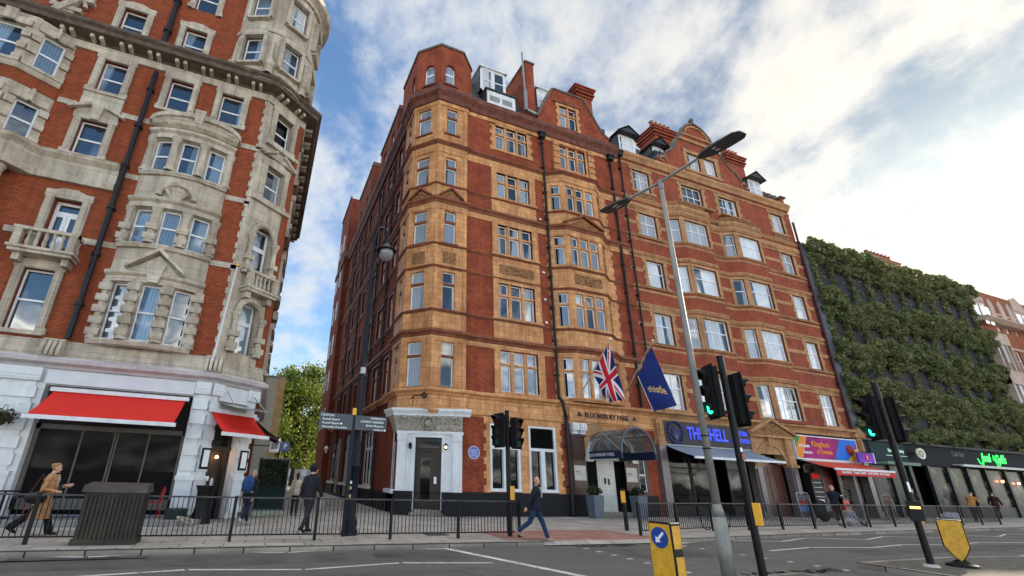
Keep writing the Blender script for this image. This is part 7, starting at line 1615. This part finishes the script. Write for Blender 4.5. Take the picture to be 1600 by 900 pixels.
# bicycle against the railing
t = thing('bicycle', 'dark bicycle locked behind the railings near the grey lamp post', 'bicycle', (17.3, 14.35, 0)); Fk = Fr(17.45, 14.3, 1, .06)
def wheel(a):
    g = MB(); pts_ = [Fk.p(a+.33*math.cos(2*math.pi*k/28), 0, .34+.33*math.sin(2*math.pi*k/28)) for k in range(29)]; g.tube(pts_, .022, 7, caps=False); w_ = g.build('wheel', m_black, t, smooth=True)
    g = MB(); g.tube([Fk.p(a, -.05, .34), Fk.p(a, .05, .34)], .03, 8)
    for k in range(14): an = 2*math.pi*k/14; g.tube([Fk.p(a, 0, .34), Fk.p(a+.31*math.cos(an), 0, .34+.31*math.sin(an))], .003, 4)
    g.build('spokes', m_grey, w_)
wheel(-.52); wheel(.53)
g = MB(); bb_, st, ht, hb, rw, fw2 = (-.08, .3), (-.22, .82), (.36, .84), (.39, .72), (-.52, .34), (.53, .34)
for p, q in ((bb_, st), (st, ht), (bb_, hb), (rw, bb_), (rw, (-.2, .76)), (ht, hb), (hb, fw2)): g.tube([Fk.p(p[0], 0, p[1]), Fk.p(q[0], 0, q[1])], .018, 7)
g.build('frame', M('dark_grey_bike_paint', (.04, .04, .045), .3), t); g = MB(); g.tube([Fk.p(-.22, 0, .82), Fk.p(-.24, 0, .93)], .014, 6); g.ball(Fk.p(-.25, 0, .96), .1, 10, 6, 1.3, .7, .35); g.build('saddle', m_black, t); g = MB(); g.tube([Fk.p(.36, 0, .84), Fk.p(.34, 0, .97)], .014, 6); g.tube([Fk.p(.36, -.27, .98), Fk.p(.4, -.1, .98), Fk.p(.4, .1, .98), Fk.p(.36, .27, .98)], .014, 6); g.build('handlebar', m_grey, t)
g = MB(); g.tube([Fk.p(-.08, -.03, .3), Fk.p(-.08, .05, .3)], .09, 12); g.tube([Fk.p(-.08, .06, .3), Fk.p(0, .08, .16)], .01, 5); g.fb(Fk, -.03, .06, .05, .14, .14, .17); g.build('crank', m_grey, t)
# planters at the hotel door
def planter(x, lab):
    t = thing('planter', lab, 'planter', (x, 19.15, 0), 'tall grey planters by the hotel door'); g = MB(); b0 = [(-.24, 0), (.24, 0), (.3, 1.03), (-.3, 1.03)]
    g.add([(x+a, 19.15+c*(.24 if z == 0 else .3), z) for z in (0, 1.03) for a, c in (((-.24, -1), (.24, -1), (.24, 1), (-.24, 1)) if z == 0 else ((-.3, -1), (.3, -1), (.3, 1), (-.3, 1)))], [(0, 1, 5, 4), (1, 2, 6, 5), (2, 3, 7, 6), (3, 0, 4, 7), (0, 3, 2, 1)]); g.box(x-.27, x+.27, 18.88, 19.42, .96, .99); g.build('pot', M('blue_grey_pot', (.12, .145, .18), .5, var=.5), t)
    leaves([(x+rnd.gauss(0, .14), 19.15+rnd.gauss(0, .14), 1.12+abs(rnd.gauss(0, .12))) for q in range(1400)], .06, leafmat('box_leaves_%d' % int(x), (.02, .035, .012), (.03, .045, .015), (.06, .07, .03), 5), 'shrub', t, 4)
planter(15.6, 'tall blue grey tapered planter left of the hotel entrance door'); planter(18.3, 'tall blue grey tapered planter right of the hotel entrance door, under the pale notice')
# ivy trellis screen and host stand by the restaurant
t = thing('trellis_screen', 'ivy covered screen with a dark diamond trellis below, beside the restaurant corner', 'screen', (.6, 19.6, 0)); Ft = Fr(.05, 19.6, 1, 0)
g = MB(); 
for (p, q, z0, z1) in ((0, .04, .1, 2.12), (1.12, 1.16, .1, 2.12), (0, 1.16, 2.08, 2.12), (0, 1.16, .2, .26)): g.fb(Ft, p, q, -.03, .03, z0, z1)
g.build('frame', M('grey_green_metal', (.12, .14, .13), .5), t); g = MB()
for k in range(-14, 15):
    for s_ in (-1, 1):
        x0 = .58+k*.12; zs = [(.26, x0), (1.15, x0+s_*.89)]
        (z0, a0), (z1, a1) = zs; pts_ = []
        for q in range(12):
            u_ = q/11; a = a0+(a1-a0)*u_; z = z0+(z1-z0)*u_
            if .03 < a < 1.13: pts_.append(Ft.p(a, .01*s_, z))
        if len(pts_) > 1: g.tube([pts_[0], pts_[-1]], .012, 4)
g.build('trellis', M('dark_green_wood', (.02, .045, .045), .6), t); g = MB(); g.fb(Ft, .03, 1.13, -.05, -.02, .26, 2.08); g.build('backing', M('dark_green_backing', (.012, .022, .02), .8), t); g = MB(); g.fb(Ft, .0, 1.16, -.12, .12, 0.02, .2); g.build('trough', M('pale_trough', (.34, .36, .26), .7, var=.8, scale=6), t)
leaves([(.1+rnd.random()*1.04, 19.6-rnd.random()*.1, 1.12+rnd.random()*.94) for q in range(4500)]+[(.1+rnd.random()*1.04, 19.63, .3+rnd.random()*.8) for q in range(600)], .06, leafmat('ivy_leaves', (.014, .026, .010), (.025, .035, .014), (.06, .07, .035), 5), 'ivy', t, 4)
t = thing('bar_table', 'tall table under a black cloth beside the restaurant corner door', 'table', (-1.45, 17.2, 0)); g = MB(); g.lathe((-1.45, 17.2, 0), [(.32, 0), (.22, .5), (.24, .95), (.29, 1.08), (.29, 1.1), (0, 1.1)], 14); g.build('black_cloth', m_black, t, smooth=True); g = MB(); g.lathe((-1.45, 17.2, 1.1), [(.3, 0), (.3, .025), (0, .03)], 14); g.build('table_top', m_black, t)
for x, lab in ((-1.55, 'small lantern standing left on the black covered tall table'), (-1.32, 'small lantern standing right on the black covered tall table')): g = MB(); g.lathe((x, 17.15, 1.13), [(.05, 0), (.05, .18), (.02, .22), (0, .24)], 8); g.build('table_lantern', M('silver_lantern', (.4, .4, .4), .3), label=lab, cat='lantern', org=(x, 17.15, 1.13))
mre = M('red_chair_paint', (.40, .012, .012), .35)
def chair(x, y, rz, lab):
    t = thing('cafe_chair', lab, 'chair', (0, 0, 0), 'red chairs outside the restaurant'); g = MB(); g.box(-.2, .2, -.2, .2, .43, .46); g.build('seat', mre, t)
    g = MB(); g.tube([(-.19, .19, .46), (-.2, .24, .8), (0, .25, .9), (.2, .24, .8), (.19, .19, .46)], .016, 6); g.box(-.07, .07, .2, .235, .46, .86); g.build('backrest', mre, t)
    for sx in (-1, 1):
        for sy_ in (-1, 1): g = MB(); g.tube([(sx*.17, sy_*.17, .44), (sx*.22, sy_*.22, 0)], .015, 6); g.build('leg', mre, t)
    t.location = (x, y, .15); t.rotation_euler = (0, 0, rz)
def table(x, y, lab): t = thing('cafe_table', lab, 'table', (x, y, .15)); g = MB(); g.lathe((x, y, .15), [(0, .73), (.34, .73), (.34, .7), (0, .7)], 18); g.build('table_top', m_black, t); g = MB(); g.tube([(x, y, .17), (x, y, .85)], .03, 8); g.lathe((x, y, .15), [(.22, 0), (.22, .03), (.03, .06)], 12); g.build('pedestal', m_black, t)
chair(-7.35, 16.9, rad(80), 'red metal cafe chair at the left edge of the frame'); chair(-5.75, 17.1, rad(-100), 'red metal cafe chair just left of the woman in the tan coat'); table(-6.55, 17.0, 'round black cafe table between two red chairs left of the tan coat')
chair(-2.9, 17.35, rad(-70), 'red metal cafe chair half hidden behind the right edge of the brown cabinet'); table(-3.6, 17.2, 'round black cafe table hidden by the brown cabinet')
g = MB(); g.lathe((-2.15, 17.0, 0.15), [(.3, 0), (.34, .28), (.3, .3), (0, .3)], 14); g.build('low_pot', M('dark_teal_pot', (.02, .035, .035), .5), label='low dark pot on the step left of the black covered tall table', cat='pot', org=(-2.15, 17, .15))
for x, y, lab in ((-4.1, 14.6, None),): pass
t = thing('coiled_hose', 'short curl of pale hose lying on the step by the black covered tall table', 'hose', (-1.75, 16.2, 0)); g = MB(); g.tube([(-1.75+.22*math.cos(q*.55), 16.1+.12*math.sin(q*.55), .05+.22*abs(math.sin(q*.3))) for q in range(14)], .035, 6); g.build('hose', M('pale_hose', (.35, .31, .24), .7), t, smooth=True)
# shop clutter on the right
t = thing('magazine_rack', 'black rack of magazines with a red header beside the sweet shop doorway', 'rack', (32.8, 19.6, 0)); g = MB(); g.box(32.3, 33.25, 19.35, 19.8, 0, 2.6); g.build('frame', m_black, t)
for k in range(4): g = MB(); g.box(32.4, 33.15, 19.3, 19.345, 1.2+.27*k, 1.22+.27*k); g.build('shelf', m_whitef, t)
g = MB(); g.box(32.4, 33.15, 19.3, 19.345, 2.25, 2.55); g.build('header', m_red, t); g = MB(); g.box(32.5, 33.0, 19.28, 19.345, .55, 1.05); g.build('poster', m_whitef, t); g = MB(); g.box(32.57, 32.93, 19.27, 19.279, .63, .98); g.build('poster_print', M('grey_print', (.2, .24, .27), .5), t)
def stand(x, y, lab, mats, nm='newspaper_stand'):
    t = thing(nm, lab, 'stand', (x, y, 0)); g = MB(); g.tube([(x-.55, y, 0), (x-.55, y+.1, 1.3), (x-.45, y+.1, 1.42), (x+.35, y+.1, 1.42), (x+.45, y+.1, 1.3), (x+.45, y, 0)], .03, 8); g.build('frame', m_grey, t)
    for k in range(4): g = MB(); g.box(x-.5, x+.4, y+.05, y+.14, .18+.3*k, .43+.3*k); g.build('newspapers', mats[k % len(mats)], t)
stand(28.7, 17.7, 'wire newspaper stand of red and blue papers beside the man reading', [M('news_black', (.03, .03, .035), .6, var=1, scale=12, dark=4), M('news_blue', (.05, .10, .25), .6, var=1, scale=9, dark=3), M('news_red', (.30, .04, .03), .6, var=1, scale=9, dark=.3)])
stand(37.8, 18.4, 'wire newspaper stand of dull red papers right of the person sitting down', [M('news_dull_red', (.16, .035, .025), .6, var=1, scale=9, dark=.3), M('news_dull', (.14, .09, .06), .6, var=1, scale=9, dark=.4)])
t = thing('black_sack', 'bulging black sack printed with pale letters against the newspaper stand', 'sack', (29.1, 17.1, 0)); g = MB(); g.ball((29.05, 17.2, .55), .5, 12, 8, .95, .6, 1.1); g.build('sack', m_black, t, smooth=True); g = MB(); g.fb(Fr(29.05, 16.88, 1, 0), -.22, .2, .0, .012, .55, .85); g.build('printed_patch', M('sack_print', (.35, .35, .37), .6, var=1, scale=18, dark=.15), t)
t = thing('ice_cream_sign', 'small red pavement sign with a white base beside the man reading', 'sign', (33.2, 18.4, 0)); g = MB(); g.add([(32.9, 18.2, .1), (33.7, 18.2, .1), (33.6, 18.35, 1.1), (33.1, 18.35, 1.1), (32.9, 18.6, .1), (33.7, 18.6, .1)], [(0, 1, 2, 3), (4, 5, 2, 3), (0, 4, 3), (1, 5, 2)]); g.build('panel', mre, t); g = MB(); g.box(32.9, 33.7, 18.2, 18.6, .0, .1); g.build('base', m_whitef, t)
# ================================================================== people
skin_l = M('light_skin', (.62, .36, .25), .5, var=.15); skin_t = M('ruddy_skin', (.55, .29, .20), .5, var=.15)
def cmat(n, c, r=.85): return M(n, c, r, var=.7, scale=9, dark=.5, bmp=.8, bs=9)
def rot2(v, a): return (v[0]*math.cos(a)-v[1]*math.sin(a), v[0]*math.sin(a)+v[1]*math.cos(a))
def stack(g, rings, seg=18, squareness=0.0):
    b = len(g.v); n = len(rings)
    for (x, y, z, rx, ry) in rings:
        for k in range(seg):
            a = 2*math.pi*k/seg; g.v.append((x+rx*math.cos(a), y+ry*math.sin(a), z))
    for i in range(n-1):
        for k in range(seg): k2 = (k+1) % seg; g.f.append((b+i*seg+k, b+i*seg+k2, b+(i+1)*seg+k2, b+(i+1)*seg+k))
    g.f.append(tuple(b+k for k in reversed(range(seg)))); g.f.append(tuple(b+(n-1)*seg+k for k in range(seg)))
def limb(g, pts, rr, seg=12):
    g.tube(pts, rr, seg)
    for p, r in zip(pts, rr): g.ball(p, r*.99, 12, 8)
def remesh(o, vox):
    m = o.modifiers.new('one_surface', 'REMESH'); m.mode = 'VOXEL'; m.voxel_size = vox; m.use_smooth_shade = True
    s = o.modifiers.new('soften', 'SMOOTH'); s.factor = .5; s.iterations = 2
V3 = Vector
def person(lab, loc, heading, H_=1.75, stride=0.0, arms=((0, 0), (0, 0)), top='jacket', mtop=None, mleg=None, mshoe=None, mhair=None, msk=None, hair='short', look=0.0, pitch=0.0, lean=0.0, hood=False, coat_len=None, scarf=None, fem=False, seated=False, cover=1.0):
    """local space: +x forward, +y left. arms: (shoulder swing, elbow bend) in degrees for left and right"""
    s = H_/1.75; t0 = []; msk = msk or skin_l
    body = MB(); hipz, shz = .92, 1.42
    sw = .19 if not fem else .165
    def P(x, y, z): x2 = x+math.tan(rad(lean))*max(z-hipz, 0); return (x2*s, y*s, z*s)
    legs = []; fl = []
    for side, sg in ((1, 1), (-1, -1)):
        a = stride*sg
        if seated:
            hip = V3((0, .09*side, .16)); knee = V3((.42, .11*side, .34 if side > 0 else .16)); ank = V3((.82, .12*side, .08))
        else:
            hip = V3((0, .09*side, hipz)); th = rad(a); knee = hip+V3((.43*math.sin(th), 0, -.43*math.cos(th))); kb = rad(a-(6 if a > 0 else 30*min(1, abs(a)/25))); ank = knee+V3((.42*math.sin(kb), 0, -.42*math.cos(kb)))
        fl.append(ank.z); legs.append((hip, knee, ank, a))
    dz = .085-min(fl) if not seated else 0.0
    def Q(v): return P(v[0], v[1], v[2]+dz)
    dzs = dz
    if seated:
        hb = .16
        def PB(x, y, z): zz_ = z-hipz+hb; return ((x+math.tan(rad(lean))*max(z-hipz, 0))*s, y*s, zz_*s)
    else:
        def PB(x, y, z): return P(x, y, z+dz)
    def ring(x, y, z, rx, ry): c = PB(x, y, z); return (c[0], c[1], c[2], rx*s, ry*s)
    # torso, neck, head
    w_ = 1.0 if not fem else .9
    stack(body, [ring(0, 0, .86, .10, .13), ring(0, 0, .94, .115, .165*w_), ring(0, 0, 1.06, .105, .14*w_), ring(.005, 0, 1.2, .115, .15*w_), ring(.01, 0, 1.33, .115, .17*w_), ring(0, 0, 1.42, .09, .16*w_), ring(-.005, 0, 1.47, .06, .09)])
    hc = V3(PB(.02, 0, 1.645)); nk = V3(PB(-.01, 0, 1.45)); limb(body, [tuple(nk), tuple(hc-V3((.015*s, 0, .06*s)))], [.058*s, .052*s])
    la = rad(look); fw = V3((math.cos(la)*math.cos(rad(pitch)), math.sin(la)*math.cos(rad(pitch)), math.sin(rad(pitch)))); lf = V3((-math.sin(la), math.cos(la), 0)); upv = fw.cross(lf)
    def Hd(f, l, u): return tuple(hc+fw*f*s+lf*l*s+upv*u*s)
    def blob(g, f, l, u, r, sf=1, sl=1, su=1):
        b = len(g.v); g.ball((0, 0, 0), 1, 14, 10); 
        for i in range(b, len(g.v)): x, y, z = g.v[i]; g.v[i] = Hd(f+x*r*sf, l+y*r*sl, u+z*r*su)
    blob(body, 0, 0, .02, .098, 1, .8, 1.05); blob(body, .028, 0, -.045, .068, 1, .82, 1.1); blob(body, .088, 0, -.085, .026, 1, 1, .8)
    blob(body, .106, 0, -.012, .016, 1, .8, 1.7); blob(body, .112, 0, -.028, .015)
    for q in (-1, 1): blob(body, -.005, .082*q, -.015, .026, .7, .4, 1.2); blob(body, .078, .03*q, .022, .02, .6, 1.3, .5)
    # arms and hands
    hands = []; arml = []
    for side, (swg, eb) in zip((1, -1), arms):
        sh = V3((0, sw*side, 1.405)); a = rad(swg); out = .06*side; el = sh+V3((.28*math.sin(a), out, -.28*math.cos(a))); a2 = rad(swg+eb); wr = el+V3((.25*math.sin(a2), -.01*side, -.25*math.cos(a2)))
        S, E_, W_ = V3(PB(*sh)), V3(PB(*el)), V3(PB(*wr)); arml.append((S, E_, W_)); limb(body, [tuple(S), tuple(E_), tuple(W_)], [.052*s, .04*s, .027*s])
        d = (W_-E_).normalized(); sd = V3((0, side, 0)); ac = d.cross(sd).normalized() if abs(d.dot(sd)) < .95 else V3((1, 0, 0)); pc = W_+d*.05*s
        limb(body, [tuple(W_), tuple(W_+d*.045*s), tuple(W_+d*.085*s)], [.026*s, .034*s, .032*s]); nrm = sd
        for k in range(4):
            off = ac*(k-1.5)*.017*s; L_ = (.068, .078, .074, .058)[k]*s; b1 = W_+d*.09*s+off; b2 = b1+d*L_*.5-nrm*.008*s; b3 = b2+d*L_*.4-nrm*.024*s; body.tube([tuple(b1), tuple(b2), tuple(b3)], [.0095*s, .0088*s, .007*s], 7)
        tb = W_+d*.03*s+ac*.026*s*(1 if ac.x > 0 else -1); body.tube([tuple(tb), tuple(tb+d*.035*s+ac*.022*s*(1 if ac.x > 0 else -1)), tuple(tb+d*.07*s+ac*.024*s*(1 if ac.x > 0 else -1))], [.0125*s, .011*s, .008*s], 7)
    # legs and feet
    feet = []
    for (hip, knee, ank, a) in legs:
        limb(body, [Q(hip), Q(knee), Q(ank)], [.088*s, .055*s, .036*s]); fp = rad(min(a, 0)*1.1) if not seated else rad(75); A0 = V3(Q(ank)); fd = V3((math.cos(fp), 0, math.sin(fp))) if not seated else V3((.25, 0, .97)); dn = V3((fd.z, 0, -fd.x))
        body.tube([tuple(A0-fd*.05*s+dn*.045*s), tuple(A0+fd*.06*s+dn*.045*s), tuple(A0+fd*.15*s+dn*.055*s)], [.035*s, .036*s, .026*s], 8); feet.append((A0, fd, dn))
    root = body.build('person', msk, label=lab, cat='person'); remesh(root, .0085*s); kidsl = []
    def part(nm, g, m, vox=.011, lb=None): o = g.build(nm, m, root, lb); remesh(o, vox*s); return o
    # trousers
    g = MB(); stack(g, [ring(0, 0, .82, .11, .15), ring(0, 0, .9, .13, .178*w_), ring(0, 0, 1.0, .122, .162*w_), ring(0, 0, 1.05, .115, .152*w_)])
    for (hip, knee, ank, a) in legs: k_ = V3(ank); cuff = knee+(ank-knee)*.93; limb(g, [Q(hip), Q(hip+(knee-hip)*.5), Q(knee), Q(cuff)], [.102*s, .088*s, .07*s, .058*s] if not (fem and coat_len) else [.1*s, .085*s, .075*s, .095*s])
    part('trousers', g, mleg)
    for A0, fd, dn in feet:
        g = MB(); pr_ = [(-.075, .03, .036), (-.05, .03, .045), (.03, .035, .044), (.1, .045, .044), (.165, .055, .034), (.19, .06, .02)]
        g.tube([tuple(A0+fd*a*s+dn*(b_+.002)*s) for a, b_, r in pr_], [r*s*.95 for a, b_, r in pr_], 10); g.tube([tuple(A0-fd*.02*s-dn*.02*s), tuple(A0-fd*.02*s+dn*.04*s)], .045*s, 8); part('shoe', g, mshoe, .009)
    # top
    g = MB(); lo = {'jacket': .84, 'coat': coat_len or .45, 'shirt': .9}[top]; k_ = 1.0
    rg = [ring(0, 0, lo, .155 if top != 'coat' else .24, .20*w_ if top != 'coat' else .22), ring(0, 0, max(.98, lo+.06), .15, .19*w_), ring(0, 0, 1.1, .142, .178*w_), ring(.005, 0, 1.25, .15, .19*w_), ring(0, 0, 1.36, .142, .20*w_), ring(-.005, 0, 1.43, .11, .18*w_), ring(-.01, 0, 1.485, .08, .1), ring(-.01, 0, 1.51, .07, .075)]
    if top == 'coat': rg.insert(1, ring(0, 0, .8, .19, .205))
    stack(g, rg)
    for S, E_, W_ in arml: limb(g, [tuple(S-V3((0, 0, .01*s))), tuple(E_), tuple(W_-(W_-E_)*.08)], [.075*s, .062*s, .048*s])
    part('coat' if top == 'coat' else 'jacket', g, mtop, .012)
    if scarf: g = MB(); g.lathe(PB(.0, 0, 1.5), [(.085*s, -.04), (.105*s, -.01), (.1*s, .04), (.08*s, .06)], 14); g.tube([PB(.1, .04, 1.48), PB(.15, .05, 1.35), PB(.15, .05, 1.2)], [.05*s, .04*s, .03*s], 8); part('scarf', g, scarf, .01)
    # hair or hood
    if hood:
        g = MB(); blob(g, -.015, 0, .025, .122, 1, .9, 1.08); o = g.build('hood', mtop, root, smooth=True)
    if hair != 'bald':
        g = MB(); b = len(g.v); g.ball((0, 0, 0), 1, 20, 14)
        vv = g.v; keep = []
        for i, (x, y, z) in enumerate(vv): pass
        g2 = MB()
        for (x, y, z) in vv: g2.v.append(Hd(-.006+x*.105, y*.086, .026+z*.106))
        lim = -.15 if hair == 'short' else -.9
        for f in g.f:
            cx_ = sum(vv[i][0] for i in f)/len(f); cz_ = sum(vv[i][2] for i in f)/len(f)
            if cz_ > .55 or (cx_ < .15 and cz_ > lim): g2.f.append(f)
        o = g2.build('hair', mhair, root, smooth=True); sm_ = o.modifiers.new('thickness', 'SOLIDIFY'); sm_.thickness = .008
        if hair in ('long', 'bun'):
            g = MB()
            if hair == 'bun': g.ball(Hd(-.1, 0, .05), .05*s, 10, 8)
            else: g.tube([Hd(-.06, 0, .02), Hd(-.085, 0, -.08), Hd(-.09, 0, -.18)], [.07*s, .065*s, .035*s], 10)
            g.build('hair', mhair, root, smooth=True)
    g = MB()
    for q in (-1, 1): blob(g, .086, .031*q, .012, .0085)
    g.build('eyes', M('dark_eyes', (.02, .015, .012), .3), root); g = MB(); blob(g, .09, 0, -.056, .018, .5, 1.2, .25); g.build('mouth', M('lips', (.32, .10, .08), .5), root)
    root.location = loc; root.rotation_euler = (0, 0, rad(heading)); root['_s'] = s
    def W(p): x, y = rot2((p[0], p[1]), rad(heading)); return (loc[0]+x, loc[1]+y, loc[2]+p[2])
    return root, arml, W, PB
c_navy = cmat('navy_jacket_cloth', (.018, .02, .035)); c_blk = cmat('black_cloth', (.012, .012, .014)); c_jean = cmat('blue_jeans', (.02, .045, .10)); c_djean = cmat('dark_jeans', (.012, .02, .045)); c_grey = cmat('grey_trousers', (.035, .037, .045))
h_grey = M('grey_hair', (.30, .29, .28), .7, var=.8, scale=30); h_dk = M('dark_hair', (.018, .012, .01), .5); h_bl = M('blond_hair', (.35, .20, .09), .6, var=.8, scale=30); sh_w = M('pale_shoes', (.5, .5, .5), .5, var=.7, scale=12); sh_b = M('black_shoes', (.01, .01, .01), .4)
# woman in tan coat with phone and shoulder bag
r, am, W, PB = person('woman in a long tan coat and pale scarf striding right behind the left railings', (-4.78, 14.45, .0), 4, 1.66, 22, ((20, 85), (-5, 85)), 'coat', cmat('tan_coat_cloth', (.50, .26, .12)), c_blk, sh_b, h_bl, skin_l, 'bun', 10, -12, 5, coat_len=.42, scarf=cmat('cream_scarf', (.55, .47, .36)), fem=True)
t = thing('handbag', 'black handbag on the arm of the woman in the tan coat', 'bag', W((-.12, -.28, .8))); g = MB(); c_ = W((-.1, -.27, .85)); g.ball(c_, .19, 12, 8, 1.25, .45, .75); g.build('bag_body', m_black, t, smooth=True); g = MB(); g.tube([W((-.25, -.25, .9)), W((-.1, -.2, 1.38)), W((.05, -.27, .9))], .014, 6); g.build('strap', M('oxblood_strap', (.12, .02, .02), .5), t)
w_ = W(tuple(am[1][2])); g = MB(); g.box(w_[0]+.06, w_[0]+.14, w_[1]-.03, w_[1]-.02, w_[2]+.02, w_[2]+.16); g.build('phone', m_black, label='dark phone in the hand of the woman in the tan coat', cat='phone', org=(w_[0]+.08, w_[1], w_[2]))
# man with blue rucksack
r, am, W, PB = person('grey haired man in dark clothes walking away past the ivy screen', (-.1, 16.75, 0), 62, 1.66, 20, ((-12, 8), (-22, 10)), 'jacket', c_blk, c_djean, sh_w, h_grey, skin_t, 'short', -30, -28, 10)
t = thing('rucksack', 'blue rucksack on the back of the grey haired man', 'bag', W((-.25, 0, 1.2))); g = MB(); c_ = W((-.16, 0, 1.2)); g.ball(c_, .25, 14, 10, .8, .8, 1.15); g.build('bag_body', cmat('blue_nylon', (.025, .06, .17)), t, smooth=True); g = MB()
for q in (-1, 1): g.tube([W((-.02, .12*q, 1.46)), W((.17, .13*q, 1.4)), W((.2, .13*q, 1.2)), W((.02, .17*q, 1.05))], .02, 6)
g.build('straps', m_black, t)
t = thing('tied_jumper', 'pale garment tied round the waist of the man with the blue rucksack', 'garment', W((0, 0, .9))); g = MB(); g.tube([W((-.05, .2, .98)), W((-.15, .22, .8)), W((-.12, .2, .55))], [.05, .06, .03], 8); g.tube([W((.15*math.cos(a), .2*math.sin(a), .98)) for a in [q*.5 for q in range(13)]], .035, 8); g.build('cloth', cmat('pale_cloth', (.42, .38, .32)), t, smooth=True)
# hooded dark parka
r, am, W, PB = person('tall person in a hooded dark padded jacket and grey trousers walking into the side street', (1.58, 14.5, 0), 48, 1.84, 15, ((-10, 18), (14, 22)), 'jacket', cmat('dark_padded_cloth', (.022, .022, .028)), c_grey, sh_b, h_dk, skin_l, 'short', -38, -5, 3, hood=True)
w_ = W(tuple(am[1][2])); t = MB(); t.ball((w_[0], w_[1]-.02, w_[2]-.26), .12, 10, 8, .8, .5, 1.3); t.tube([(w_[0], w_[1], w_[2]-.06), (w_[0], w_[1]-.02, w_[2]-.18)], .02, 6); t.build('carrier_bag', cmat('pale_plastic_bag', (.35, .34, .34)), label='small pale carrier bag in the hand of the person in the hooded dark jacket', cat='bag', org=tuple(w_), smooth=True)
# cream top
person('dark haired person in a cream jacket and black trousers walking away down the side street', (1.62, 19.9, 0), 85, 1.58, 12, ((-10, 20), (10, 25)), 'jacket', cmat('cream_jacket_cloth', (.45, .38, .28)), c_blk, sh_b, h_dk, skin_l, 'long', 0, -5, 2, fem=True)
# man crossing
person('bald man in a navy jacket and blue jeans stepping onto the crossing', (7.85, 12.3, -.02), -38, 1.76, 24, ((-14, 12), (-30, 8)), 'jacket', c_navy, c_jean, M('tan_trainers', (.34, .27, .2), .6, var=.7, scale=14), h_grey, skin_t, 'bald', -60, 14, 5, scarf=cmat('white_scarf', (.6, .57, .55)))
# right hand side
r, am, W, PB = person('bald man in a dark navy coat reading beside the newspaper stand', (29.9, 17.0, 0), 5, 1.85, 16, ((35, 60), (30, 62)), 'jacket', c_navy, c_blk, sh_b, h_grey, skin_t, 'bald', -60, -10, 0)
w_ = W(tuple(am[0][2])); t = MB(); t.add([(w_[0], w_[1]-.25, w_[2]), (w_[0]+.55, w_[1]-.25, w_[2]+.12), (w_[0]+.55, w_[1]+.12, w_[2]+.12), (w_[0], w_[1]+.12, w_[2])]+[(w_[0], w_[1]-.25, w_[2]-.03), (w_[0]+.55, w_[1]-.25, w_[2]+.08), (w_[0]+.55, w_[1]+.12, w_[2]+.08), (w_[0], w_[1]+.12, w_[2]-.03)], [(0, 1, 2, 3), (7, 6, 5, 4), (0, 4, 5, 1), (1, 5, 6, 2)]); t.build('newspaper', M('newsprint', (.5, .46, .4), .8, var=1, scale=20), label='folded newspaper held out by the bald man in the dark coat', cat='newspaper', org=tuple(w_))
person('person in a dark olive coat standing beside the second newspaper stand', (37.9, 17.2, 0), 170, 1.82, 5, ((5, 20), (5, 25)), 'jacket', cmat('olive_cloth', (.03, .032, .022)), c_blk, sh_b, h_grey, skin_l, 'short', 20, -10)
person('person in an orange brown jacket bending forward in front of the dark cafe', (43.6, 17.0, 0), 0, 1.78, 10, ((45, 30), (40, 25)), 'jacket', cmat('orange_cloth', (.42, .20, .05)), c_djean, sh_b, h_dk, skin_l, 'short', 0, -25, 26)
person('person in a dark maroon jacket walking right, rightmost of the people', (51.5, 18.8, 0), 0, 1.86, 22, ((-20, 15), (20, 20)), 'jacket', cmat('maroon_cloth', (.05, .018, .022)), cmat('plum_trousers', (.05, .02, .035)), sh_b, h_dk, skin_l, 'short', 0, -5)
person('person sitting on the pavement against the railings wrapped in pale clothes', (27.3, 15.1, 0), -8, 1.72, 0, ((25, 40), (20, 50)), 'jacket', cmat('pale_blanket_cloth', (.42, .42, .47)), c_blk, sh_b, h_dk, skin_l, 'short', 0, -30, 12, seated=True)
def heap(x, y, lab, sx, sy_, sz, mat):
    g = MB(); rr = random.Random(int(x*7))
    for k in range(16): g.ball((x+rr.uniform(-.5, .5)*sx, y+rr.uniform(-.4, .4)*sy_, max(.1, rr.uniform(.05, .6)*sz)), rr.uniform(.16, .3)*sz*1.3, 12, 8, 1.3, 1, .9)
    o = g.build('sleeping_bag', mat, label=lab, cat='sleeping bag', org=(x, y, 0)); remesh(o, .03)
heap(27.0, 15.0, 'pale crumpled bedding under the person sitting on the pavement', 1.0, .6, .5, cmat('pale_bedding', (.45, .44, .48)))
heap(38.3, 15.9, 'heap of pale grey bedding on the pavement in front of the orange jacket', 1.9, .8, .75, cmat('grey_bedding', (.45, .47, .52)))
person('distant dark figure walking down the side street beneath the trees', (2.2, 46, 0), 90, 1.75, 12, ((-10, 10), (10, 10)), 'jacket', c_blk, c_blk, sh_b, h_dk, skin_l)
person('distant dark figure at the restaurant side of the side street', (.75, 33, 0), 90, 1.75, 10, ((-10, 10), (10, 10)), 'jacket', c_blk, c_djean, sh_b, h_dk, skin_l)
